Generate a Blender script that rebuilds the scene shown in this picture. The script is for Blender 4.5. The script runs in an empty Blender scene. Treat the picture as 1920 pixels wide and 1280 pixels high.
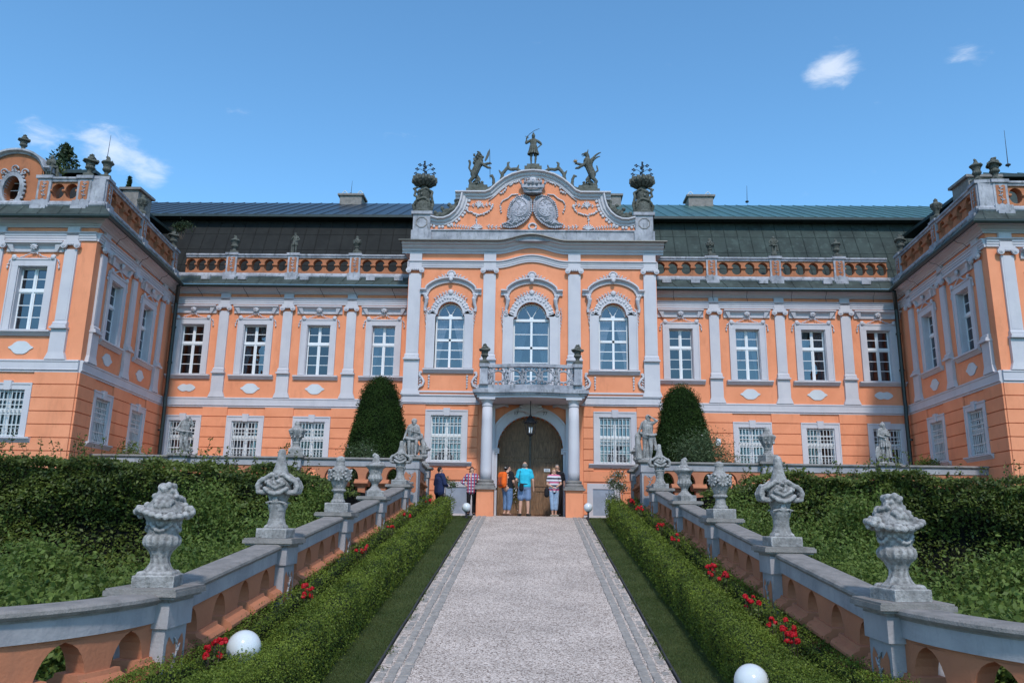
import bpy, bmesh, math, random
import numpy as np
from mathutils import Matrix, Vector, noise, Euler
R=math.radians; PI=math.pi
random.seed(7); RNG=np.random.default_rng(7)
S=bpy.context.scene; COL=S.collection

# ---------------- camera ----------------
F=1455.0; pitch=math.atan(330/F); yaw=-math.atan(41.3*.975/F); roll=.016
fw=Vector((math.sin(yaw)*math.cos(pitch),math.cos(yaw)*math.cos(pitch),math.sin(pitch)))
r0=Vector((math.cos(yaw),-math.sin(yaw),0)); u0=r0.cross(fw)
rt=r0*math.cos(roll)+u0*math.sin(roll); up=-r0*math.sin(roll)+u0*math.cos(roll)
cd=bpy.data.cameras.new('camera'); cam=bpy.data.objects.new('camera',cd); COL.objects.link(cam)
cam.matrix_world=Matrix(((rt.x,up.x,-fw.x,0),(rt.y,up.y,-fw.y,0),(rt.z,up.z,-fw.z,0),(0,0,0,1)))
cd.sensor_width=36; cd.lens=36*F/1920; cd.clip_end=3000; cd.clip_start=.05
S.camera=cam
# ---------------- light ----------------
SUN_AZ=R(8); SUN_EL=R(47)      # to the right of straight behind the camera
S.view_settings.view_transform='Standard'; S.view_settings.look='None'
S.view_settings.exposure=0.30; S.view_settings.gamma=1; S.view_settings.use_curve_mapping=False
sd=bpy.data.lights.new('sun','SUN'); sd.energy=2.35; sd.angle=R(5); sd.color=(1,.955,.9)
so=bpy.data.objects.new('sun',sd); COL.objects.link(so)
tosun=Vector((math.sin(SUN_AZ)*math.cos(SUN_EL),-math.cos(SUN_AZ)*math.cos(SUN_EL),math.sin(SUN_EL)))
so.rotation_euler=tosun.to_track_quat('Z','Y').to_euler(); so.location=(0,-5,30)
w=bpy.data.worlds.new('World'); S.world=w; w.use_nodes=True
nt=w.node_tree; nt.nodes.clear()
def N(t,typ,**k):
    n=t.nodes.new(typ)
    for a,b in k.items():
        if a.startswith('i_'): n.inputs[a[2:].replace('_',' ')].default_value=b
        else: setattr(n,a,b)
    return n
out=N(nt,'ShaderNodeOutputWorld'); bg=N(nt,'ShaderNodeBackground'); bg.inputs[1].default_value=.145
sky=N(nt,'ShaderNodeTexSky',sky_type='NISHITA',sun_disc=False,sun_elevation=SUN_EL,sun_rotation=PI-SUN_AZ,altitude=600,air_density=1.0,dust_density=.35,ozone_density=2.2)
def clouds():
    tc=N(nt,'ShaderNodeTexCoord'); nz=N(nt,'ShaderNodeTexNoise'); nz.inputs['Scale'].default_value=32; nz.inputs['Detail'].default_value=8; nz.inputs['Roughness'].default_value=.62; nz.inputs['Distortion'].default_value=.35
    mp=N(nt,'ShaderNodeMapping'); mp.inputs['Scale'].default_value=(.7,1,1.9); mp.inputs['Rotation'].default_value=(0,-.45,0)
    nt.links.new(tc.outputs['Generated'],mp.inputs[0]); nt.links.new(mp.outputs[0],nz.inputs['Vector'])
    total=None
    def add(a,b):
        m=N(nt,'ShaderNodeMath',operation='ADD'); nt.links.new(a,m.inputs[0]); nt.links.new(b,m.inputs[1]); return m.outputs[0]
    # directions of the wisps (world vectors) with radius and strength
    def dirn(x,y):
        d=rt*(x-960)-up*(y-640)+fw*F; return d.normalized()
    L=[((60,250),.024,.75),((90,270),.018,.6),((165,256),.026,.85),((215,278),.026,.95),((255,305),.026,1.0),((295,320),.02,.85),((1585,122),.022,1.15),((1545,132),.024,.9),((1530,150),.016,.6),((1812,102),.020,1.0),((432,215),.014,.34),((462,205),.014,.2),((745,262),.04,.12),((1020,160),.035,.10),((1650,180),.03,.12)]
    random.seed(3)
    for k in range(26):   # scattered clouds in the rest of the sky, seen in window panes
        a=random.uniform(0,2*PI); e=random.uniform(.15,1.2)
        d=Vector((math.cos(a)*math.cos(e),math.sin(a)*math.cos(e),math.sin(e)))
        if d.dot(fw)<.45: L.append((d,random.uniform(.12,.3),1.1))
    for p,r,s in L:
        d=p if isinstance(p,Vector) else dirn(*p)
        v=N(nt,'ShaderNodeVectorMath',operation='DISTANCE'); nt.links.new(tc.outputs['Generated'],v.inputs[0]); v.inputs[1].default_value=d
        mr=N(nt,'ShaderNodeMapRange'); mr.interpolation_type='SMOOTHSTEP'
        for i,x in enumerate((r*1.7,0,0,s)): mr.inputs[i+1].default_value=x
        nt.links.new(v.outputs['Value'],mr.inputs[0])
        total=mr.outputs[0] if total is None else add(total,mr.outputs[0])
    a=N(nt,'ShaderNodeMath',operation='MULTIPLY_ADD'); a.inputs[1].default_value=.36; nt.links.new(total,a.inputs[0]); nt.links.new(nz.outputs[0],a.inputs[2])
    m=N(nt,'ShaderNodeMapRange'); nt.links.new(a.outputs[0],m.inputs[0]); m.interpolation_type='SMOOTHSTEP'
    for i,x in enumerate((.67,1.24,0,.58)): m.inputs[i+1].default_value=x
    tint=N(nt,'ShaderNodeMix',data_type='RGBA',blend_type='MULTIPLY'); tint.inputs['Factor'].default_value=1; nt.links.new(sky.outputs[0],tint.inputs['A']); tint.inputs['B'].default_value=(.87,1.31,1.42,1)
    mx=N(nt,'ShaderNodeMix',data_type='RGBA'); nt.links.new(m.outputs[0],mx.inputs['Factor']); nt.links.new(tint.outputs['Result'],mx.inputs['A']); mx.inputs['B'].default_value=(6.2,6.4,6.8,1)
    return mx.outputs['Result']
nt.links.new(clouds(),bg.inputs[0]); nt.links.new(bg.outputs[0],out.inputs[0])
random.seed(7)

# ---------------- materials ----------------
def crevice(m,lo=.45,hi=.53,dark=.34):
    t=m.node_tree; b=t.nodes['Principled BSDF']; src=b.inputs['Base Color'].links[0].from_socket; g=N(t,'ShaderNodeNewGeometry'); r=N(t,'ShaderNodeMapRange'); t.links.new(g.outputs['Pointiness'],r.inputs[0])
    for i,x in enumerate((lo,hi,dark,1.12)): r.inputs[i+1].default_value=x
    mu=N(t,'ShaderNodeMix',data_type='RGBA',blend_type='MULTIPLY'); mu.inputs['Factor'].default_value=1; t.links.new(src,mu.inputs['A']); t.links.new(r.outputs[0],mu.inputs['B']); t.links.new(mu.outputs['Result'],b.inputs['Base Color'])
def mat(name,c,rough=.8,var=.12,scale=3,bump=.15,bscale=40,spec=.3,c2=None,stain=0,metal=0,grain=0,streak=False,streakc=None):
    m=bpy.data.materials.new(name); m.use_nodes=True; t=m.node_tree; b=t.nodes['Principled BSDF']
    b.inputs['Roughness'].default_value=rough; b.inputs['Specular IOR Level'].default_value=spec; b.inputs['Metallic'].default_value=metal
    g=N(t,'ShaderNodeNewGeometry'); n=N(t,'ShaderNodeTexNoise'); n.inputs['Scale'].default_value=scale; n.inputs['Detail'].default_value=6; n.inputs['Roughness'].default_value=.6
    t.links.new(g.outputs['Position'],n.inputs['Vector'])
    c2=c2 or tuple(x*(1-var*2.2) for x in c)
    mr=N(t,'ShaderNodeMapRange'); mr.inputs[1].default_value=.34; mr.inputs[2].default_value=.68; t.links.new(n.outputs[0],mr.inputs[0])
    mx=N(t,'ShaderNodeMix',data_type='RGBA'); mx.inputs['A'].default_value=(*c,1); mx.inputs['B'].default_value=(*c2,1); t.links.new(mr.outputs[0],mx.inputs['Factor'])
    res=mx.outputs['Result']
    if stain>0:
        n2=N(t,'ShaderNodeTexNoise'); n2.inputs['Scale'].default_value=scale*2.7; n2.inputs['Detail'].default_value=9; n2.inputs['Roughness'].default_value=.72
        mp=N(t,'ShaderNodeMapping'); mp.inputs['Scale'].default_value=(1,1,.28) if streak else (1,1,1); t.links.new(g.outputs['Position'],mp.inputs[0]); t.links.new(mp.outputs[0],n2.inputs['Vector'])
        r2=N(t,'ShaderNodeMapRange'); r2.inputs[1].default_value=.52; r2.inputs[2].default_value=.70; r2.inputs[4].default_value=stain; t.links.new(n2.outputs[0],r2.inputs[0])
        m2=N(t,'ShaderNodeMix',data_type='RGBA'); m2.inputs['B'].default_value=(*(streakc or (.05,.05,.045)),1); t.links.new(r2.outputs[0],m2.inputs['Factor']); t.links.new(res,m2.inputs['A']); res=m2.outputs['Result']
    t.links.new(res,b.inputs['Base Color'])
    if bump:
        n3=N(t,'ShaderNodeTexNoise'); n3.inputs['Scale'].default_value=bscale; n3.inputs['Detail'].default_value=4; t.links.new(g.outputs['Position'],n3.inputs['Vector'])
        bp=N(t,'ShaderNodeBump'); bp.inputs['Strength'].default_value=bump; bp.inputs['Distance'].default_value=.02; t.links.new(n3.outputs[0],bp.inputs['Height']); t.links.new(bp.outputs[0],b.inputs['Normal'])
    return m
ORANGE=(.80,.300,.158); LILAC=(.55,.515,.535)
MT={}
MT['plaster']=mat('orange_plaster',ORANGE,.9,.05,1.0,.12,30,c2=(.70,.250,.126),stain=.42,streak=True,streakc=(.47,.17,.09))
MT['trim']=mat('lilac_trim',LILAC,.85,.05,1.1,.1,30,c2=(.475,.45,.485),stain=.28,streak=True,streakc=(.33,.325,.34))
MT['oldtrim']=mat('weathered_trim',(.43,.42,.455),.9,.2,2.4,.3,30,c2=(.22,.22,.25),stain=.85,streak=True,streakc=(.07,.075,.07))
MT['rampplaster']=mat('dimmed_weathered_plaster',(.47,.175,.09),.9,.1,1.2,.25,30,c2=(.38,.14,.075),stain=.35,streak=True,streakc=(.24,.12,.08))  # balustrades' dimmer light put into a darker orange; streaks are wear
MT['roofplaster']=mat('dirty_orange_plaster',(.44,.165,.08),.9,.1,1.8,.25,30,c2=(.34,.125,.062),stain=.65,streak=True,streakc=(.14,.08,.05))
MT['ramptrim']=mat('weathered_lilac_paint',(.37,.345,.355),.85,.15,1.6,.3,28,c2=(.25,.235,.25),stain=.5,streak=True,streakc=(.15,.16,.18))
MT['coping']=mat('grey_coping_stone',(.27,.238,.222),.9,.2,5,.5,60,c2=(.17,.155,.145),stain=.35,streakc=(.08,.08,.07))
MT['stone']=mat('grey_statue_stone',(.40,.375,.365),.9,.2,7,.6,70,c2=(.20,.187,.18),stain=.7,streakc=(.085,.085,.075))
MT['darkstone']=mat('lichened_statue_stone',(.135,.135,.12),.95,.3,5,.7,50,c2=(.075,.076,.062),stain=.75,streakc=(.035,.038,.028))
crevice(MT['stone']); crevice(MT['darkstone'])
MT['white']=mat('white_window_paint',(.72,.72,.74),.5,.03,2,.05,30)
MT['iron']=mat('white_painted_iron',(.62,.62,.62),.5,.1,8,.05,30)
MT['blackiron']=mat('black_iron',(.03,.03,.035),.5,.1,8,.05,30)
MT['pipe']=mat('green_black_metal',(.02,.032,.028),.45,.2,6,.05,30,spec=.5)
MT['shield']=mat('grey_lilac_relief',(.44,.425,.47),.9,.15,3,.3,40,stain=.3,streakc=(.16,.16,.17))
MT['dark']=mat('dark_interior',(.035,.035,.04),.9,.1,2,0)
MT['curtain']=mat('white_voile',(.40,.40,.42),.9,.06,3,.0)
MT['cloudpatch']=mat('pale_cartouche_paint',(.58,.59,.62),.9,.05,2,.1)
MT['grout']=mat('slate_grey',(.05,.05,.055),.8,.2,3,.1)
def roofmat(name,c,c2,rough,pitchw,spec,stain,rough2=.5):
    m=mat(name,c,rough,.2,1.3,.08,8,spec=spec,c2=c2,stain=stain,streakc=tuple(x*1.9 for x in c))
    t=m.node_tree; b=t.nodes['Principled BSDF']; return m
MT['roofL_low']=roofmat('dark_sheet_roof',(.024,.024,.023),(.016,.016,.016),.85,.5,.15,.25)
MT['roofL_top']=roofmat('slate_blue_sheet_roof',(.03,.037,.046),(.022,.028,.036),.32,.5,.5,.1)
MT['roofR_low']=roofmat('grey_green_sheet_roof',(.045,.06,.055),(.028,.036,.034),.8,.5,.2,.6)  # right slopes greener and paler than the left ones
MT['roofR_top']=roofmat('green_sheet_roof',(.055,.125,.12),(.04,.09,.088),.38,.5,.5,.3)
MT['strip']=roofmat('mossy_eave_sheet',(.05,.065,.058),(.018,.024,.02),.5,.5,.4,.7)
MT['wood']=None
def gatemat():
    m=bpy.data.materials.new('old_brown_gate_wood'); m.use_nodes=True; t=m.node_tree; b=t.nodes['Principled BSDF']; b.inputs['Roughness'].default_value=.65
    g=N(t,'ShaderNodeNewGeometry'); mp=N(t,'ShaderNodeMapping'); mp.inputs['Scale'].default_value=(9,9,.9); t.links.new(g.outputs['Position'],mp.inputs[0])
    n=N(t,'ShaderNodeTexNoise'); n.inputs['Scale'].default_value=5; n.inputs['Detail'].default_value=8; t.links.new(mp.outputs[0],n.inputs['Vector'])
    cr=N(t,'ShaderNodeValToRGB'); e=cr.color_ramp; e.elements[0].position=.35; e.elements[0].color=(.10,.052,.025,1); e.elements[1].position=.7; e.elements[1].color=(.26,.140,.070,1)
    t.links.new(n.outputs[0],cr.inputs[0])
    n2=N(t,'ShaderNodeTexNoise'); n2.inputs['Scale'].default_value=14; n2.inputs['Detail'].default_value=6; t.links.new(g.outputs['Position'],n2.inputs['Vector'])
    r=N(t,'ShaderNodeMapRange'); r.inputs[1].default_value=.63; r.inputs[2].default_value=.72; r.inputs[4].default_value=.5; t.links.new(n2.outputs[0],r.inputs[0])
    mx=N(t,'ShaderNodeMix',data_type='RGBA'); mx.inputs['B'].default_value=(.16,.12,.08,1); t.links.new(r.outputs[0],mx.inputs['Factor']); t.links.new(cr.outputs[0],mx.inputs['A']); t.links.new(mx.outputs['Result'],b.inputs['Base Color'])
    bp=N(t,'ShaderNodeBump'); bp.inputs['Strength'].default_value=.4; bp.inputs['Distance'].default_value=.01; t.links.new(n.outputs[0],bp.inputs['Height']); t.links.new(bp.outputs[0],b.inputs['Normal'])
    return m
MT['wood']=gatemat()
def glassmat(name,refl,tint):
    m=bpy.data.materials.new(name); m.use_nodes=True; t=m.node_tree; t.nodes.remove(t.nodes['Principled BSDF'])
    o=t.nodes['Material Output']; gl=N(t,'ShaderNodeBsdfGlossy'); gl.inputs['Roughness'].default_value=.015; gl.inputs['Color'].default_value=(.82,.82,.86,1)
    tr=N(t,'ShaderNodeBsdfTransparent'); tr.inputs[0].default_value=(*tint,1)
    g=N(t,'ShaderNodeNewGeometry'); n=N(t,'ShaderNodeTexNoise'); n.inputs['Scale'].default_value=1.7; n.inputs['Detail'].default_value=1; t.links.new(g.outputs['Position'],n.inputs['Vector'])
    bp=N(t,'ShaderNodeBump'); bp.inputs['Strength'].default_value=.25; bp.inputs['Distance'].default_value=.03; t.links.new(n.outputs[0],bp.inputs['Height']); t.links.new(bp.outputs[0],gl.inputs['Normal'])
    lw=N(t,'ShaderNodeFresnel'); lw.inputs['IOR'].default_value=1.5
    a=N(t,'ShaderNodeMath',operation='MULTIPLY_ADD',use_clamp=True); a.inputs[1].default_value=1.6; a.inputs[2].default_value=refl; t.links.new(lw.outputs[0],a.inputs[0])
    mx=N(t,'ShaderNodeMixShader'); t.links.new(a.outputs[0],mx.inputs[0]); t.links.new(tr.outputs[0],mx.inputs[1]); t.links.new(gl.outputs[0],mx.inputs[2]); t.links.new(mx.outputs[0],o.inputs['Surface'])
    return m
MT['glass']=glassmat('window_glass',.09,(.55,.58,.62)); MT['dimglass']=glassmat('dim_window_glass',.04,(.5,.5,.5))
def leafmat(name,c,c2,trans=.35,rough=.55,spec=.25):
    m=bpy.data.materials.new(name); m.use_nodes=True; t=m.node_tree; b=t.nodes['Principled BSDF']; b.inputs['Roughness'].default_value=rough; b.inputs['Specular IOR Level'].default_value=spec
    g=N(t,'ShaderNodeNewGeometry'); n=N(t,'ShaderNodeTexNoise'); n.inputs['Scale'].default_value=1.6; n.inputs['Detail'].default_value=4; t.links.new(g.outputs['Position'],n.inputs['Vector'])
    a=N(t,'ShaderNodeMath',operation='MULTIPLY_ADD'); a.inputs[1].default_value=.55; t.links.new(g.outputs['Random Per Island'],a.inputs[0])
    s=N(t,'ShaderNodeMath',operation='MULTIPLY_ADD'); s.inputs[1].default_value=1.6; s.inputs[2].default_value=-.55; t.links.new(n.outputs[0],s.inputs[0]); t.links.new(s.outputs[0],a.inputs[2])
    mx=N(t,'ShaderNodeMix',data_type='RGBA'); mx.inputs['A'].default_value=(*c,1); mx.inputs['B'].default_value=(*c2,1); mx.clamp_factor=True; t.links.new(a.outputs[0],mx.inputs['Factor']); t.links.new(mx.outputs['Result'],b.inputs['Base Color'])
    tl=N(t,'ShaderNodeBsdfTranslucent'); t.links.new(mx.outputs['Result'],tl.inputs[0]); ms=N(t,'ShaderNodeMixShader'); ms.inputs[0].default_value=trans
    t.links.new(b.outputs[0],ms.inputs[1]); t.links.new(tl.outputs[0],ms.inputs[2]); t.links.new(ms.outputs[0],t.nodes['Material Output'].inputs['Surface'])
    return m
MT['box']=leafmat('boxwood_leaf',(.036,.066,.009),(.22,.275,.038))
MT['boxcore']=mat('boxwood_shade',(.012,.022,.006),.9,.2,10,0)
MT['horn']=leafmat('hornbeam_leaf',(.020,.038,.009),(.15,.185,.034),.3,.5,.3)
MT['hornlight']=leafmat('shrub_leaf',(.05,.085,.018),(.17,.225,.045),.35)
MT['yew']=leafmat('yew_needle',(.008,.019,.005),(.034,.062,.013),.15,.8,.1)
MT['olean']=leafmat('oleander_leaf',(.05,.08,.035),(.11,.15,.07),.25)
MT['conifer']=leafmat('conifer_leaf',(.02,.035,.015),(.05,.07,.03),.2)
MT['core']=mat('painted_deep_shade',(.0035,.0045,.0025),.95,.3,4,0)  # near-black colour standing in for shade deep inside the foliage
MT['grass']=leafmat('grass_blade',(.045,.075,.018),(.13,.15,.055),.3,.6,.2)
MT['rose']=leafmat('red_rose_petal',(.28,.003,.006),(.60,.010,.022),.2,.5,.3)
MT['whitefl']=leafmat('white_petal',(.6,.55,.55),(.8,.75,.75),.2)
MT['bark']=mat('bark',(.08,.06,.045),.9,.2,12,.4)

# ---------------- mesh helpers ----------------
class M:
    def __init__(s,f=None): s.v=[]; s.fa=[]; s.f=f
    def add(s,vs,fs):
        b=len(s.v)
        s.v+= [s.f(*p) for p in vs] if s.f else [tuple(p) for p in vs]
        s.fa+=[tuple(i+b for i in q) for q in fs]
    def quad(s,*p): s.add(p,[tuple(range(len(p)))])
    def box(s,x0,x1,y0,y1,z0,z1):
        s.add([(x0,y0,z0),(x1,y0,z0),(x1,y1,z0),(x0,y1,z0),(x0,y0,z1),(x1,y0,z1),(x1,y1,z1),(x0,y1,z1)],[(0,3,2,1),(4,5,6,7),(0,1,5,4),(1,2,6,5),(2,3,7,6),(3,0,4,7)])
    def frus(s,a,b,z0,z1):   # a,b=(x0,x1,y0,y1) at the bottom and top
        s.add([(a[0],a[2],z0),(a[1],a[2],z0),(a[1],a[3],z0),(a[0],a[3],z0),(b[0],b[2],z1),(b[1],b[2],z1),(b[1],b[3],z1),(b[0],b[3],z1)],[(0,3,2,1),(4,5,6,7),(0,1,5,4),(1,2,6,5),(2,3,7,6),(3,0,4,7)])
    def prism(s,poly,y0,y1):  # poly in xz
        n=len(poly); s.add([(x,y0,z) for x,z in poly]+[(x,y1,z) for x,z in poly],[tuple(range(n)),tuple(range(2*n-1,n-1,-1))]+[(i,(i+n),(i+1)%n+n,(i+1)%n) for i in range(n)])
    def mould(s,prof,us,h=None): # prof closed in (y,z), extruded along x
        n=len(prof); vs=[]
        for u in us:
            d=h(u) if h else 0
            vs+=[(u,y,z+d) for y,z in prof]
        fs=[tuple(range(n)),tuple(range(len(vs)-1,len(vs)-n-1,-1))]
        for k in range(len(us)-1): fs+=[(k*n+i,(k+1)*n+i,(k+1)*n+(i+1)%n,k*n+(i+1)%n) for i in range(n)]
        s.add(vs,fs)
    def sweep(s,path,prof,closed=True,caps=True): # prof in (side,up)
        n=len(prof); vs=[]; P=[Vector(p) for p in path]
        for i,p in enumerate(P):
            t=(P[min(i+1,len(P)-1)]-P[max(i-1,0)]); t.z=0; t.normalize(); sd=Vector((t.y,-t.x,0))
            vs+=[tuple(p+sd*a+Vector((0,0,b))) for a,b in prof]
        m=n if closed else n-1; fs=[]
        for k in range(len(P)-1): fs+=[(k*n+i,(k+1)*n+i,(k+1)*n+(i+1)%n,k*n+(i+1)%n) for i in range(m)]
        if closed and caps: fs+=[tuple(range(n)),tuple(range(len(vs)-1,len(vs)-n-1,-1))]
        s.add(vs,fs)
    def vsweep(s,path,prof): # path in xz plane; prof (out -y, offset along left normal)
        n=len(prof); vs=[]
        for i,(x,z) in enumerate(path):
            a=path[max(i-1,0)]; b=path[min(i+1,len(path)-1)]; t=Vector((b[0]-a[0],b[1]-a[1])).normalized(); nn=Vector((-t.y,t.x))
            vs+=[(x+nn.x*o,y,z+nn.y*o) for y,o in prof]
        fs=[tuple(range(n)),tuple(range(len(vs)-1,len(vs)-n-1,-1))]
        for k in range(len(path)-1): fs+=[(k*n+i,(k+1)*n+i,(k+1)*n+(i+1)%n,k*n+(i+1)%n) for i in range(n)]
        s.add(vs,fs)
    def tube(s,path,r,seg=6):
        P=[Vector(p) for p in path]; vs=[]; n=seg
        for i,p in enumerate(P):
            t=(P[min(i+1,len(P)-1)]-P[max(i-1,0)]).normalized(); a=t.orthogonal().normalized(); 
            ref=Vector((0,1,0)) if abs(t.y)<.9 else Vector((1,0,0)); a=t.cross(ref).normalized(); b=t.cross(a)
            rr=r[i] if isinstance(r,(list,tuple)) else r
            vs+=[tuple(p+(a*math.cos(2*PI*k/n)+b*math.sin(2*PI*k/n))*rr) for k in range(n)]
        fs=[tuple(range(n)),tuple(range(len(vs)-1,len(vs)-n-1,-1))]
        for k in range(len(P)-1): fs+=[(k*n+i,(k+1)*n+i,(k+1)*n+(i+1)%n,k*n+(i+1)%n) for i in range(n)]
        s.add(vs,fs)
    def lathe(s,prof,c=(0,0,0),seg=16,mod=None):
        vs=[]; n=seg
        for r,z in prof:
            for k in range(n):
                a=2*PI*k/n; q=r*(mod(a,z) if mod else 1); vs.append((c[0]+q*math.cos(a),c[1]+q*math.sin(a),c[2]+z))
        fs=[tuple(range(n-1,-1,-1)),tuple(range(len(vs)-n,len(vs)))]
        for k in range(len(prof)-1): fs+=[(k*n+i,k*n+(i+1)%n,(k+1)*n+(i+1)%n,(k+1)*n+i) for i in range(n)]
        s.add(vs,fs)
    def ell(s,c,r,rot=None,seg=8,rings=5):
        if not isinstance(r,(tuple,list)): r=(r,r,r)
        vs=[]; m=Euler(rot).to_matrix() if rot else None
        def pt(a,b):
            p=Vector((r[0]*math.cos(a)*math.cos(b),r[1]*math.sin(a)*math.cos(b),r[2]*math.sin(b)))
            if m: p=m@p
            return (c[0]+p.x,c[1]+p.y,c[2]+p.z)
        vs.append(pt(0,-PI/2))
        for i in range(1,rings):
            for k in range(seg): vs.append(pt(2*PI*k/seg,-PI/2+PI*i/rings))
        vs.append(pt(0,PI/2)); L=len(vs)-1
        fs=[(0,1+(k+1)%seg,1+k) for k in range(seg)]
        for i in range(rings-2): fs+=[(1+i*seg+k,1+i*seg+(k+1)%seg,1+(i+1)*seg+(k+1)%seg,1+(i+1)*seg+k) for k in range(seg)]
        fs+=[(L,L-seg+k,L-seg+(k+1)%seg) for k in range(seg)]
        s.add(vs,fs)
    def cap(s,p0,p1,r0,r1=None,seg=10):
        r1=r0 if r1 is None else r1; a=Vector(p0); b=Vector(p1); d=b-a; L=d.length
        if L<1e-5: s.ell(p0,r0); return
        t=d/L; x=t.orthogonal().normalized(); y=t.cross(x); vs=[]; rr=[]
        for k in range(4): q=-PI/2+PI/2*(k+.3)/4; rr.append((r0*math.cos(q),r0*math.sin(q)))
        rr.append((r0,0)); rr.append((r1,L))
        for k in range(4): q=PI/2*(k+.7)/4; rr.append((r1*math.cos(q),L+r1*math.sin(q)))
        for r,h in rr: vs+=[tuple(a+t*h+(x*math.cos(2*PI*k/seg)+y*math.sin(2*PI*k/seg))*r) for k in range(seg)]
        n=seg; fs=[tuple(range(n-1,-1,-1)),tuple(range(len(vs)-n,len(vs)))]
        for k in range(len(rr)-1): fs+=[(k*n+i,k*n+(i+1)%n,(k+1)*n+(i+1)%n,(k+1)*n+i) for i in range(n)]
        s.add(vs,fs)
    def chain(s,pts,r0,r1=None,seg=8):
        r1=r0 if r1 is None else r1; n=len(pts)-1
        for i in range(n): s.cap(pts[i],pts[i+1],r0+(r1-r0)*i/n,r0+(r1-r0)*(i+1)/n,seg)
    def hole(s,rect,poly,y0,y1,back=True):  # front sheet between rect and star-shaped hole, with reveal
        u0,u1,z0,z1=rect; cx=sum(p[0] for p in poly)/len(poly); cz=sum(p[1] for p in poly)/len(poly)
        pts=[]
        ang=[(math.atan2(z-cz,x-cx),(x,z)) for x,z in poly]
        def hit(a):
            c,q=math.cos(a),math.sin(a); t=1e9
            if c>1e-9: t=min(t,(u1-cx)/c)
            if c<-1e-9: t=min(t,(u0-cx)/c)
            if q>1e-9: t=min(t,(z1-cz)/q)
            if q<-1e-9: t=min(t,(z0-cz)/q)
            return (cx+c*t,cz+q*t)
        ang.sort()
        def inner(a):
            for i in range(len(ang)):
                a0,p0=ang[i]; a1,p1=ang[(i+1)%len(ang)]
                aa=a; b1=a1
                if i==len(ang)-1: b1+=2*PI; aa=a if a>=a0 else a+2*PI
                if a0<=aa<=b1:
                    c,q=math.cos(a),math.sin(a); dx,dz=p1[0]-p0[0],p1[1]-p0[1]; den=c*dz-q*dx
                    if abs(den)<1e-9: return p0
                    t=((p0[0]-cx)*dz-(p0[1]-cz)*dx)/den; return (cx+c*t,cz+q*t)
        A=[(a,p,hit(a)) for a,p in ang]
        for x,z in ((u0,z0),(u1,z0),(u1,z1),(u0,z1)):
            a=math.atan2(z-cz,x-cx); p=inner(a)
            if p: A.append((a,p,(x,z)))
        A.sort(); n=len(A)
        for i in range(n):
            _,p,o=A[i]; _,p2,o2=A[(i+1)%n]
            ar=abs((o2[0]-p[0])*(p2[1]-o[1])-(o2[1]-p[1])*(p2[0]-o[0]))
            if ar>1e-7:
                s.quad((p[0],y0,p[1]),(o[0],y0,o[1]),(o2[0],y0,o2[1]),(p2[0],y0,p2[1]))
                if back: s.quad((p[0],y1,p[1]),(p2[0],y1,p2[1]),(o2[0],y1,o2[1]),(o[0],y1,o[1]))
            s.quad((p[0],y0,p[1]),(p2[0],y0,p2[1]),(p2[0],y1,p2[1]),(p[0],y1,p[1]))
    def wall(s,u0,u1,z0,z1,opens,y0=0,y1=.3,back=True):  # opens: polys (xz)
        R_=[(min(p[0] for p in o),max(p[0] for p in o),min(p[1] for p in o),max(p[1] for p in o)) for o in opens]
        us=sorted(set([round(x,5) for r in R_ for x in r[:2] if u0<x<u1]+[u0,u1]))
        for a,b in zip(us[:-1],us[1:]):
            m=(a+b)/2; col=[(r,o) for r,o in zip(R_,opens) if r[0]-1e-6<m<r[1]+1e-6]; col.sort(key=lambda q:q[0][2]); z=z0
            for r,o in col+[((0,0,z1,0),None)]:
                if r[2]>z+1e-6:
                    s.quad((a,y0,z),(b,y0,z),(b,y0,r[2]),(a,y0,r[2]))
                    if back: s.quad((a,y1,z),(a,y1,r[2]),(b,y1,r[2]),(b,y1,z))
                if o is not None: z=r[3]
        for r,o in zip(R_,opens): s.hole(r,o,y0,y1,back)
    def ring(s,inn,outp,y0,y1):
        n=len(inn)
        for i in range(n-1 if inn[0]!=inn[-1] else n-1):
            a,b,c,d=inn[i],inn[i+1],outp[i+1],outp[i]
            s.quad((a[0],y0,a[1]),(d[0],y0,d[1]),(c[0],y0,c[1]),(b[0],y0,b[1]))
            s.quad((d[0],y0,d[1]),(d[0],y1,d[1]),(c[0],y1,c[1]),(c[0],y0,c[1]))
            s.quad((a[0],y0,a[1]),(b[0],y0,b[1]),(b[0],y1,b[1]),(a[0],y1,a[1]))
    def mesh(s,name,fix=True,smooth=False):
        me=bpy.data.meshes.new(name); me.from_pydata(s.v,[],s.fa)
        if fix:
            b=bmesh.new(); b.from_mesh(me); bmesh.ops.recalc_face_normals(b,faces=b.faces); b.to_mesh(me); b.free()
        if smooth: me.shade_smooth()
        return me
WM={}
def obj(name,me,m,parent=None,W=None,smooth=False,fix=True):
    if isinstance(me,M): me=me.mesh(name,fix,smooth)
    ob=bpy.data.objects.new(name,me); COL.objects.link(ob)
    if isinstance(m,str): m=MT[m]
    if me is not None and m is not None and len(me.materials)==0: me.materials.append(m)
    W=W or Matrix(); 
    if parent is not None:
        ob.parent=parent
        # without W a part built in its parent's own coordinates
        WM[ob.name]=WM.get(parent.name,Matrix())@W; ob.matrix_local=W
    else: WM[ob.name]=W; ob.matrix_local=W
    return ob
def empty(name,loc=(0,0,0),rz=0,parent=None):
    ob=bpy.data.objects.new(name,None); COL.objects.link(ob); ob.empty_display_size=.3
    W=Matrix.Translation(loc)@Matrix.Rotation(rz,4,'Z'); ob.matrix_local=W; WM[ob.name]=W
    if parent: ob.parent=parent
    return ob
def tag(o,label,cat,group=None):
    o['label']=label; o['category']=cat
    if group: o['group']=group
    return o
def struct(o): o['kind']='structure'; return o
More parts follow.
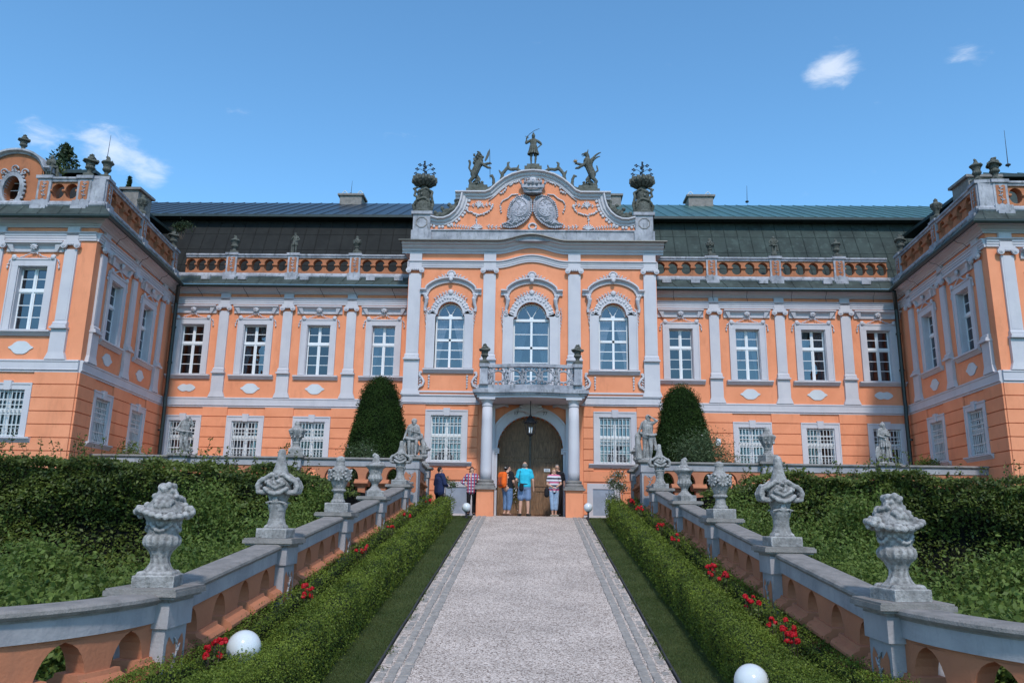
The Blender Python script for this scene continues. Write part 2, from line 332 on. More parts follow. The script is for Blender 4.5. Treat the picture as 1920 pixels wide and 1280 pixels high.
KIDS={}
def copy_tree(o,parent=None,W=None,scale=None):
    c=o.copy(); COL.objects.link(c); c.parent=parent
    if W is not None: c.matrix_local=W; WM[c.name]=W
    for ch in list(o.children): copy_tree(ch,c)
    return c
class Proto:
    def __init__(s,ob): s.ob=ob; s.used=False
    def put(s,W,parent=None,label=None,cat=None,group=None):
        if not s.used: s.used=True; o=s.ob; o.parent=parent; o.matrix_local=W
        else: o=copy_tree(s.ob,parent,W)
        if label: tag(o,label,cat,group)
        return o
def TR(x,y,z,rz=0,sc=1,sx=None):
    m=Matrix.Translation((x,y,z))@Matrix.Rotation(rz,4,'Z')
    if sx is not None: return m@Matrix.Diagonal((sx*sc,sc,sc,1))
    return m@Matrix.Scale(sc,4)
def sculpt(m,voxel=.014,amp=.004,fr=22,name='sculpture',smooth=True,iters=1):
    me=m.mesh(name); ob=bpy.data.objects.new('tmp',me); COL.objects.link(ob)
    md=ob.modifiers.new('r','REMESH'); md.mode='VOXEL'; md.voxel_size=voxel; md.use_smooth_shade=True
    if iters:
        sm=ob.modifiers.new('s','SMOOTH'); sm.iterations=iters; sm.factor=.5
    bpy.context.view_layer.update(); dg=bpy.context.evaluated_depsgraph_get()
    out=bpy.data.meshes.new_from_object(ob.evaluated_get(dg)); bpy.data.objects.remove(ob)
    if amp:
        out.update()
        n=len(out.vertices); co=np.empty(n*3); out.vertices.foreach_get('co',co); co=co.reshape(-1,3); no=np.empty(n*3); out.vertex_normals.foreach_get('vector',no) ; no=no.reshape(-1,3)
        d=np.array([noise.noise(Vector(p)*fr)+.5*noise.noise(Vector(p)*fr*2.3) for p in co])*amp
        co+=no*d[:,None]; out.vertices.foreach_set('co',co.ravel()); out.update()
    out.name=name; out.materials.clear(); return out
def leaves(P,size,aspect=.5,nrm=None,flat=.0,droop=0,jit=1.0,name='leaves'):
    """P (n,3); one folded quad per leaf"""
    n=len(P); size=np.broadcast_to(size,(n,))*RNG.uniform(.65,1.25,n)
    a=RNG.normal(size=(n,3)); a[:,2]-=droop
    if nrm is not None: a=a*jit+nrm*1.0
    a/=np.linalg.norm(a,axis=1)[:,None]
    b=RNG.normal(size=(n,3)); 
    if flat: b[:,2]*=(1-flat)
    b-=a*(a*b).sum(1)[:,None]; b/=np.linalg.norm(b,axis=1)[:,None]; c=np.cross(a,b)
    h=size[:,None]
    V=np.empty((n,4,3)); V[:,0]=P-b*h*.5; V[:,1]=P+c*h*.5*aspect+a*h*.06; V[:,2]=P+b*h*.5-a*h*.05; V[:,3]=P-c*h*.5*aspect+a*h*.06
    return V
def leafmesh(name,V):
    V=np.concatenate(V) if isinstance(V,list) else V
    n=len(V); me=bpy.data.meshes.new(name); me.vertices.add(n*4); me.vertices.foreach_set('co',V.reshape(-1)); me.loops.add(n*4); me.loops.foreach_set('vertex_index',np.arange(n*4,dtype=np.int32))
    me.polygons.add(n); me.polygons.foreach_set('loop_start',np.arange(0,n*4,4,dtype=np.int32)); me.update(calc_edges=True); return me
def arc(cx,cz,r,a0,a1,n,rz=None):
    rz=rz or r; return [(cx+r*math.cos(a0+(a1-a0)*i/n),cz+rz*math.sin(a0+(a1-a0)*i/n)) for i in range(n+1)]
def scroll(m,c,r,turns=1.4,a0=0,dirn=1,th=.02,y=-.04,n=16):
    pts=[]
    for i in range(n+1):
        t=i/n; a=a0+dirn*t*turns*2*PI; q=r*(1-t*.85); pts.append((c[0]+q*math.cos(a),y,c[1]+q*math.sin(a)))
    m.tube(pts,[th*(1-.4*i/n) for i in range(n+1)],5); m.ell((c[0],y,c[1]),th*1.1,seg=6,rings=4)
def garland(m,pts,r=.03,y=-.03,dens=1.0,rnd=None):
    rnd=rnd or random; L=0
    for (x0,z0),(x1,z1) in zip(pts[:-1],pts[1:]):
        d=math.hypot(x1-x0,z1-z0); k=max(1,int(d/(r*1.3)*dens))
        for i in range(k):
            t=(i+.5)/k; x=x0+(x1-x0)*t+rnd.uniform(-1,1)*r*.45; z=z0+(z1-z0)*t+rnd.uniform(-1,1)*r*.45
            m.ell((x,y,z),(r*rnd.uniform(.5,.95),r*.6,r*rnd.uniform(.5,.95)),(0,rnd.uniform(0,3),0),6,4)
def sprig(m,pts,r=.03,y=-.03,rnd=None):   # stem with leaf pairs
    rnd=rnd or random; m.tube([(x,y,z) for x,z in pts],r*.22,4)
    for (x0,z0),(x1,z1) in zip(pts[:-1],pts[1:]):
        d=math.hypot(x1-x0,z1-z0); k=max(1,int(d/(r*1.8))); a=math.atan2(z1-z0,x1-x0)
        for i in range(k):
            t=(i+.5)/k
            for sgn in (-1,1):
                b=a+sgn*.9; cx=x0+(x1-x0)*t+math.cos(b)*r*.9; cz=z0+(z1-z0)*t+math.sin(b)*r*.9
                m.ell((cx,y,cz),(r*.95,r*.3,r*.38),(0,-b,0),6,4)
X0=-.06
def G(y):  # ramp level
    return .07+.122*(y-26.2) if y>8.8 else -2.053
# ================= PALACE =================
def frame(ox,oy,a): return Matrix.Translation((ox,oy,0))@Matrix.Rotation(a,4,'Z')
YM=29.1; YR=27.9; YP=22.0
aS=math.atan2(YM-YP,-.90); LS=math.hypot(YM-YP,.90)
FM={'main':frame(X0,YM,0),'ris':frame(X0,YR,0),'frontL':frame(X0-13.2,YP,0),'frontR':frame(X0+13.36,YP,0),
    'sideL':frame(X0-13.2,YP,aS),'sideR':frame(X0+14.10,YM,math.atan2(-(YM-YP),-.74))}
palace=empty('palace',(X0,YR,0))
tag(palace,'long orange and lilac baroque palace with pilasters, balcony, pediment and two forward wings','palace')
PI_=WM['palace'].inverted()
def pw(fr,u=0,n=0,z=0): return PI_@FM[fr]@Matrix.Translation((u,-n,z))
def part(name,m,mt,fr,u=0,n=0,z=0,smooth=False,parent=None,label=None):
    o=obj(name,m,mt,palace,pw(fr,u,n,z),smooth)
    if label: o['label']=label
    return o
# ---- window prototypes (local: x along the wall, y into it, z up from the bottom of the opening)
def muntin(m,x0,x1,z0,z1,cols,rows,y0,y1,t=.024):
    for i in range(1,cols): x=x0+(x1-x0)*i/cols; m.box(x-t/2,x+t/2,y0,y1,z0,z1)
    for j in range(1,rows): z=z0+(z1-z0)*j/rows; m.box(x0,x1,y0+.004,y1-.004,z-t/2,z+t/2)
def sash(m,x0,x1,z0,z1,rows,y0,y1,f=.036):
    m.box(x0,x0+f,y0,y1,z0,z1); m.box(x1-f,x1,y0,y1,z0,z1); m.box(x0+f,x1-f,y0+.002,y1,z0,z0+f); m.box(x0+f,x1-f,y0+.002,y1,z1-f,z1)
    muntin(m,x0+f,x1-f,z0+f,z1-f,1,rows,y0+.01,y1-.01)
def curtainmesh(w,h,side,full=False):
    m=M(); n=26; rows=10
    def col(x0,x1f):
        vs=[];fs=[]
        for j in range(rows+1):
            t=j/rows; z=h*t
            for i in range(n+1):
                s=i/n; xa=x0; xb=x1f(t); x=xa+(xb-xa)*s; vs.append((x,.36+.02*math.sin(s*n*1.25),z))
        for j in range(rows):
            for i in range(n): a=j*(n+1)+i; fs.append((a,a+1,a+n+2,a+n+1))
        m.add(vs,fs)
    if full: col(-w,lambda t:w)
    else:
        col(-w,lambda t:-w+w*(.22+.72*t**1.5)); col(w,lambda t:w-w*(.22+.72*t**1.5))
    return m
def interior(w,h):
    m=M(); a=w+.25
    m.quad((-a,1.3,-.1),(a,1.3,-.1),(a,1.3,h+.2),(-a,1.3,h+.2)); m.quad((-a,.3,-.1),(-a,1.3,-.1),(-a,1.3,h+.2),(-a,.3,h+.2)); m.quad((a,.3,-.1),(a,1.3,-.1),(a,1.3,h+.2),(a,.3,h+.2))
    m.quad((-a,.3,-.1),(a,.3,-.1),(a,1.3,-.1),(-a,1.3,-.1)); m.quad((-a,.3,h+.2),(a,.3,h+.2),(a,1.3,h+.2),(-a,1.3,h+.2)); return m
def surround(w,h,o,proj=.05,depth=.26,key=False,bottom=True,ears=0):
    m=M(); t=.02
    m.box(-w-o,-w,-proj,-.001,0,h); m.box(w,w+o,-proj,-.001,0,h); m.box(-w-o-ears,w+o+ears,-proj-.003,-.001,h,h+o)
    m.box(-w-o-ears,w+o+ears,-proj-.025,-proj-.003,h+o-.05,h+o); m.box(-w-o,-w-o+.04,-proj-.02,-proj,0,h+o-.05); m.box(w+o-.04,w+o,-proj-.02,-proj,0,h+o-.05)
    m.box(-w-.003,-w+t,-.001,depth,0,h); m.box(w-t,w+.003,-.001,depth,0,h); m.box(-w+t,w-t,-.001,depth,h-t,h+.003)
    m.box(-w+t,w-t,-.02,depth,-.003,t)
    if key: m.frus((-.09,.09,-proj-.04,-proj-.03),(-.12,.12,-proj-.05,-proj-.03),h-.02,h+o+.06); m.box(-.12,.12,-proj-.03,-.001,h+.003,h+o+.055)
    return m
def sillm(w,d=.17,h=.16):
    m=M(); m.mould([(-.001,0),(-.05,0),(-.07,.03),(-d*.7,.075),(-d*.72,.1),(-d,.11),(-d,h),(-.001,h)],[-w,w]); return m
def upper_window(curt,glass,name='window'):
    w,h=.455,1.97
    r=obj(name,surround(w,h,.24,ears=.0),'trim')
    f=M(); sash(f,-w+.02,-.02,1.28,h-.02,2,.17,.21); sash(f,.02,w-.02,1.28,h-.02,2,.17,.21); sash(f,-w+.02,-.02,.02,1.2,3,.17,.21); sash(f,.02,w-.02,.02,1.2,3,.17,.21)
    f.box(-.022,.022,.15,.22,.02,h-.02); f.box(-w+.02,w-.02,.145,.22,1.2,1.28); obj('window_frame',f,'white',r)
    g=M(); g.quad((-w,.19,0),(w,.19,0),(w,.19,h),(-w,.19,h)); obj('pane',g,glass,r)
    obj('interior',interior(w,h),'dark',r)
    if curt: obj('curtain',curtainmesh(w,h,0),'curtain',r,smooth=True)
    hd=M(); hd.mould([(-.001,2.41),(-.05,2.41),(-.06,2.45),(-.045,2.46),(-.05,2.50),(-.07,2.58),(-.12,2.62),(-.15,2.64),(-.2,2.66),(-.2,2.71),(-.001,2.72)],[-.88,.88])
    for sx in (-1,1): hd.frus((min(sx*.7,sx*.62),max(sx*.7,sx*.62),-.1,-.05),(min(sx*.83,sx*.66),max(sx*.83,sx*.66),-.16,-.05),2.4,2.62)
    obj('hood',hd,'trim',r)
    ga=M(); rn=random.Random(4)
    pts=[(-.6+.06,2.19),(-.35,2.24),(-.1,2.36),(0,2.38),(.1,2.36),(.35,2.24),(.54,2.19)]; garland(ga,pts,.032,-.07,1.2,rn)
    for sx in (-1,1):
        for k in range(3): scroll(ga,(sx*.6,2.24),.085,1.2,0,sx,.022,-.085,10) if k==0 else None
        ga.ell((sx*.6,-.07,2.24),(.085,.05,.085)); garland(ga,[(sx*.68,2.22),(sx*.76,2.12),(sx*.79,1.98)],.035,-.03,1.2,rn); ga.ell((sx*.79,-.03,1.93),(.03,.03,.06))
    ga.ell((0,-.13,2.56),(.10,.05,.09)); ga.ell((0,-.15,2.57),(.045,.05,.04)); 
    for k in range(9): a=k*2*PI/9; ga.ell((.1*math.cos(a),-.14,2.56+.09*math.sin(a)),.024,seg=6,rings=4)
    obj('garland',ga,'trim',r,smooth=True)
    obj('sill',sillm(.86),'trim',r,Matrix.Translation((0,0,-.19)))
    return r
def grille(w,h):
    m=M(); t=.012; n=9
    for i in range(n): x=-w+.03+(2*w-.06)*i/(n-1); m.box(x-t,x+t,-.015,.005,.02,h-.02)
    for z in (.06,.35,.66,.80,.94,h-.28,h-.06): m.box(-w,w,-.02,-.008,z-t,z+t)
    for i in range(n-1):
        x=-w+.03+(2*w-.06)*(i+.5)/(n-1); p=[(x+.04*math.cos(a),-.012,.20+.07*math.sin(a)) for a in [k*2*PI/8 for k in range(9)]]; m.tube(p,.006,4)
        p=[(x+.035*math.cos(a),-.012,.73+.05*math.sin(a)) for a in [k*2*PI/8 for k in range(9)]]; m.tube(p,.005,4)
    return m
def ground_window(w,h,name='window',openleaf=False,dark=False):
    r=obj(name,surround(w,h,.2,key=True),'trim')
    f=M(); zt=h*.56; 
    for a,b in ((-w+.02,-.02),(.02,w-.02)): 
        sash(f,a,b,zt+.04,h-.02,2,.13,.17); 
        sash(f,a,b,.02,zt-.04,2,.13,.17)
    f.box(-.03,.03,.11,.18,.02,h-.02); f.box(-w+.02,w-.02,.105,.18,zt-.04,zt+.04); obj('window_frame',f,'white',r)
    g=M(); g.quad((-w,.15,0),(w,.15,0),(w,.15,h),(-w,.15,h)); obj('pane',g,'dimglass' if dark else 'glass',r)
    obj('interior',interior(w,h),'dark',r)
    c=curtainmesh(w,h,0,full=not dark); obj('curtain',c,'curtain',r,smooth=True)
    obj('grille',grille(w,h),'iron',r,Matrix.Translation((0,.03,0)))
    obj('sill',sillm(w+.38,.16,.15),'trim',r,Matrix.Translation((0,0,-.15)))
    return r
WU=[Proto(upper_window(True,'glass')),Proto(upper_window(False,'glass')),Proto(upper_window(False,'dimglass'))]
WG=[Proto(ground_window(.515,1.38)),Proto(ground_window(.515,1.38,dark=True))]
WRG=Proto(ground_window(.57,1.66))
# ---- pilaster prototype
def pilaster(w,z0,zc,ztop,proj=.07,pedw=.06):
    h=zc-z0
    r=M(); b=w/2
    r.box(-b,b,-proj,-.001,.16,h-.1); r.box(-b+.05,b-.05,-proj-.006,-proj-.0005,.22,h-.14)
    r.box(-b,b,-proj-.02,-.001,zc-z0+.16,ztop-z0)    # strip through the entablature
    o=obj('pilaster',r,'trim')
    base=M(); base.mould([(-.001,.0),(-proj-.09,.0),(-proj-.09,.05),(-proj-.04,.07),(-proj-.05,.11),(-proj-.02,.16),(-.001,.16)],[-b-.03,b+.03]); base.box(-b-.07,b+.07,-proj-.12,-.001,-.06,-.001); obj('base',base,'trim',o)
    ped=M(); hz=z0-.06-4.30; ped.box(-b-.05,b+.05,-proj-.03,-.001,-.06-hz+.22,-.061); ped.frus((-b-.13,b+.13,-proj-.05,-.001),(-b-.05,b+.05,-proj-.03,-.001),-.06-hz,-.06-hz+.22); obj('pedestal',ped,'trim',o)
    c=M(); c.box(-b-.05,b+.05,-proj-.05,-.001,h+.11,h+.155); 
    c.mould([(-.001,h+.03),(-proj-.03,h+.03),(-proj-.05,h+.07),(-proj-.05,h+.109),(-.001,h+.109)],[-b+.02,b-.02])
    for sx in (-1,1):
        for q,rr in ((0,.10),(1,.062),(2,.032)): c.tube([(sx*(b+.02),-proj-.02-.016*q,h+.01),(sx*(b+.02),-proj-.085-.016*q,h+.01)],rr,14)
    for k in range(5): c.ell((-b+.08+(w-.16)*k/4,-proj-.05,h+.05),(.025,.02,.045),seg=6,rings=4)
    obj('capital',c,'trim',o); return o
PW=Proto(pilaster(.37,5.28,7.80,8.40)); PR=Proto(pilaster(.46,5.65,9.00,9.72,.09))
NAIL=[('frieze_top',0)]
def rect(a,b,c,d): return [(a,c),(b,c),(b,d),(a,d)]
def courses(m,u0,u1,blocks,z0,z1=3.93,gap=.028):
    zs=[3.56,3.17,2.78,2.40,2.02,1.64,1.26,.88,.5,.12]; prev=z1
    for z in zs+[z0]:
        if z<z0-1e-6: z=z0
        lo,hi=z+gap,prev
        if hi-lo<.03: prev=z; continue
        bl=sorted([(a,b) for a,b,c,d in blocks if c<hi-.02 and d>lo+.02]); x=u0
        for a,b in bl+[(u1,u1)]:
            if a-x>.02: m.box(x,a,-.048,0,lo,hi) if hi-lo>.0 else None
            x=max(x,b)
        prev=z
        if z<=z0: break
CART={}
def cartouche(kind):
    m=M(); pts=[]
    for k in range(40):
        a=2*PI*k/40
        if kind==0: r=1+.10*math.cos(4*a)+.05*math.cos(8*a); x=.33*math.cos(a)*r; z=.165*math.sin(a)*(1.06-.18*math.cos(2*a))*(1+.05*math.cos(6*a))
        else: x=.33*math.cos(a)*(1+.04*math.cos(6*a)); z=.15*math.sin(a)*(1-.30*math.exp(-(math.cos(a)/.28)**2))*(1+.12*abs(math.cos(2*a)))
        pts.append((x,z))
    m.prism(pts,-.025,-.001); return obj('cartouche',m,'cloudpatch')
CP=[Proto(cartouche(0)),Proto(cartouche(1))]
def cornice_prof(p0,z0,zs,p1,zt):
    return [(-.0,z0),(-.05,z0),(-.07,z0+.05),(-.10,z0+.06),(-.12,z0+.10),(-p1*.55,zs-.02),(-p1*.6,zs),(-p1+.1,zs+.01),(-p1,zs+.03),(-p1,zt),(-.0,zt+.1)]
def facade(fr,u0,u1,bays,pils,gw,gz=0.4,upz=5.2,trimL=0,trimR=0,wu=None,wg=None,cart=None,vis=True):
    ops=[rect(b-.46,b+.46,upz,upz+1.975) for b in bays]+[rect(g-.52,g+.52,2.02,3.41) for g in gw]
    m=M(); m.wall(u0,u1,gz,8.75,ops,0,.34,False)
    courses(m,u0,u1,[(g-.72,g+.72,2.02,3.61) for g in gw],gz)
    part('wall',m,'plaster',fr)
    f=M(); f.mould([(-.001,3.93),(-.05,3.93),(-.05,3.97),(-.09,4.0),(-.08,4.03),(-.08,4.22),(-.10,4.24),(-.10,4.28),(-.06,4.30),(-.001,4.30)],[u0-trimL,u1+trimR]); part('frieze',f,'trim',fr)
    f=M(); f.mould([(-.001,7.98),(-.05,7.98),(-.05,8.05),(-.07,8.055),(-.07,8.12),(-.09,8.125),(-.09,8.19),(-.13,8.21),(-.13,8.24),(-.001,8.25)],[u0-trimL,u1+trimR])
    part('entablature',f,'trim',fr)
    # cornice + gutter + sloping eave sheet: mitred at the ends by the caller
    for p in pils: PW.put(pw(fr,p,0,5.28),palace)
    for i,b in enumerate(bays): WU[(wu or [0]*9)[i]].put(pw(fr,b,0,upz),palace); CP[(cart or [0]*9)[i]].put(pw(fr,b,0,4.66),palace)
    for i,g in enumerate(gw): WG[(wg or [0]*9)[i]].put(pw(fr,g,0,2.03),palace)
bx=[-13.2,-10.74,-8.25,-5.72]
facade('main',-14.10,-4.62,bx,[-12.0,-9.5,-7.0],[-13.2,-10.8,-8.27],wu=[2,0,2,0],wg=[0,0,1],cart=[1,0,0,0])
facade('main',4.62,14.10,[-x for x in bx[::-1]],[7.0,9.5,12.0],[5.6,8.25,10.75,13.2],wu=[2,0,0,1],wg=[0,0,1,1],cart=[1,0,0,1])
facade('sideL',0,LS,[1.78,4.62],[.55,3.15,6.0],[1.82,4.75],wu=[2,2],wg=[1,1])
facade('sideR',0,LS,[LS-4.62,LS-1.78],[LS-6.0,LS-3.15,LS-.55],[LS-4.75,LS-1.82],wu=[2,2],wg=[1,1])
facade('frontL',-7,0,[-1.83,-4.4],[-.72,-3.0,-5.6],[-2.0,-4.5],wu=[1,1],wg=[1,1])
facade('frontR',0,7,[1.83,4.4],[.55,3.0,5.6],[2.0,4.5],wu=[1,1],wg=[1,1])
# plan outlines for mitred cornices (world xy relative to the palace empty): courtyard-side polyline
def plan(side):
    s=-1 if side=='L' else 1
    c_=13.2 if s<0 else 13.36
    return [(s*20.2,YP-YR),(s*c_,YP-YR),(s*14.10,YM-YR),(s*4.6,YM-YR)]
def off(poly,d,s):
    # offset polyline outwards (towards the courtyard/viewer), s=-1 left side
    P=[Vector(p) for p in poly]; out=[]
    def nrm(a,b):
        t=(b-a).normalized(); return Vector((t.y,-t.x))*(1 if s<0 else -1)
    for i,p in enumerate(P):
        n1=nrm(P[i-1],p) if i>0 else None; n2=nrm(p,P[i+1]) if i<len(P)-1 else None
        if n1 is None: out.append(p+n2*d)
        elif n2 is None: out.append(p+n1*d)
        else:
            b=(n1+n2).normalized(); out.append(p+b*(d/b.dot(n1)))
    return out
def ring_profile(m,side,prof):  # prof [(n,z)] open chain swept along the plan
    s=-1 if side=='L' else 1; pl=plan(side); rows=[[(q.x,q.y,z) for q in off(pl,n,s)] for n,z in prof]
    for a,b in zip(rows[:-1],rows[1:]):
        for i in range(len(pl)-1): m.quad(a[i],a[i+1],b[i+1],b[i])
def pp(name,m,mt,label=None,smooth=False):
    o=obj(name,m,mt,palace,Matrix.Identity(4),smooth)
    if label: o['label']=label
    return o
for side in 'LR':
    m=M(); ring_profile(m,side,[(0,8.40),(.05,8.40),(.07,8.44),(.10,8.45),(.13,8.49),(.22,8.53),(.26,8.54),(.27,8.57),(.33,8.585),(.36,8.61),(.38,8.64)]); pp('cornice',m,'trim')
    m=M(); ring_profile(m,side,[(.38,8.60),(.41,8.56),(.47,8.56),(.50,8.61),(.50,8.66)]); pp('gutter',m,'pipe')
    m=M(); ring_profile(m,side,[(.49,8.67),(.09,9.09),(0,9.10)]); pp('eave_sheet',m,'strip')
    m=M(); ring_profile(m,side,[(.08,9.05),(.13,9.11),(.13,9.17),(.09,9.19),(.06,9.25),(.001,9.28)]); pp('parapet_plinth',m,'oldtrim')
# seams on the eave sheets
for side in 'LR':
    s=-1 if side=='L' else 1; m=M(); pl=plan(side); a=off(pl,.48,s); b=off(pl,.12,s)
    for i in range(3):
        L=(a[i+1]-a[i]).length; k=int(L/.62)
        for j in range(k):
            t=(j+.5)/k; p=a[i].lerp(a[i+1],t); q=b[i].lerp(b[i+1],min(1,t+.03)); m.tube([(p.x,p.y,8.69),(q.x,q.y,9.07)],.014,4)
    pp('eave_seam',m,'strip')
# snow-guard wire hooks under the gutter
for fr,us in (('main',[-13,-11.2,-9.9,-8.2,-6.9,-5.4,5.4,6.9,8.2,9.9,11.2,13]),('sideL',[1,3,5,6.6]),('sideR',[.6,2.2,4.2,6.2])):
    for u in us:
        m=M(); m.tube([(0,-.47,8.56),(.02,-.36,8.46),(.04,-.22,8.42),(.10,-.10,8.26)],.009,4); part('cable',m,'blackiron',fr,u)
# ---- roof parapet: pierced orange panels, rails, piers
def keyhole(cx,z0=9.36,z1=9.86):
    zc=(z0+z1)/2; w=.19; pts=arc(cx,zc+.06,w,0,PI,8,z1-zc-.06)+arc(cx,zc-.06,w,PI,2*PI,8,zc-.06-z0); 
    return pts
def parapet(fr,u0,u1,nh,name='parapet'):
    m=M(); st=(u1-u0)/nh; ops=[keyhole(u0+st*(i+.5)) for i in range(nh)]
    m.wall(u0,u1,9.24,9.91,ops,.02,.26,True)
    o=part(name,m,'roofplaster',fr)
    for i in range(nh+1):
        a=u0+st*(i-.5)+.155 if i>0 else u0; b=u0+st*(i+.5)-.155 if i<nh else u1
        if b-a>.02: r=M(); r.mould([(.03,9.57),(-.02,9.575),(-.045,9.60),(-.045,9.635),(-.02,9.66),(.03,9.665)],[a,b]); obj('baluster_ledge',r,'roofplaster',o)
    r=M(); r.mould([(.0,9.91),(-.03,9.91),(-.04,9.97),(-.08,9.99),(-.08,10.05),(.04,10.08),(.3,10.06),(.32,9.91)],[u0,u1]); obj('rail',r,'oldtrim',o)
def pier(fr,u,w=.42,n=0):
    b=w/2; m=M(); m.box(-b,b,-.05,.30,9.1,10.0); m.box(-b-.05,b+.05,-.10,.34,10.001,10.10); m.box(-b-.05,b+.05,-.14,.30,9.0,9.26)
    m.box(-b-.03,b+.03,-.22,.1,8.90,9.06)
    o=part('pier',m,'oldtrim',fr,u,n)
    p=M(); q=b-.07; p.prism([(-q,9.34),(-q+.05,9.30),(0,9.36),(q-.05,9.30),(q,9.34),(q,9.9),(q-.05,9.93),(0,9.88),(-q+.05,9.93),(-q,9.9)],-.056,-.051); obj('panel',p,'roofplaster',o)
    g=M(); rn=random.Random(int(u*100)); sprig(g,[(0,9.36),(.03,9.5),(-.03,9.65),(.02,9.86)],.05,-.065,rn); obj('leaf_relief',g,'oldtrim',o,smooth=True)
for s in (-1,1):
    ps=[4.75,7.0,9.47,11.93,13.98]
    for i,(a,b) in enumerate(zip(ps[:-1],ps[1:])):
        a2=a+(.21 if i>0 else 0); b2=b-.21
        u0_,u1_=(a2,b2) if s>0 else (-b2,-a2)
        parapet('main',u0_,u1_,4 if i<3 else 4)
    for p in ps[1:4]: pier('main',s*p)
fl=[('sideL',[.25,3.3,6.75]),('sideR',[LS-6.75,LS-3.3,LS-.25])]
for fr,ps in fl:
    for p in ps: pier(fr,p)
    for a,b in zip(ps[:-1],ps[1:]): parapet(fr,a+.21,b-.21,4)
for fr,ps in (('frontL',[-.62,-1.88]),('frontR',[.62,2.6,4.6])):
    for p in ps: pier(fr,p)
    q=sorted(ps)
    for a,b in zip(q[:-1],q[1:]): parapet(fr,a+.21,b-.21,2 if fr=='frontL' else 3)
for fr,a,b in (('frontL',-.41,.02),('frontR',-.02,.41)):
    m=M(); m.box(a,b,-.03,.25,9.2,10.02); part('corner_block',m,'oldtrim',fr)
for x in (-12.8,-11.35,-8.9,-6.3,-5.2,5.2,6.3,8.9,11.35,12.8):
    m=M(); m.box(-.17,.17,-.30,.05,8.92,9.06); part('drain_block',m,'oldtrim','main',x)
# ---- mansard roofs
def seams(m,p0,p1,q0,q1,k,r=.018):
    p0,p1,q0,q1=map(Vector,(p0,p1,q0,q1))
    for j in range(k+1): t=j/k; m.tube([tuple(p0.lerp(p1,t)),tuple(q0.lerp(q1,t))],r,4)
def slope(name,p0,p1,q0,q1,k,mt,label=None):
    m=M(); n=1
    m.quad(p0,p1,q1,q0); P=Vector(p0);nn=(Vector(p1)-P).cross(Vector(q0)-P).normalized()
    if nn.z<0: nn=-nn
    up_=nn*.012; f=lambda v: tuple(Vector(v)+up_); seams(m,f(p0),f(p1),f(q0),f(q1),k)
    if name=='lower_roof':   # cross joints of the sheets
        for t in (.25,.5,.75):
            a=Vector(p0).lerp(Vector(q0),t)+up_*.5; b=Vector(p1).lerp(Vector(q1),t)+up_*.5; m.tube([tuple(a),tuple(b)],.008,4)
    o=pp(name,m,mt,label)
    return o
y_=lambda Y:Y-YR
for s,lo,hi,lb in ((-1,'roofL_low','roofL_top','dark painted'),(1,'roofR_low','roofR_top','green')):
    slope('lower_roof',(0,y_(30.0),9.2),(s*20.5,y_(30.0),9.2),(0,y_(31.45),12.45),(s*20.5,y_(31.45),12.45),38,lo,lb+' lower slope of the mansard roof')
    slope('upper_roof',(0,y_(30.95),12.5),(s*20.5,y_(30.95),12.5),(0,y_(35),14.72),(s*19.4,y_(35),14.72),36,hi,lb+' upper slope of the mansard roof')
    m=M(); m.box(min(0,s*20.5),max(0,s*20.5),y_(30.9),y_(31.6),12.38,12.49); pp('roof_eave',m,'pipe')
    m=M(); m.quad((s*20.5,y_(30.95),12.5),(s*19.4,y_(35),14.72),(s*20.5,y_(39),12.5)); m.quad((0,y_(35),14.72),(s*19.4,y_(35),14.72),(s*20.5,y_(39),12.5),(0,y_(39),12.5)); pp('back_slope',m,hi)
    # wing roofs
    e=15.45; yf=24.9
    lowm=M(); lowm.quad((s*14.2,y_(22.9),9.2),(s*14.6,y_(30),9.2),(s*(e+.15),y_(30),11.45),(s*(e+.15),y_(yf+.1),11.45)); lowm.quad((s*14.2,y_(22.9),9.2),(s*21,y_(22.9),9.2),(s*21,y_(yf+.1),11.45),(s*(e+.15),y_(yf+.1),11.45)); pp('wing_lower_roof',lowm,lo if s<0 else 'roofR_low')
    m=M(); m.box(min(s*(e-.25),s*21),max(s*(e-.25),s*21),y_(yf-.25),y_(30.6),11.45,11.56); pp('wing_roof_eave',m,'pipe')
    m=M(); m.quad((s*(e-.25),y_(yf-.25),11.57),(s*22,y_(yf-.25),11.57),(s*22,y_(yf+2),12.6),(s*(e+1.6),y_(yf+2),12.6)); m.quad((s*(e-.25),y_(yf-.25),11.57),(s*(e+1.6),y_(yf+2),12.6),(s*(e+1.6),y_(30.6),12.6),(s*(e-.25),y_(30.6),11.57)); seams(m,(s*(e-.25),y_(yf-.25),11.585),(s*22,y_(yf-.25),11.585),(s*(e+1.6),y_(yf+2),12.615),(s*23.9,y_(yf+2),12.615),12); pp('wing_upper_roof',m,hi)
# chimneys, rods
def chimney(x,Y,w,z0,z1,d=.8,slab=True,mt='coping',pipes=True):
    m=M(); m.box(x-w/2,x+w/2,y_(Y),y_(Y)+d,z0,z1); c=pp('chimney',m,mt)
    m=M(); m.box(x-w/2-.1,x+w/2+.1,y_(Y)-.08,y_(Y)+d+.08,z1,z1+.09); obj('chimney_cap',m,'coping',c)
    if pipes:
        for q in (-w*.36,w*.36):
            m=M(); m.tube([(x+q-.12,y_(Y)+.3,z1+.05),(x+q-.1,y_(Y)+.3,z1+.28),(x+q,y_(Y)+.3,z1+.38),(x+q+.1,y_(Y)+.3,z1+.28),(x+q+.1,y_(Y)+.3,z1+.05)],.025,6); obj('chimney_hoop',m,'iron',c)
chimney(-8.75,34.6,1.05,13.8,14.95); chimney(3.75,34.6,.85,13.8,15.0,pipes=False); chimney(7.95,34.6,1.15,13.8,14.98)
chimney(-14.75,26.2,.6,10.2,11.5,d=1.0,pipes=False); chimney(14.9,24.2,1.0,9.6,11.2,d=1.0,pipes=False)
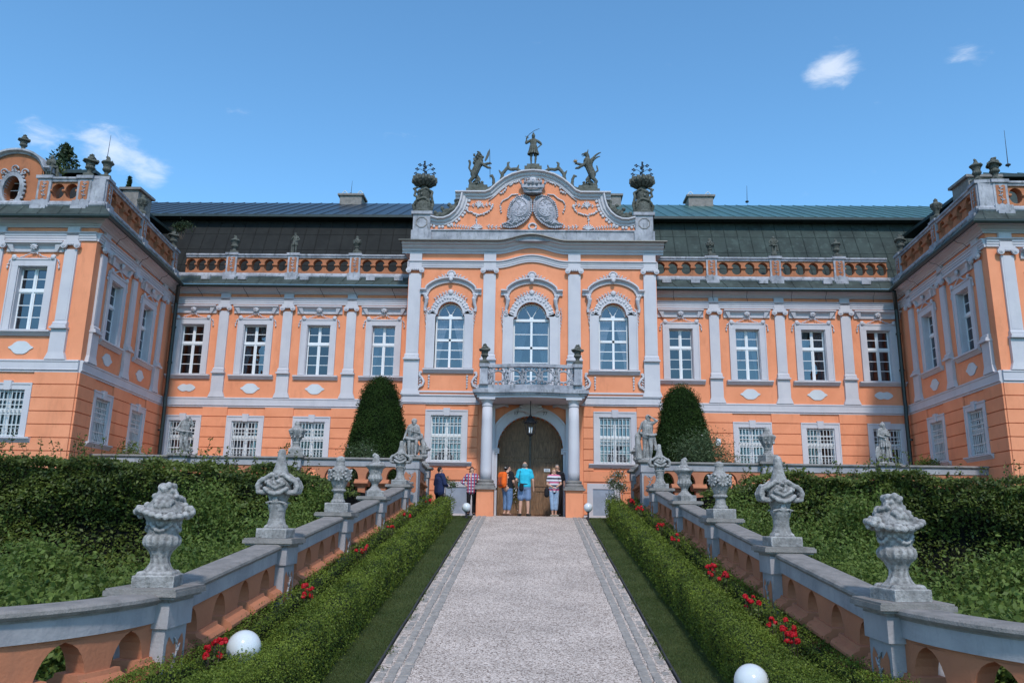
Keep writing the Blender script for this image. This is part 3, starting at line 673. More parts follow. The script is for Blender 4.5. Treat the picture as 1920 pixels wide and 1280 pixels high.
for x,Y,z0,z1 in ((-8.78,34.7,15.0,15.75),(10.15,34.7,14.7,15.6),(-14.9,24.7,11.5,12.9),(-18.1,29.5,12.3,13.6),(16.6,25.5,12.2,13.6)):
    m=M(); m.cap((x,y_(Y),z0),(x+.03,y_(Y),z1),.016,.006,6); m.ell((x,y_(Y),z0+.08),(.09,.09,.05)); pp('lightning_rod',m,'blackiron')
# downpipes in the inner corners
for s in (-1,1):
    m=M(); x=s*13.88; m.tube([(x-s*.3,y_(28.3),8.5),(x-s*.15,y_(28.6),8.2),(x,y_(28.9),7.95),(x,y_(28.92),4.5),(x-s*.02,y_(28.85),4.2),(x-s*.06,y_(28.8),3.9),(x-s*.06,y_(28.8),.6)],.075,8)
    for z in (7,5.6,3,1.6): m.tube([(x,y_(28.92 if z>4 else 28.8),z-.03),(x,y_(28.92 if z>4 else 28.8),z+.03)],.1,8)
    pp('downpipe',m,'pipe')
# ---- left wing gable with the oval window
m=M(); gx=-2.92
out_=[(-1.0,9.0),(-1.0,10.15),(-.98,10.3)]+[(.98*math.cos(a),10.28+.62*math.sin(a)) for a in [PI*.93-PI*.86*i/12 for i in range(13)]]+[(.98,10.3),(1.0,10.15),(1.0,9.0)]
el=[(.27*math.cos(a),9.66+.44*math.sin(a)) for a in [2*PI*i/28 for i in range(28)]]
inn=[(p[0],p[1]) for p in el]+[el[0]]
oo=[]
for p in inn:
    a=math.atan2((p[1]-9.66)/.44,p[0]/.27); c,q=math.cos(a),math.sin(a); best=None
    for t in [k*.01 for k in range(1,240)]:
        x,z=c*t,9.66+q*t; top=10.28+.62*math.sqrt(max(0,1-(x/.98)**2)) if abs(x)<.98 else 10.3
        if abs(x)>=.86 or z<=8.9 or z>=top: break
    oo.append((x,z))
m.ring(inn,oo,-.0,.5); gb=part('gable',m,'roofplaster','frontL',gx,-.05)
m=M(); m.box(.84,.9,0,.9,8.9,10.3); m.box(-.9,-.84,0,.9,8.9,10.3); obj('gable_side',m,'roofplaster',gb)
m=M(); m.vsweep([(-1.15,10.32),(-.95,10.33)]+[(.9*math.cos(a),10.3+.62*math.sin(a)) for a in [PI*.92-PI*.84*i/16 for i in range(17)]]+[(.95,10.33),(1.15,10.32)],[(.5,-.06),(-.05,-.06),(-.08,-.02),(-.16,.02),(-.16,.08),(.5,.1)]); obj('gable_cornice',m,'oldtrim',gb)
m=M(); e2=[(.27*math.cos(a),9.66+.44*math.sin(a)) for a in [2*PI*i/32 for i in range(33)]]; e3=[(.40*math.cos(a),9.66+.57*math.sin(a)) for a in [2*PI*i/32 for i in range(33)]]; m.ring(e2,e3,-.08,.12)
for k in range(26):
    a=2*PI*k/26; m.ell((.42*math.cos(a),-.06,9.66+.60*math.sin(a)),(.05,.04,.05),seg=6,rings=4)
for sx,q in ((-1,.3),(1,.3),(0,.0)): scroll(m,(sx*.33,10.22+(.12 if sx==0 else 0)),.13,1.1,0,1,.03,-.06,12)
obj('oval_surround',m,'oldtrim',gb,smooth=True)
m=M(); m.quad((-.45,.3,9.1),(.45,.3,9.1),(.45,.3,10.2),(-.45,.3,10.2)); obj('pane',m,'dimglass',gb)
m=M(); m.box(-.012,.012,.27,.29,9.2,10.1); 
for z in (9.45,9.75,10.0): m.box(-.3,.3,.272,.288,z-.01,z+.01)
obj('window_frame',m,'white',gb); m=M(); m.box(-.5,.5,.5,.9,9.0,10.3); obj('interior',m,'dark',gb)
m=M(); scroll(m,(1.08,9.3),.14,1.3,PI/2,1,.045,-.05,14); scroll(m,(1.02,9.6),.08,1.2,-PI/2,-1,.03,-.05,12); obj('gable_scroll',m,'darkstone',gb,smooth=True)

# ================= central block (risalit) =================
def hR(u,a=.25,w=1.33): return a*(.5+.5*math.cos(PI*u/w)) if abs(u)<w else 0
def arched(w,h,r,n=14): # opening with small shoulders, springing at h
    return [(-w,0),(w,0),(w,h-.1),(w-.02,h-.03),(r+.03,h-.0)]+arc(0,h+.02,r,0,PI,n)+[(-r-.03,h),(-w+.02,h-.03),(-w,h-.1)]
sh=lambda P,dx,dz:[(x+dx,z+dz) for x,z in P]
m=M(); oa=arched(.545,2.03,.47); ob_=arched(.675,2.75,.56)
g1=rect(-3.03-.575,-3.03+.575,1.90,3.57); g2=rect(3.03-.575,3.03+.575,1.90,3.57)
c1=rect(-2.62-.38,-2.62+.38,.3,1.06); c2=rect(2.62-.38,2.62+.38,.3,1.06)
gate=[(-1.17,0),(1.17,0)]+arc(0,2.40,1.17,0,PI,20)
ops=[sh(oa,-3.03,5.30),sh(oa,3.03,5.30),sh(ob_,0,4.50),g1,g2]
m.wall(-4.65,4.65,.0,10.02,ops+[sh(gate,0,0)],0,.45,False)
# note: the cellar openings are shallow recesses framed by their surrounds
blocks=[(-3.81,-2.25,1.9,3.8),(2.25,3.81,1.9,3.8),(-1.9,1.9,0,4.0),(-3.2,-2.02,.0,1.26),(2.02,3.2,0,1.26)]
courses(m,-4.65,4.65,blocks,.12)
for s in (-1,1): m.quad((s*4.65,0,0),(s*4.65,1.25,0),(s*4.65,1.25,10.02),(s*4.65,0,10.02))
part('wall',m,'plaster','ris')
for a,b in ((-4.70,-1.9),(1.9,4.70)): m=M(); m.box(a,b,-.075,-.049,-.05,.12); part('wall_plinth',m,'trim','ris')
for s in (-1,1):
    m=M(); m.box(-.58,-.38,-.06,-.001,0,1.22); m.box(.38,.58,-.06,-.001,0,1.22); m.box(-.38,.38,-.06,-.001,1.03,1.22); o=part('cellar_window',m,'trim','ris',s*2.60); m=M(); m.box(-.38,.38,-.03,-.005,0,1.03); obj('shutter',m,mat('grey_blue_shutter',(.30,.34,.42),.8,.1,3,.1),o)
US=[-4.66+.05*i for i in range(0,1000) if -4.66+.05*i<4.66]+[4.66]
fz=[(-.001,3.97),(-.06,3.97),(-.06,4.0),(-.1,4.03),(-.08,4.05),(-.08,4.24),(-.12,4.27),(-.12,4.32),(-.001,4.33)]
for a,b in ((-4.7,-1.75),(1.75,4.7)):
    m=M(); m.mould(fz,[a,b]); part('frieze',m,'trim','ris')
m=M(); m.mould([(-.001,9.14),(-.06,9.14),(-.06,9.20),(-.08,9.205),(-.08,9.28),(-.1,9.285),(-.1,9.35),(-.15,9.37),(-.15,9.41),(-.001,9.42)],US,hR); part('entablature',m,'trim','ris')
m=M(); m.mould([(-.001,9.70),(-.05,9.70),(-.05,9.76),(-.10,9.80),(-.11,9.86),(-.22,9.93),(-.24,9.98),(-.34,10.0),(-.36,10.04),(-.40,10.09),(-.001,10.16)],[-4.66-.26]+US+[4.92],hR); part('cornice',m,'trim','ris')
m=M(); m.mould([(-.001,10.165),(-.39,10.095),(-.46,10.06),(-.49,10.08),(-.48,10.12),(-.001,10.23)],[-4.66-.36]+US+[5.02],hR); part('eave_sheet',m,'pipe','ris')
for s in (-1,1):   # return of cornice along the flanks
    for d0,d1,za,zb,mt in ((0,.16,9.72,9.86,'trim'),(0,.26,9.861,10.06,'trim'),(0,.36,10.061,10.13,'pipe')):
        m=M(); m.box(min(s*4.66,s*(4.66+d1)),max(s*4.66,s*(4.66+d1)),.0,1.6,za,zb); part('cornice_return',m,mt,'ris')
    m=M(); m.box(min(s*4.66,s*4.72),max(s*4.66,s*4.72),-.0,1.2,9.14,9.41); part('entablature_return',m,'trim','ris')
for u in (-4.39,-1.585,1.585,4.39): PR.put(pw('ris',u,0,5.65),palace)
# arched side windows
def arch_window(w,h,r,ow,rows,big=False):
    inn=arched(w,h,r,18)[1:]; 
    inn=[(w,0)]+inn[1:-1]+[(-w,h-.1),(-w,0)]
    outp=[]
    for x,z in inn:
        if z<h-.05: outp.append((math.copysign(ow,x),z if z<.1 else h+.10 if z>h-.2 else z))
        else:
            a=math.atan2(z-h-.02,x); rr=r+.27+.09*math.exp(-((a-PI/2)/.28)**2); outp.append((rr*math.cos(a) if abs(x)<r+.02 else math.copysign(ow-.1,x), h+.02+rr*math.sin(a) if abs(x)<r+.02 else h+.18))
    m=M(); m.ring(inn,outp,-.06,.0); m.ring([(x,z) for x,z in inn],[(x*1.0,z) for x,z in inn],0,.28)
    for (x0,z0),(x1,z1) in zip(inn[:-1],inn[1:]): m.quad((x0,-.06,z0),(x1,-.06,z1),(x1,.28,z1),(x0,.28,z0))
    for sx in (-1,1): m.box(min(sx*ow,sx*(ow-.05)),max(sx*ow,sx*(ow-.05)),-.085,-.06,0,h+.08)
    o=obj('window',m,'trim')
    f=M(); y0,y1=.19,.24
    for sx in (-1,1): f.box(min(sx*w,sx*(w-.06)),max(sx*w,sx*(w-.06)),y0,y1,0,h)
    f.box(-w,w,y0-.03,y1,h-.13,h-.03); f.box(-w+.06,w-.06,y0,y1,0,.06); f.box(-.04,.04,y0-.02,y1,.06,h-.13)
    zt=h*.535 if not big else 1.62; f.box(-w+.06,w-.06,y0-.02,y1,zt-.04,zt+.05)
    for a,b in ((-w+.06,-.04),(.04,w-.06)):
        muntin(f,a,b,.06,zt-.04,1,rows,y0+.01,y1-.01,.03); muntin(f,a,b,zt+.05,h-.13,1,2,y0+.01,y1-.01,.03)
    ar=arc(0,h,r,0,PI,16); ar2=arc(0,h,r-.05,0,PI,16); f.ring(ar2,ar,y0,y1)
    for a in (PI*.33,PI*.67): f.tube([(.05*math.cos(a),y0+.02,h+.02),((r-.04)*math.cos(a),y0+.02,h+(r-.04)*math.sin(a))],.014,4)
    f.ell((0,y0,h),(.08,.03,.05)); obj('window_frame',f,'white',o)
    g=M(); g.quad((-w,.22,0),(w,.22,0),(w,.22,h+r),(-w,.22,h+r)); obj('pane',g,'glass',o)
    obj('interior',interior(w,h+r),'dark',o); obj('curtain',curtainmesh(w,h-.1,0),'curtain',o,smooth=True)
    # rocaille relief on the arch
    k=M(); rn=random.Random(5)
    for i in range(17):
        a=PI*(.06+.88*i/16); rr=r+.14+.02*math.sin(i*2.1); k.ell((rr*math.cos(a),-.07,h+.02+rr*math.sin(a)),(.06,.025,.032),(0,-a+.6*math.sin(i*1.7),0),7,4)
        rr=r+.25+.07*math.exp(-((a-PI/2)/.28)**2); k.ell((rr*math.cos(a),-.06,h+.02+rr*math.sin(a)),(.045,.03,.035),(0,-a,0),6,4)
    for sx in (-1,1):
        scroll(k,(sx*(ow-.12),h+.12),.12,1.2,PI/2,-sx,.025,-.08,12); garland(k,[(sx*(ow+.02),h+.35),(sx*(ow+.05),h),(sx*(ow+.0),h-.4),(sx*(ow-.02),h-.62)],.035,-.06,.9,rn)
    top=h+.02+r+.36; sprig(k,[(0,top+.02),(.2,top+.0),(.42,top-.12),(.6,top-.27)],.05,-.05,rn); sprig(k,[(0,top+.02),(-.2,top+.0),(-.42,top-.12),(-.6,top-.27)],.05,-.05,rn)
    k.ell((0,-.07,top),(.1,.06,.11)); obj('arch_relief',k,'trim',o,smooth=True)
    # curved hood with consoles
    hw=1.15; hz=h+.92 if not big else h+.98
    def hh(u): return .44*math.cos(PI*u/1.9) if abs(u)<.95 else 0
    path=[(-hw,hz),(-.93,hz)]+[(x,hz+.46*math.sqrt(max(0,1-(x/.96)**2))**1.35) for x in [-.9+.075*i for i in range(25)]]+[(.93,hz),(hw,hz)]
    d=M(); d.vsweep(path,[(-.001,-.16),(-.07,-.16),(-.09,-.1),(-.06,-.09),(-.09,-.05),(-.16,-.02),(-.2,0),(-.2,.05),(-.001,.07)]); 
    obj('hood',d,'trim',o)
    for sx in (-1,1):
        c=M(); x=sx*(hw-.22); p=[(x,-.13,hz-.22),(x-sx*.05,-.16,hz-.35),(x-sx*.03,-.12,hz-.5),(x+sx*.02,-.07,hz-.68),(x+sx*.0,-.05,hz-.8)]; c.tube(p,[.085,.08,.06,.05,.06],8); c.box(x-.1,x+.1,-.2,-.001,hz-.2,hz-.14)
        scroll(c,(x,hz-.25),.07,1.1,0,sx,.02,-.22,10); obj('console',c,'trim',o,smooth=False)
    e=M(); zt2=hz+.50; rn=random.Random(9)
    e.ell((0,-.07,zt2+.08),(.13,.07,.14)); 
    for q in range(9): a=PI*q/8; e.ell((.14*math.cos(a),-.08,zt2+.12+.13*math.sin(a)),(.05,.04,.035),(0,-a,0),6,4)
    e.ell((0,-.2,zt2-.1),(.08,.05,.09))
    for sx in (-1,1): sprig(e,[(sx*.12,zt2+.1),(sx*.35,zt2+.05),(sx*.6,zt2-.1),(sx*.82,zt2-.32)],.062,-.05,rn)
    obj('crest',e,'trim',o,smooth=True)
    return o
W1=Proto(arch_window(.545,2.03,.47,.88,3))
for u in (-3.03,3.03):
    W1.put(pw('ris',u,0,5.30),palace)
    part('sill',sillm(.93,.17,.16),'trim','ris',u,0,5.11)
    m=M(); m.box(-1.28,1.28,-.05,-.001,4.40,4.46); part('apron_ledge',m,'trim','ris',u)
    for sx in (-1,1):
        m=M(); m.tube([(sx*.98,-.05,5.16),(sx*1.06,-.06,5.05),(sx*.95,-.06,4.93),(sx*.88,-.06,4.8),(sx*.92,-.06,4.66),(sx*1.05,-.06,4.58),(sx*1.16,-.06,4.55)],[.03,.04,.045,.05,.045,.04,.03],6)
        scroll(m,(sx*1.12,4.58),.11,1.5,PI/2,-sx,.03,-.07,16); scroll(m,(sx*1.0,5.12),.07,1.2,-PI/2,sx,.025,-.07,12)
        for q in range(4): m.ell((sx*(1.02+.0*q),-.05,4.98-.1*q),(.07,.03,.03),(0,sx*.6,0),6,4)
        for q in range(5): m.ell((sx*.70,-.03,5.0-.1*q),(.045-.004*q,.03,.05),(0,.3*(-1)**q,0),6,4)
        part('apron_scroll',m,'trim','ris',u,smooth=True)
W2=arch_window(.675,2.75,.56,1.06,3,True); W2.parent=palace; W2.matrix_local=pw('ris',0,0,4.50)
for i,u in enumerate((-3.03,3.03)): WRG.put(pw('ris',u,0,1.91),palace)
# gate surround and gate
m=M(); i_=arc(0,2.40,1.17,0,PI,24); o_=arc(0,2.40,1.47,0,PI,24); m.ring(i_,o_,-.10,0)
for (x0,z0),(x1,z1) in zip(i_[:-1],i_[1:]): m.quad((x0,-.10,z0),(x1,-.10,z1),(x1,.45,z1),(x0,.45,z0))
o2=arc(0,2.40,1.53,0,PI,24); m.ring(o_,o2,-.13,0)
for s in (-1,1):
    m.box(min(s*1.17,s*1.45),max(s*1.17,s*1.45),-.10,.45,0,2.22); m.mould([(-.001,2.22),(-.13,2.22),(-.14,2.27),(-.17,2.29),(-.17,2.35),(-.2,2.36),(-.2,2.40),(-.001,2.40)],[s*1.10 if s>0 else -1.52,1.52 if s>0 else -1.10])
ga=part('gate_surround',m,'trim','ris')
m=M(); rn=random.Random(2)   # shell keystone
m.ell((0,-.16,3.86),(.34,.10,.26)); 
for q in range(9): a=PI*(.02+.96*q/8); m.cap((.1*math.cos(a),-.22,3.74+.05*math.sin(a)),(.38*math.cos(a),-.2,3.76+.32*math.sin(a)),.04,.06)
obj('keystone_shell',m,'trim',ga,smooth=True)
for s in (-1,1):
    m=M(); m.tube([(s*1.62,-.06,3.72),(s*1.45,-.07,3.86),(s*1.2,-.08,3.93),(s*.95,-.08,3.98),(s*.8,-.08,3.9)],[.05,.09,.1,.07,.04],6); m.tube([(s*1.45,-.06,3.9),(s*1.55,-.06,3.6),(s*1.62,-.06,3.35),(s*1.6,-.06,3.1)],[.08,.07,.05,.03],6)
    for q in range(5): m.ell((s*(1.05+.12*q),-.07,3.96-.05*q+.08*(q%2)),(.11,.04,.05),(0,s*(.5+.3*q),0),7,4)
    obj('spandrel_relief',m,'trim',ga,smooth=True)
def text(s,x,z,size,y=-.115,m='grout',parent=None,name='lettering',ext=.006):
    c=bpy.data.curves.new('t','FONT'); c.body=s; c.size=size; c.extrude=ext; c.align_x='CENTER'; c.align_y='CENTER'
    o=bpy.data.objects.new('tmp',c); COL.objects.link(o); bpy.context.view_layer.update(); me=bpy.data.meshes.new_from_object(o.evaluated_get(bpy.context.evaluated_depsgraph_get())); bpy.data.objects.remove(o); me.materials.clear()
    return obj(name,me,m,parent,Matrix.Translation((x,y,z))@Matrix.Rotation(PI/2,4,'X'))
text('17',-.52,3.66,.17,parent=ga,name='date'); text('77',.52,3.66,.17,parent=ga,name='date')
for s in (-1,1):
    m=M(); x0,x1=(-1.16,-.035) if s<0 else (.035,1.16)
    pts=[(x0,0.02),(x1,0.02)]+([(x1,2.40+math.sqrt(1.16**2-x1**2))] if s<0 else [])+[(x,2.40+math.sqrt(max(0,1.16**2-x*x))) for x in ([x1-(x1-x0)*i/14 for i in range(1,15)] if s<0 else [x1-(x1-x0)*i/14 for i in range(0,15)])]
    m.prism(pts,.30,.36)
    c=(x0+x1)/2
    for k in range(8): xx=x0+.02+(1.125-.04)*k/8; zt=2.35+math.sqrt(max(0,1.12**2-min(1.1,abs(xx+.14))**2)); m.box(xx+.01,xx+.135,.285,.30,.05,zt-.06)
    lf=part('gate_leaf',m,'wood','ris')
    m=M()
    for z0,z1 in ((.12,.98),(1.1,2.0),(2.12,2.75)):
        for a,b in ((c-.44,c+.44),):
            m.box(a,b,.26,.286,z0,z0+.05); m.box(a,b,.26,.286,z1-.05,z1); m.box(a,a+.05,.26,.286,z0+.05,z1-.05); m.box(b-.05,b,.26,.286,z0+.05,z1-.05)
            m.frus((0,0,0,0),(0,0,0,0),0,0) if False else None
    obj('panel_moulding',m,'wood',lf)
m=M(); m.box(-1.4,1.4,.5,.9,-.1,3.8); part('gateway_backing',m,'dark','ris')  # added dark block, keeps sky from showing round the gate leaves
m=M(); m.box(-.035,.035,.24,.31,.02,3.55); part('gate_post',m,mat('worn_brown_wood',(.13,.11,.09),.7,.2,6,.3),'ris')
m=M(); m.box(.50,.72,.245,.258,1.62,1.73); sg=part('door_plate',m,'white','ris',label='small white notice plate on the right gate leaf'); 
for k in range(3):
    q=M(); q.box(.53,.69,.240,.244,1.645+.025*k,1.652+.025*k); obj('lettering',q,'grout',sg)
# ---- balcony and columns (frame at the wall, out to n=1.7)
for s in (-1,1):
    m=M(); x=s*1.47; m.box(x-.28,x+.28,-1.9,-1.32,-.3,.90); cl=part('column_plinth',m,'plaster','ris')
    q=M(); q.box(x-.36,x+.36,-1.98,-1.24,.90,.97); q.box(x-.31,x+.31,-1.93,-1.29,.97,1.03); q.lathe([(.30,0),(.31,.04),(.29,.08),(.25,.10),(.27,.14),(.26,.18),(.21,.20)],(x,-1.61,1.03),20); obj('base',q,'coping',cl); q=M(); q.box(x-.33,x+.33,-1.95,-1.27,-.31,-.0); obj('footing',q,'coping',cl)
    q=M(); q.lathe([(.195,1.23),(.195,1.5),(.192,2.4),(.18,3.2),(.168,3.72)],(x,-1.61,0),24); obj('column_shaft',q,'trim',cl,smooth=True)
    q=M(); q.lathe([(.168,3.68),(.19,3.69),(.19,3.73),(.172,3.74),(.175,3.80),(.22,3.86),(.24,3.90)],(x,-1.61,0),24); q.box(x-.27,x+.27,-1.88,-1.34,3.90,3.97); obj('capital',q,'trim',cl)
    # back-edge pilaster strip by wall
    q=M(); q.box(x-.2,x+.2,-.18,0,0.9,3.97); obj('wall_pilaster',q,'trim',cl)
def bf(u): # outward bow of the balcony front
    return 1.72+.16*max(0,math.cos(PI*u/2.2))
US2=[-1.85+.1*i for i in range(38)]
def slab(z0,z1,ex,nm,mt):
    m=M(); top=[];
    us=[-1.80-ex]+[u for u in US2 if abs(u)<1.78+ex]+[1.80+ex]
    n=len(us)
    vs=[(u,-bf(u)-ex,z0) for u in us]+[(u,-bf(u)-ex,z1) for u in us]+[(u,0,z0) for u in us]+[(u,0,z1) for u in us]
    fs=[]
    for i in range(n-1): fs+=[(i,i+1,n+i+1,n+i),(i,i+1,2*n+i+1,2*n+i),(n+i,n+i+1,3*n+i+1,3*n+i)]
    fs+=[(0,n,3*n,2*n),(n-1,2*n-1,4*n-1,3*n-1)]; m.add(vs,fs); return m
bal=part('balcony_slab',slab(3.98,4.06,.03,'a','trim'),'trim','ris')
obj('balcony_moulding',slab(4.061,4.13,.10,'b','trim'),'oldtrim',bal); obj('balcony_cornice',slab(4.131,4.24,.17,'c',''),'oldtrim',bal); obj('balcony_floor',slab(4.241,4.42,.02,'d',''),'oldtrim',bal)
def railcurve(z0,z1,th,nm,ov=0):
    m=M(); path=[(u,-bf(u)+.07,0) for u in US2 if abs(u)<1.60]; m.sweep([(p[0],p[1],0) for p in path],[(-th-ov,z0),(-th-ov,z1),(th+ov,z1),(th+ov,z0)]); return m
obj('handrail',railcurve(5.02,5.13,.10,'r'),'oldtrim',bal)
m=M(); rn=random.Random(8)   # pierced rocaille parapet: scroll-work ring openings
for i,u in enumerate((-1.12,-.56,0,.56,1.12)):
    y=-bf(u)+.07
    p=[(u+.20*math.cos(a)*(1+.12*math.cos(3*a)),y,4.72+.22*math.sin(a)*(1+.1*math.cos(2*a))) for a in [2*PI*k/16 for k in range(17)]]; m.tube(p,.038,6)
    for k in range(12): a=2*PI*k/12; m.ell((u+.25*math.cos(a),y-.02,4.72+.26*math.sin(a)),(.055,.04,.03),(0,rn.uniform(0,3),0),6,4)
for i in range(6):
    u=-1.4+.56*i; y=-bf(u)+.07; m.tube([(u,y,4.42),(u+.03,y,4.55),(u-.03,y,4.7),(u+.03,y,4.85),(u,y,5.02)],[.07,.045,.05,.045,.07],6)
    for z in (4.5,4.95): scroll(m,(u,z),.08,1.2,0,1,.03,y-.03,10)
obj('pierced_parapet',m,'oldtrim',bal,smooth=True)
for s in (-1,1):
    m=M(); x=s*1.60; m.box(x-.12,x+.12,-1.82,-1.58,4.42,5.02); m.box(x-.16,x+.16,-1.87,-1.53,5.021,5.14); m.box(x-.15,x+.15,-1.85,-1.55,4.421,4.52); obj('balcony_pier',m,'oldtrim',bal)
    m=M(); m.box(s*1.60-.07,s*1.60+.07,-1.58,-.001,5.02,5.12); m.box(s*1.60-.05,s*1.60+.05,-1.58,-.001,4.44,4.54)
    for k in range(4): y=-.2-.35*k; p=[(s*1.6,y+.14*math.cos(a),4.78+.2*math.sin(a)) for a in [2*PI*q/12 for q in range(13)]]; m.tube(p,.035,5)
    obj('side_parapet',m,'oldtrim',bal)
# ---- pediment
L_=[(-3.86,11.02),(-3.6,10.95),(-3.35,10.96),(-3.12,11.06),(-2.92,11.24),(-2.78,11.46),(-2.70,11.72),(-2.66,11.98)]
A_=[(-2.66,12.02),(-1.82,12.02),(-1.62,12.10),(-1.36,12.36),(-1.1,12.58),(-.8,12.75),(-.4,12.87),(0,12.91)]
half=L_+A_; mir=[(-x,z) for x,z in half[::-1]]
poly=[(-3.86,10.3)]+half+mir[1:]+[(3.86,10.3)]
YT=-.25
m=M(); m.prism(poly,YT,YT+.45); ped=part('pediment',m,'plaster','ris')
m=M(); m.box(-3.86,3.86,YT-.10,YT+.3,10.12,10.55); m.box(-3.86,3.86,YT-.14,YT-.1,10.5,10.55); obj('pediment_plinth',m,'oldtrim',ped)
cp=[(.45,-.0),(-.0,-.26),(-.05,-.24),(-.07,-.16),(-.12,-.12),(-.14,-.04),(-.22,.0),(-.22,.05),(.45,.07)]
cp=[(YT+y,z) for y,z in [(.45,-.02),(-.001,-.22),(-.05,-.2),(-.06,-.14),(-.12,-.10),(-.14,-.03),(-.24,.01),(-.24,.06),(.5,.07)]]
m=M(); m.vsweep(L_+[(-2.66,12.0)],cp); m.vsweep([(-x,z) for x,z in (L_+[(-2.66,12.0)])][::-1],cp); 
full=[(-2.95,12.02)]+A_[:]+[(-x,z) for x,z in A_[::-1]][1:]+[(2.95,12.02)]; m.vsweep(full,cp); obj('pediment_cornice',m,'trim',ped)
for s in (-1,1):   # scalloped lower edge of the swept cornice
    m=M()
    for (x0,z0),(x1,z1) in zip(L_[:-1],L_[1:]):
        d=math.hypot(x1-x0,z1-z0); k=max(1,int(d/.11)); nx,nz=-(z1-z0)/d,(x1-x0)/d
        for i in range(k): t=(i+.5)/k; m.ell((s*(x0+(x1-x0)*t-nx*.27),YT-.03,z0+(z1-z0)*t-nz*.27),(.065,.03,.065),seg=7,rings=4)
    obj('scalloped_edge',m,'trim',ped,smooth=True)
for s in (-1,1):
    m=M(); x=s*4.19; m.box(x-.33,x+.33,YT-.14,YT+.5,10.5,11.14); m.box(x-.40,x+.40,YT-.2,YT+.55,11.141,11.26); m.box(x-.38,x+.38,YT-.18,YT+.52,10.12,10.5)
    o=part('pediment_pier',m,'oldtrim','ris'); q=M(); ring=[(x+.2*math.cos(a+PI/8),10.82+.2*math.sin(a+PI/8)) for a in [2*PI*k/8 for k in range(9)]]; r2=[(x+.23*math.cos(a+PI/8),10.82+.23*math.sin(a+PI/8)) for a in [2*PI*k/8 for k in range(9)]]; q.ring(ring,r2,YT-.16,YT-.14); obj('octagon_panel',q,'coping',o)
# two cartouche shields
for s in (-1,1):
    m=M(); out2=[(.06,11.72),(.14,11.86),(.34,11.94),(.6,11.88),(.82,11.66),(.92,11.36),(.94,11.1),(.84,10.96),(.96,10.84),(1.12,10.78),(1.08,10.68),(.86,10.64),(.62,10.68),(.36,10.84),(.16,11.05),(.04,11.3)]
    P=[(s*x,z) for x,z in out2]; 
    m.prism(P,YT-.10,YT-.001); cx,cz=s*.5,11.32
    m.prism([(cx+(x-cx)*.74,cz+(z-cz)*.8) for x,z in P],YT-.14,YT-.101)
    for i in range(len(P)):
        (x0,z0),(x1,z1)=P[i],P[(i+1)%len(P)]; k=max(1,int(math.hypot(x1-x0,z1-z0)/.07))
        for j in range(k): t=j/k; m.ell((x0+(x1-x0)*t,YT-.11,z0+(z1-z0)*t),(.045,.04,.045),seg=6,rings=4)
    rn=random.Random(12+s)
    m.tube([(cx+s*.30*math.cos(a),YT-.15,cz+.12+.36*math.sin(a)) for a in [PI*.1+2*PI*.8*k/14 for k in range(15)]],.022,5)
    for q in range(46): m.ell((cx+rn.uniform(-.25,.25),YT-.14,cz+rn.uniform(-.2,.4)),(rn.uniform(.02,.06),.02,rn.uniform(.015,.04)),(0,rn.uniform(0,3),0),6,4)
    for q in range(14): m.ell((cx+s*(-.2+.05*q),YT-.13,cz-.30-.02*q+rn.uniform(-.06,.06)),(.08,.03,.025),(0,rn.uniform(0,3),0),6,4)
    obj('coat_of_arms',m,'shield',ped,smooth=True)
m=M(); # crown
m.add([],[])
cr=M(); seg=14
ptsl=[(-.30,12.02),(-.46,12.36),(.46,12.36),(.30,12.02),(.15,11.97),(0,11.95),(-.15,11.97)]
m.prism(ptsl,YT-.24,YT-.001); m.tube([(-.34,YT-.22,12.04),(-.15,YT-.3,11.99),(.15,YT-.3,11.99),(.34,YT-.22,12.04)],.035,6); m.tube([(-.42,YT-.22,12.22),(-.15,YT-.32,12.18),(.15,YT-.32,12.18),(.42,YT-.22,12.22)],.03,6)
for k in range(7): x=-.46+.92*k/6; m.ell((x,YT-.22-.08*math.cos(x*3),12.40+.03*(k%2)),(.055,.05,.075),seg=7,rings=5); m.ell((x,YT-.24-.08*math.cos(x*3),12.50),.035,seg=6,rings=4)
m.ell((0,YT-.15,12.42),(.36,.16,.14)); obj('crown',m,'oldtrim',ped,smooth=True)
m=M(); rn=random.Random(21); Y9=YT-.035
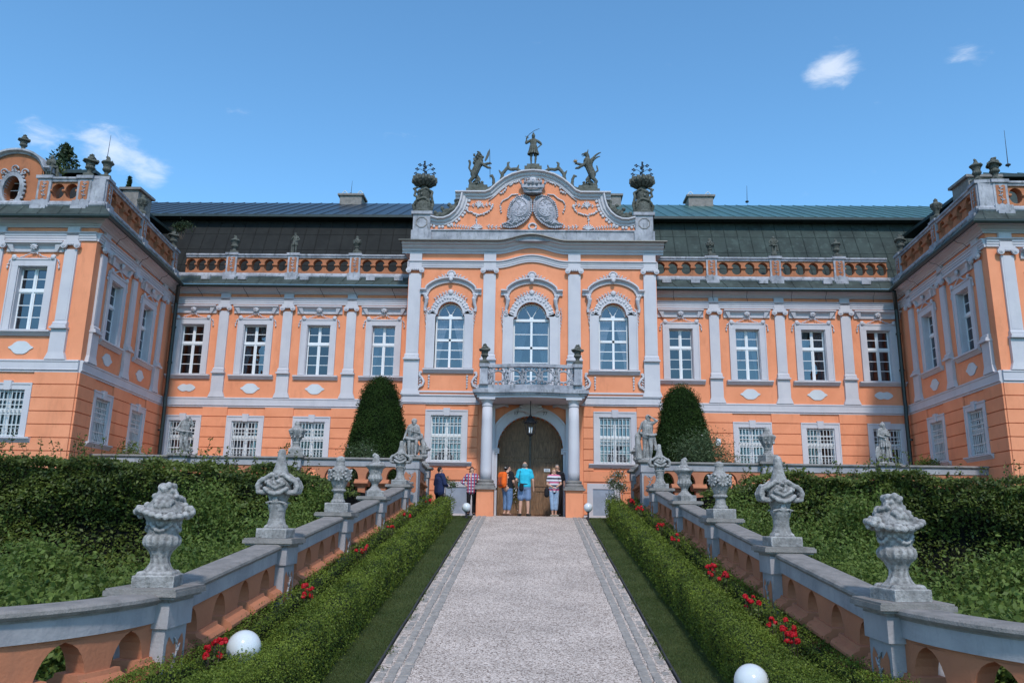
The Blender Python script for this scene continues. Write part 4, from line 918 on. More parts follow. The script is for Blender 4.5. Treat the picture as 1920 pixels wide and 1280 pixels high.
for s in (-1,1):
    garland(m,[(s*2.55,11.38),(s*2.35,11.28),(s*2.1,11.18),(s*1.85,11.2),(s*1.62,11.36),(s*1.52,11.6)],.055,Y9,1.7,rn)
    sprig(m,[(s*2.4,11.55),(s*2.2,11.56),(s*2.0,11.5),(s*1.85,11.56),(s*1.6,11.62)],.06,Y9,rn)
    for q in range(5): a=PI*(.2+.6*q/4); m.cap((s*2.05,Y9,11.5),(s*2.05+.16*math.cos(a),Y9,11.5+.22*math.sin(a)),.02,.03)
    garland(m,[(s*2.12,11.12),(s*2.12,10.92)],.05,Y9,1.2,rn); m.ell((s*2.12,Y9,10.86),(.03,.03,.08))
    sprig(m,[(s*1.75,10.74),(s*1.5,10.7),(s*1.3,10.68),(s*1.15,10.72),(s*1.08,10.8)],.06,Y9,rn); sprig(m,[(s*3.2,10.72),(s*2.9,10.74),(s*2.6,10.70),(s*2.3,10.64)],.05,Y9,rn)
    for q in range(7): a=PI*(.1+.8*q/6); m.cap((s*2.1,Y9,10.60),(s*2.1+.2*math.cos(a),Y9,10.62+.17*math.sin(a)),.02,.03)
    m.tube([(s*.55,Y9,12.02),(s*.8,Y9,12.0),(s*.95,Y9,11.85),(s*1.15,Y9,11.75),(s*1.22,Y9,11.62)],.028,5); garland(m,[(s*1.22,11.6),(s*1.22,11.4),(s*1.16,11.26)],.05,Y9,1.2,rn)
    garland(m,[(s*1.0,12.3),(s*1.1,12.1),(s*1.25,12.05)],.07,Y9,1.2,rn); m.tube([(s*.5,Y9,12.6),(s*.9,Y9,12.45),(s*1.2,Y9,12.2),(s*1.5,Y9,11.9),(s*1.68,Y9,11.75)],.022,5); garland(m,[(s*.45,12.55),(s*.75,12.48),(s*.9,12.35)],.05,Y9,1.0,rn)
m.ell((0,Y9-.05,12.6),(.14,.07,.1)); garland(m,[(-.3,12.62),(0,12.7),(.3,12.62)],.05,Y9,1.4,rn)
m.tube([(.14*math.cos(a),Y9,10.72+.12*math.sin(a)) for a in [2*PI*k/12 for k in range(13)]],.04,6)
obj('pediment_relief',m,'trim',ped,smooth=True)
# dark rocaille crestings
rn=random.Random(31)
for s in (-1,1):
    m=M(); m.chain([(s*.42,YT+.1,12.98),(s*.62,YT+.1,13.12),(s*.85,YT+.1,13.10),(s*1.0,YT+.1,13.16),(s*1.18,YT+.1,12.92),(s*1.22,YT+.1,12.66)],.06,.07); m.chain([(s*.62,YT+.1,13.1),(s*.56,YT+.1,13.28)],.05,.03); m.chain([(s*.95,YT+.1,13.14),(s*.98,YT+.1,13.36),(s*.92,YT+.1,13.4)],.06,.03); m.chain([(s*1.2,YT+.1,12.85),(s*1.3,YT+.1,13.05)],.05,.03)
    m.chain([(s*1.5,YT+.1,12.38),(s*1.52,YT+.1,12.7),(s*1.58,YT+.1,12.85),(s*1.66,YT+.1,12.82)],.07,.035); m.chain([(s*1.55,YT+.1,12.35),(s*1.8,YT+.1,12.25),(s*2.1,YT+.1,12.16)],.08,.06); m.ell((s*1.85,YT+.1,12.38),(.12,.08,.08))
    m.chain([(s*2.78,YT+.1,12.1),(s*2.85,YT+.1,11.85),(s*2.95,YT+.1,11.62)],.10,.08); m.chain([(s*3.0,YT+.1,11.5),(s*3.2,YT+.1,11.36),(s*3.4,YT+.1,11.2),(s*3.6,YT+.1,11.22),(s*3.8,YT+.1,11.08)],.11,.08)
    for q in range(12): t=q/11; m.ell((s*(2.85+.95*t),YT+.08,11.72-.58*t+.12*math.sin(q*2)),(.09,.1,.07),(rn.uniform(0,3),rn.uniform(0,3),0),6,5)
    obj('cresting',sculpt(m,.022,.012,14),'darkstone',ped)
m=M(); m.box(-.33,.33,YT-.2,YT+.35,12.92,13.12); m.box(-.24,.24,YT-.12,YT+.28,13.12,13.24); m.ell((0,YT-.2,13.02),(.14,.07,.07)); obj('statue_base',m,'darkstone',ped)
for s in (-1,1): m=M(); m.box(s*2.1-.44,s*2.1+.44,YT-.2,YT+.4,12.08,12.2); m.box(s*2.1-.36,s*2.1+.36,YT-.14,YT+.34,12.2,12.36); obj('statue_base',m,'darkstone',ped)
# hanging lantern
lan=empty('lantern',(X0,YR-1.0,2.75)); lan.scale=(1.35,1.35,1.2); tag(lan,'black iron lantern with clear glass hanging from the balcony in front of the gate','lantern')
m=M(); m.tube([(0,0,.62),(0,0,1.22)],.012,6); m.lathe([(.02,1.13),(.09,1.17),(.09,1.22)],seg=10); obj('chain',m,'blackiron',lan)
m=M()
for k in range(6): a=2*PI*k/6; m.tube([(.10*math.cos(a),.10*math.sin(a),.08),(.15*math.cos(a),.15*math.sin(a),.38),(.07*math.cos(a),.07*math.sin(a),.52),(0,0,.62)],.009,4); 
for k in range(12): a=2*PI*k/12; m.ell((.19*math.cos(a),.19*math.sin(a),.40+.05*(k%2)),.016,seg=5,rings=4); m.tube([(.13*math.cos(a),.13*math.sin(a),.38),(.19*math.cos(a),.19*math.sin(a),.40)],.005,4)
m.lathe([(.01,-.02),(.04,.02),(.1,.06),(.10,.08)],seg=12); m.lathe([(.15,.37),(.16,.40),(.08,.5),(.02,.56)],seg=12); obj('lantern_frame',m,'blackiron',lan)
m=M()
for k in range(3): a=2*PI*k/3; m.tube([(.04*math.cos(a),.04*math.sin(a),.1),(.04*math.cos(a),.04*math.sin(a),.26)],.018,8)
obj('candle',m,'white',lan)
# wall box on right wing, wreath on gate
m=M(); m.box(-.085,.085,-.12,-.04,0,.25); m.box(-.075,.075,-.135,-.12,.01,.24); o=obj('alarm_box',m,'white',None,FM['main']@Matrix.Translation((6.95,0,2.72))); tag(o,'small cream electrical box mounted on the orange wall right of the yew','box')
# ================= GROUND, RAMP, TERRACE =================
def gmat(name,c,c2,c3,scale,bump=.6):
    m=bpy.data.materials.new(name); m.use_nodes=True; t=m.node_tree; b=t.nodes['Principled BSDF']; b.inputs['Roughness'].default_value=.95; b.inputs['Specular IOR Level'].default_value=.1
    g=N(t,'ShaderNodeNewGeometry'); v=N(t,'ShaderNodeTexVoronoi'); v.inputs['Scale'].default_value=scale; t.links.new(g.outputs['Position'],v.inputs['Vector'])
    bw=N(t,'ShaderNodeSeparateColor'); t.links.new(v.outputs['Color'],bw.inputs[0])
    cr=N(t,'ShaderNodeValToRGB'); e=cr.color_ramp; e.elements[0].position=.05; e.elements[0].color=(*c3,1); e.elements[1].position=.95; e.elements[1].color=(*c2,1); x=e.elements.new(.4); x.color=(*c,1); t.links.new(bw.outputs[0],cr.inputs[0])
    n=N(t,'ShaderNodeTexNoise'); n.inputs['Scale'].default_value=1.1; n.inputs['Detail'].default_value=7; n.inputs['Roughness'].default_value=.65; t.links.new(g.outputs['Position'],n.inputs['Vector'])
    r=N(t,'ShaderNodeMapRange'); r.inputs[1].default_value=.35; r.inputs[2].default_value=.7; r.inputs[3].default_value=1.08; r.inputs[4].default_value=.80; t.links.new(n.outputs[0],r.inputs[0])
    mu=N(t,'ShaderNodeMix',data_type='RGBA',blend_type='MULTIPLY'); mu.inputs['Factor'].default_value=1; t.links.new(cr.outputs[0],mu.inputs['A']); t.links.new(r.outputs[0],mu.inputs['B']); t.links.new(mu.outputs['Result'],b.inputs['Base Color'])
    bp=N(t,'ShaderNodeBump'); bp.inputs['Strength'].default_value=bump; bp.inputs['Distance'].default_value=.012; t.links.new(v.outputs['Distance'],bp.inputs['Height']); bp.invert=True; t.links.new(bp.outputs[0],b.inputs['Normal'])
    return m
MT['gravel']=gmat('pale_gravel',(.43,.355,.315),(.68,.58,.525),(.17,.13,.11),62)
MT['soil']=mat('dark_soil',(.035,.028,.02),.95,.3,6,.6)
MT['lawn']=mat('short_lawn',(.05,.075,.022),.95,.2,5,.5,90,c2=(.055,.07,.028))
MT['sett']=mat('granite_sett',(.33,.30,.28),.85,.25,9,.5,50,c2=(.20,.185,.175),stain=.75,streakc=(.43,.36,.32))
m=M(); m.quad((-900,-700,-2.25),(900,-700,-2.25),(900,1500,-2.25),(-900,1500,-2.25)); struct(obj('ground',m,'lawn'))
YS=[-4,0,4,7,8.8]+[8.8+.6*i for i in range(1,29)]+[26.2]
def sheet(x0,x1,dz,ys=YS):
    m=M()
    for a,b in zip(ys[:-1],ys[1:]): m.quad((x0,a,G(a)+dz),(x1,a,G(a)+dz),(x1,b,G(b)+dz),(x0,b,G(b)+dz))
    return m
m=sheet(X0-3.5,X0+3.5,-.03)
for s in (-1,1):
    for a,b in zip(YS[:-1],YS[1:]): m.quad((X0+s*3.5,a,G(a)-.03),(X0+s*3.5,b,G(b)-.03),(X0+s*3.5,b,-2.3),(X0+s*3.5,a,-2.3))
struct(obj('lawn',m,'lawn'))
m=sheet(X0-1.84,X0+1.84,-.012); m.quad((X0-1.86,26.2,.058),(X0+1.86,26.2,.058),(X0+1.86,27.95,.058),(X0-1.86,27.95,.058)); struct(obj('gravel_path',m,'gravel'))
m=M(); m.quad((X0-3.4,26.2,.04),(X0+3.4,26.2,.04),(X0+3.4,28,.04),(X0-3.4,28,.04)); struct(obj('forecourt',m,'gravel'))
m=M(); rn=random.Random(3)   # granite setts along both sides
for s in (-1,1):
    y=5.5
    while y<26.1:
        L=rn.uniform(.13,.2)
        for k,(a,w_) in enumerate(((1.40,.15),(1.56,.13),(1.70,.12))):
            if k==2 and rn.random()<.35: continue
            yy=y+rn.uniform(0,.05)+k*.06; x=X0+s*(a+w_/2)+rn.uniform(-.008,.008); z0=G(yy); z1=G(yy+L); h=rn.uniform(-.004,.012)-(.012 if k==2 else 0); w2=w_/2-.006
            c=.012; q=[(x-w2,yy,z0),(x+w2,yy,z0),(x+w2,yy+L-.012,z1),(x-w2,yy+L-.012,z1)]; i=[(x-w2+c,yy+c,z0+h),(x+w2-c,yy+c,z0+h),(x+w2-c,yy+L-.012-c,z1+h),(x-w2+c,yy+L-.012-c,z1+h)]
            q=[(a_,b_,c_-.03) for a_,b_,c_ in q]; m.add(q+i,[(4,5,6,7),(0,1,5,4),(1,2,6,5),(2,3,7,6),(3,0,4,7)])
        y+=L
struct(obj('granite_edging',m,'sett'))
m=M()
for s in (-1,1):
    pth=[]; y=5
    while y<26.2: pth.append((X0+s*(1.865+.012*noise.noise(Vector((y*.8,s*5,0)))),y,G(y)+.0)); y+=.3
    m.sweep(pth,[(-.012,-.1),(-.012,.022),(.012,.022),(.012,-.1)])
o=obj('metal_edging',m,'grout'); struct(o)
# terraces (raised ground either side of the forecourt)
TZ=.72
for s in (-1,1):
    m=M(); a,b=sorted((X0+s*3.45,X0+s*24)); m.quad((a,23.6,TZ),(b,23.6,TZ),(b,29.2,TZ),(a,29.2,TZ)); struct(obj('terrace',m,'gravel'))
    m=M(); a,b=sorted((X0+s*3.3,X0+s*24)); m.quad((a,3,-2.15),(b,3,-2.15),(b,23.6,-1.85),(a,23.6,-1.85)); struct(obj('garden_bed',m,'soil'))

# ---- pedestal and balustrade builders (world axis aligned, path-facing carved panel)
def pedestal(name,x,y,ztop,zbot,w,mt='ramptrim',face='x',s=1,panel=True,cap=.30,label=None,parent=None,W=None):
    b=w/2; m=M(); m.box(x-b,x+b,y-b,y+b,zbot,ztop-.36); m.box(x-b-.03,x+b+.03,y-b-.03,y+b+.03,ztop-.359,ztop-.13)
    o=obj('pedestal',m,mt,parent)
    c=M(); q=b+.07
    for k,(e,z0,z1) in enumerate(((0.03,-.128,-.095),(.085,-.094,-.07),(.115,-.069,-.02),(.10,-.019,-.001))): c.box(x-b-e,x+b+e,y-b-e,y+b+e,ztop+z0,ztop+z1)
    obj('cap',c,'coping' if mt=='ramptrim' else 'oldtrim',o)
    if panel:
        g=M(); ph=min(.62,ztop-.36-zbot-.1); z1=ztop-.44; z0=z1-ph
        def P(u,n,z): return (x-s*(b+n),y+u,z) if face=='x' else (x+u,y-b-n,z)
        a=b-.05; pts=[(-a,z0+.05),(-a+.05,z0),(0,z0+.05),(a-.05,z0),(a,z0+.05),(a,z1-.07),(a-.04,z1),(.03,z1-.09),(0,z1-.03),(-.03,z1-.09),(-a+.04,z1),(-a,z1-.07)]
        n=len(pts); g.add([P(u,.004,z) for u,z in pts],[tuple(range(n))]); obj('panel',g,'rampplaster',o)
        g=M(); rn=random.Random(int(y*10))
        for q in range(8): t=q/7; u=.04*math.sin(q*1.3); z=z0+.05+(ph-.12)*t; sg=(-1)**q; g.cap(P(u,.01,z),P(u+sg*.05,.012,z+.05),.018,.006,6)
        g.chain([P(.04*math.sin(q*1.3),.008,z0+.03+(ph-.1)*q/7) for q in range(8)],.012,.012,6); g.ell(P(.0,.012,z0+.1),.028,seg=7,rings=5); obj('leaf_relief',g,mt,o,smooth=True)
    return o
def oval(u,z0,z1,w):
    k=w*1.5; A=[(u+w*math.cos(a)**.9,z1-k+k*math.sin(a)**1.15) for a in [PI/2*i/6 for i in range(6)]]
    return [(u-w,z0),(u+w,z0)]+A+[(u,z1+.012)]+[(2*u-x,z) for x,z in A[::-1]]
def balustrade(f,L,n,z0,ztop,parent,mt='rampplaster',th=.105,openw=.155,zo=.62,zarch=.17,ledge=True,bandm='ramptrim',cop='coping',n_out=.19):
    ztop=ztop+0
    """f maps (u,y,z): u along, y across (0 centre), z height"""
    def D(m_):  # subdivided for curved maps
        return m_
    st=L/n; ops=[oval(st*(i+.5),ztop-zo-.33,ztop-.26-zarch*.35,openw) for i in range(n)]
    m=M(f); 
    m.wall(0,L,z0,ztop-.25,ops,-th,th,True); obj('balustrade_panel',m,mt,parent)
    m=M(f); us=[L*i/(max(2,int(L/.12))) for i in range(max(2,int(L/.12))+1)]
    m.mould([(-th-.03,ztop-.26),(-th-.03,ztop-.10),(th+.03,ztop-.10),(th+.03,ztop-.26)],us); obj('band',m,bandm,parent)
    m=M(f); m.mould([(-th-.04,ztop-.099),(-th-.045,ztop-.08),(-th-.07,ztop-.075),(-th-.09,ztop-.05),(-th-.085,ztop-.022),(-th-.05,ztop-.002),(th+.05,ztop-.002),(th+.085,ztop-.022),(th+.09,ztop-.05),(th+.07,ztop-.075),(th+.045,ztop-.08),(th+.04,ztop-.099)],us); obj('coping',m,cop,parent)
    if ledge:
        zl=ztop-zo
        for i in range(n+1):
            a=st*(i-.5)+openw-.095 if i>0 else 0; b=st*(i+.5)-openw+.095 if i<n else L
            if b-a<.03: continue
            k=[a+(b-a)*j/6 for j in range(7)]
            m=M(f); t=th; m.mould([(-t-.005,zl-.15),(-t-.04,zl-.14),(-t-.045,zl-.11),(-t-.10,zl-.095),(-t-.13,zl-.065),(-t-.13,zl-.035),(-t-.10,zl-.0),(-t-.04,zl+.025),(-t-.03,zl+.06),(t+.03,zl+.06),(t+.04,zl+.025),(t+.10,zl),(t+.13,zl-.035),(t+.13,zl-.065),(t+.10,zl-.095),(t+.045,zl-.11),(t+.04,zl-.14),(t+.005,zl-.15)],k)
            obj('baluster_ledge',m,mt,parent,smooth=False)
YP_=[7.8,11.28,14.8,18.2,21.65]; ZP=[-.70,-.33,.05,.43,.84]
RB={}
for s,nm in ((-1,'left'),(1,'right')):
    b=empty('ramp_balustrade',(X0+s*3.57,YP_[0],G(7.8))); RB[s]=b
    tag(b,'orange plaster balustrade with grey coping rising along the %s side of the gravel path'%nm,'balustrade','balustrades along the ramp')
    I=Matrix.Translation((X0+s*3.57,YP_[0],G(7.8))).inverted()
    class B_: pass
    def ob_(name,m,mt,parent=None,W=None,**k): return None
    # world coordinates in, parented below the balustrade empty
    xw=X0+s*3.57; bx0,by0,bz0=xw,YP_[0],G(7.8)
    for y,z in zip(YP_,ZP): pedestal('p',0,y-by0,z-bz0,G(y)-.1-bz0,.46,s=s,parent=b)
    for i in range(4):
        ya,yb=YP_[i]+.23,YP_[i+1]-.23; sl=(ZP[i+1]-ZP[i])/(YP_[i+1]-YP_[i]); za=ZP[i]+sl*.23-.045
        f=lambda u,y,z,ya=ya,za=za,sl=sl: (y*s*1.0,ya+u-by0,za+z+sl*u-bz0)
        balustrade(f,yb-ya,4,-1.35,0,b,openw=.19,zarch=.10)
    # upper tail to the terrace corner
    ya,yb=YP_[4]+.23,22.95; f=lambda u,y,z: (y*s,ya+u-by0,.86+z+.11*u-bz0); balustrade(f,yb-ya,1,-1.5,0,b,openw=.15)
    # curved flare at the foot
    Rr=2.4; f=lambda u,y,z: (s*(Rr-(Rr+y)*math.cos(u/Rr)) if False else s*(Rr-(Rr-y)*math.cos(-u/Rr)), 7.57-(Rr-y)*math.sin(u/Rr)-by0, -.745+z-bz0)
    balustrade(f,2.7,4,-1.5,0,b,openw=.22,zarch=.12)
    # terrace balustrade parallel to the palace
    t=empty('terrace_balustrade',(X0+s*3.54,23.5,TZ)); tag(t,'orange balustrade with lilac band on the terrace edge, %s of the gate'%nm,'balustrade','terrace balustrades')
    xs=[3.54,7.1,10.55,13.98,17.45,20.9]
    for i,x in enumerate(xs): pedestal('p',s*(x-3.54),0,1.73-TZ,-2.2-TZ,.46,face='y',s=s,parent=t)
    for a,c in zip(xs[:-1],xs[1:]):
        L=c-a-.46; f=lambda u,y,z,a=a: (s*(a+.23+u-3.54),y,1.69+z-TZ); balustrade(f,L,5,-3.6,0,t,openw=.20,zo=.70,ledge=True)
    L=25.7-23.5-.4; f=lambda u,y,z: (y*-s,.2+u,1.69+z-.06*u-TZ); balustrade(f,L,3,-1.0,0,t,openw=.12,zo=.6)
    m=M(); a_,b_=sorted((-s*.13,s*.13)); m.box(-.13,.13,.2,2.3,-2.0,-.2); obj('base_wall',m,'oldtrim',t)
    pedestal('p',0,2.4,1.59-TZ,-.4-TZ,.42,face='y',s=s,parent=t)

# ================= VEGETATION =================
def hedge_core(name,pts,mt,parent,w): pass
def box_hedge(label,x0,x1,h,name='box_hedge',nl=70000):
    s=1 if x0>0 else -1
    a,b=sorted((x0,x1)); xc=(a+b)/2; hw=(b-a)/2
    e=empty(name,(X0+xc,17,G(17))); tag(e,label,'hedge','clipped box hedges along the path')
    ys=[6.3+.25*i for i in range(77)]
    m=M(); m.sweep([(0,y-17,G(y)-G(17)) for y in ys],[(-hw+.09,0),(-hw+.09,h-.15),(-hw+.12,h-.10),(hw-.12,h-.10),(hw-.09,h-.15),(hw-.09,0)]); obj('shade_core',m,'boxcore',e)  # solid filler, the hedge's inner shade put into its dark green
    # sample y so that far leaves are larger and fewer
    u=RNG.random(nl); A=6.15; B=25.4; p=1.35; y=(A**(-p)+(B**(-p)-A**(-p))*u)**(-1/p)
    size=.024*(y/9)**.75
    per=2*h+2*hw; t=RNG.random(nl)*per
    x=np.where(t<h,-hw,np.where(t<h+2*hw,-hw+(t-h),hw)); z=np.where(t<h,t,np.where(t<h+2*hw,h,h-(t-h-2*hw)))
    nx=np.where(t<h,-1,np.where(t<h+2*hw,0,1.)); nz=np.where((t>=h)&(t<h+2*hw),1,.15)
    # round the shoulders
    ex=np.clip((np.abs(x)-(hw-.09))/.09,0,1); ez=np.clip((z-(h-.09))/.09,0,1); rr=np.sqrt(ex**2+ez**2); k=np.where(rr>1,1/np.maximum(rr,1e-6),1)
    x=np.where(rr>1,np.sign(x)*((hw-.09)+.09*ex*k),x); z=np.where(rr>1,(h-.09)+.09*ez*k,z)
    lump=np.array([noise.noise(Vector((xx*1.5,yy*1.6,zz*2.5)))+.6*noise.noise(Vector((xx*5,yy*6,zz*6+9))) for xx,yy,zz in zip(x,y,z)])
    d=.042*lump-RNG.random(nl)**1.6*.06+RNG.random(nl)**8*.08
    x=x+nx*d; z=z+nz*d
    g=np.array([G(v) for v in y]); P=np.stack([x,y-17,z+g-G(17)],1); nn=np.stack([nx,np.zeros(nl)-.1,nz],1)
    V=leaves(P,size,.62,nn,jit=.8); obj('foliage',leafmesh('foliage',V),'box',e); return e
H1=.66
box_hedge('clipped box hedge beside the grass, left of the gravel path',-2.93,-2.42,H1,nl=95000)
box_hedge('clipped box hedge beside the grass, right of the gravel path',2.42,2.93,H1,nl=95000)
box_hedge('narrow box hedge pressed against the left ramp balustrade',-3.42,-3.09,.71,nl=55000)
box_hedge('narrow box hedge pressed against the right ramp balustrade',3.09,3.42,.71,nl=55000)
# soil strip with roses between
for s in (-1,1):
    m=M()
    for a,b in zip(YS[4:-1],YS[5:]): x0,x1=sorted((X0+s*2.7,X0+s*3.45)); m.quad((x0,a,G(a)+.14),(x1,a,G(a)+.14),(x1,b,G(b)+.14),(x0,b,G(b)+.14))
    o=struct(obj('flower_bed',m,'soil'))
# grass blades
ng=46000; V=[]
for s in (-1,1):
    u=RNG.random(ng); A,B,p=8.2,26,1.3; y=(A**(-p)+(B**(-p)-A**(-p))*u)**(-1/p); x=X0+s*RNG.uniform(1.86,2.52,ng); sz=.024*(y/9)**.7
    P=np.stack([x,y,np.array([G(v) for v in y])-.02+sz*.3],1); a=np.stack([RNG.normal(size=ng),RNG.normal(size=ng),np.zeros(ng)],1)
    V.append(leaves(P,sz,.22,a,jit=.25))
o=obj('grass',leafmesh('grass',V),'grass'); o['kind']='stuff'

V=[]
for s in (-1,1):
    n=2600; y=8.4+RNG.random(n)**1.5*17; cl=np.array([noise.noise(Vector((q*2.3,s*4,0))) for q in y]); k=cl>.05; y=y[k]; n=len(y); x=X0+s*(1.83+RNG.normal(size=n)*.035); V.append(leaves(np.stack([x,y,np.array([G(v) for v in y])+.015],1),.035,.35))

o=obj('edge_weeds',leafmesh('edge_weeds',V),'grass'); o['kind']='stuff'
def surfcloud(n,f): return f(n)
def crown(name,P,size,asp,mt,parent,nrm=None,jit=1.0,flat=0,droop=0):
    return obj(name,leafmesh(name,leaves(P,size,asp,nrm,flat,droop,jit)),mt,parent)
def yew(x,y,z0,H,Wd,label,tuft):
    e=empty('yew_tree',(x,y,z0)); tag(e,label,'tree','clipped yews in front of the palace')
    m=M(); m.lathe([(.12,0),(.1,H*.3)],seg=8); obj('trunk',m,'bark',e)
    def rad(t): return Wd*np.where(t<.12,.92+.08*(t/.12),1-.64*((t-.12)/.88)**1.15)*np.sqrt(np.clip(1-((t-.80)/.20).clip(0,1)**2.4,0.02,1))
    m=M(); m.lathe([(float(rad(np.array(t)))*.93,H*t*.985) for t in [i/16 for i in range(17)]],seg=20); obj('shade_core',m,'core',e)  # solid filler painted near-black as the shade inside the yew
    n=60000; t=1-RNG.random(n)**.8*1.0; a=RNG.random(n)*2*PI; tt=t; r=rad(tt)
    lump=np.array([noise.noise(Vector((math.cos(q)*2.2,math.sin(q)*2.2,w_*5)))*.06+noise.noise(Vector((math.cos(q)*7,math.sin(q)*7,w_*14)))*.045 for q,w_ in zip(a,tt)])
    r=r*(1+lump)-RNG.random(n)**2*.08+RNG.random(n)**5*.09*(1+2*tt**4)
    P=np.stack([r*np.cos(a),r*np.sin(a),H*tt+RNG.random(n)**4*.09*(tt>.8)*tuft],1); nn=np.stack([np.cos(a),np.sin(a),np.full(n,.5)],1)
    V=leaves(P,.07,.34,nn,jit=.9); obj('foliage',leafmesh('foliage',V),'yew',e)
yew(X0-5.10,26.0,TZ,3.84,1.18,'tall clipped dark yew cone on the left terrace beside the central block',1.6)
yew(X0+5.05,26.0,TZ,3.62,1.16,'clipped dark yew cone with shaggy flat top on the right terrace',2.4)
def big_hedge(s,label):
    e=empty('hornbeam_hedge',(X0+s*11,20,-1.9)); tag(e,label,'hedge','tall hornbeam hedges below the terrace')
    xa,xb=4.35,19.5; L=xb-xa
    top=lambda x: 2.88+.30*noise.noise(Vector((x*.55,s*3,0)))+.22*noise.noise(Vector((x*1.7,s,4)))+(.22 if s<0 else 0)*math.exp(-((x-13)/2.5)**2)-.3*math.exp(-((x-4.6)/.7)**2)
    front=lambda x: -2.6+1.1*math.exp(-((x-5)/1.6)**2)-1.5*min(1,max(0,(x-8)/6))
    m=M()
    for i in range(30):
        x0=xa+.15+(L-.2)*i/30; x1=xa+.15+(L-.2)*(i+1)/30
        q=[(s*(x0-11),front(x0)+.95,0),(s*(x1-11),front(x1)+.95,0),(s*(x1-11),front(x1)+.75,top(x1)-.16),(s*(x0-11),front(x0)+.75,top(x0)-.12)]; m.quad(*q)
        m.quad(q[3],q[2],(s*(x1-11),2.9,top(x1)-.12),(s*(x0-11),2.9,top(x0)-.12)); 
    m.quad((s*(xa+.15-11),front(xa)+.35,0),(s*(xa+.15-11),2.9,0),(s*(xa+.15-11),2.9,2.5),(s*(xa+.15-11),front(xa)+.6,2.5))
    obj('shade_core',m,'core',e)  # near-black sheets behind the leaves, painted as the hollow's shade
    n=90000; x=RNG.uniform(xa,xb,n); t=RNG.random(n)*1.25; tp=np.array([top(v) for v in x]); fr=np.array([front(v) for v in x])
    z=np.where(t<1,tp*(t**.85),tp); y=np.where(t<1,fr+.12*np.clip(t,0,1),fr+(t-1)/.25*2.0)
    lump=np.array([noise.noise(Vector((a*1.0,0,b*1.3+s*7)))*.45+noise.noise(Vector((a*3,1,b*3.2)))*.18 for a,b in zip(x,z)])
    cav=np.exp(-(((x-9.3+.5*lump)/1.5)**2+((z-1.45-.5*lump)/.6)**2)**1.5)*(.75+.9*lump).clip(0,1)
    keep=(RNG.random(n)>cav*.9); front_=t<1
    y=np.where(front_,y-lump*.9+cav*.75+.12,y); z=np.where(front_,z,z+lump*.25); 
    P=np.stack([s*(x-11),y+RNG.random(n)**2*.12,z+RNG.normal(size=n)*.03],1)[keep]; k=len(P)
    V=[leaves(P,RNG.uniform(.06,.115,k),.5,np.tile(np.array([0,-.55,.85]),(k,1)),jit=.9,flat=.3)]
    V2=[]; st=M()
    for i in range(150):   # long shoots above the top
        x_=random.uniform(xa+.1,xb-.5); h=random.uniform(.12,.62)*(1.2 if s<0 else .9); y_0=front(x_)+random.uniform(.1,2.2); z_0=top(x_)-.05; dx=random.uniform(-.35,.35)*h
        st.tube([(s*(x_-11),y_0,z_0),(s*(x_-11)+dx*.4,y_0,z_0+h*.6),(s*(x_-11)+dx,y_0,z_0+h)],[.007,.005,.003],3)
        for j in range(int(h*42)): q=random.random(); V2.append((s*(x_-11)+dx*q+random.uniform(-.05,.05),y_0+random.uniform(-.05,.05),z_0+h*q))
    V.append(leaves(np.array(V2),.075,.55,flat=.3)); obj('foliage',leafmesh('foliage',V),'horn',e); obj('shoots',st,'bark',e)
big_hedge(-1,'tall shaggy hornbeam hedge with dark hollow below the left terrace')
big_hedge(1,'tall shaggy hornbeam hedge with dark hollow below the right terrace')
def shrub(x,y,z0,rx,ry,h,n,size,mt,label,cat='shrub',group=None,asp=.5,flowers=0,name='shrub',stems=6,core=.0,fl='whitefl',flsize=.045):
    e=empty(name,(x,y,z0)); tag(e,label,cat,group)
    k=max(5,int(n/260)); cen=[]; st=M()
    for i in range(k):
        a=random.random()*2*PI; r=math.sqrt(random.random())*.75; zz=random.uniform(.35,1)*h*(1-.25*r*r); c=(rx*r*math.cos(a),ry*r*math.sin(a),zz); cen.append(c)
        if i<stems*2: st.tube([(c[0]*.15,c[1]*.15,0),(c[0]*.6,c[1]*.6,zz*.55),(c[0],c[1],zz)],[.014,.009,.004],4)
    idx=RNG.integers(0,k,n); C_=np.array(cen)[idx]; sc=min(rx,h)*.26
    P=C_+RNG.normal(size=(n,3))*np.array([sc,sc,sc*.8]); P[:,2]=np.abs(P[:,2])
    V=leaves(P,size,asp,np.tile(np.array([0,-.2,.6]),(n,1)),jit=1.0); obj('foliage',leafmesh('foliage',V),mt,e); obj('stems',st,'bark',e)
    if flowers:
        Fp=P[RNG.integers(0,n,flowers)]+np.array([0,-.03,.03]); V=[leaves(Fp+RNG.normal(size=Fp.shape)*.008,flsize,.8) for _ in range(3)]; obj('flowers',leafmesh('flowers',V),fl,e)
    return e
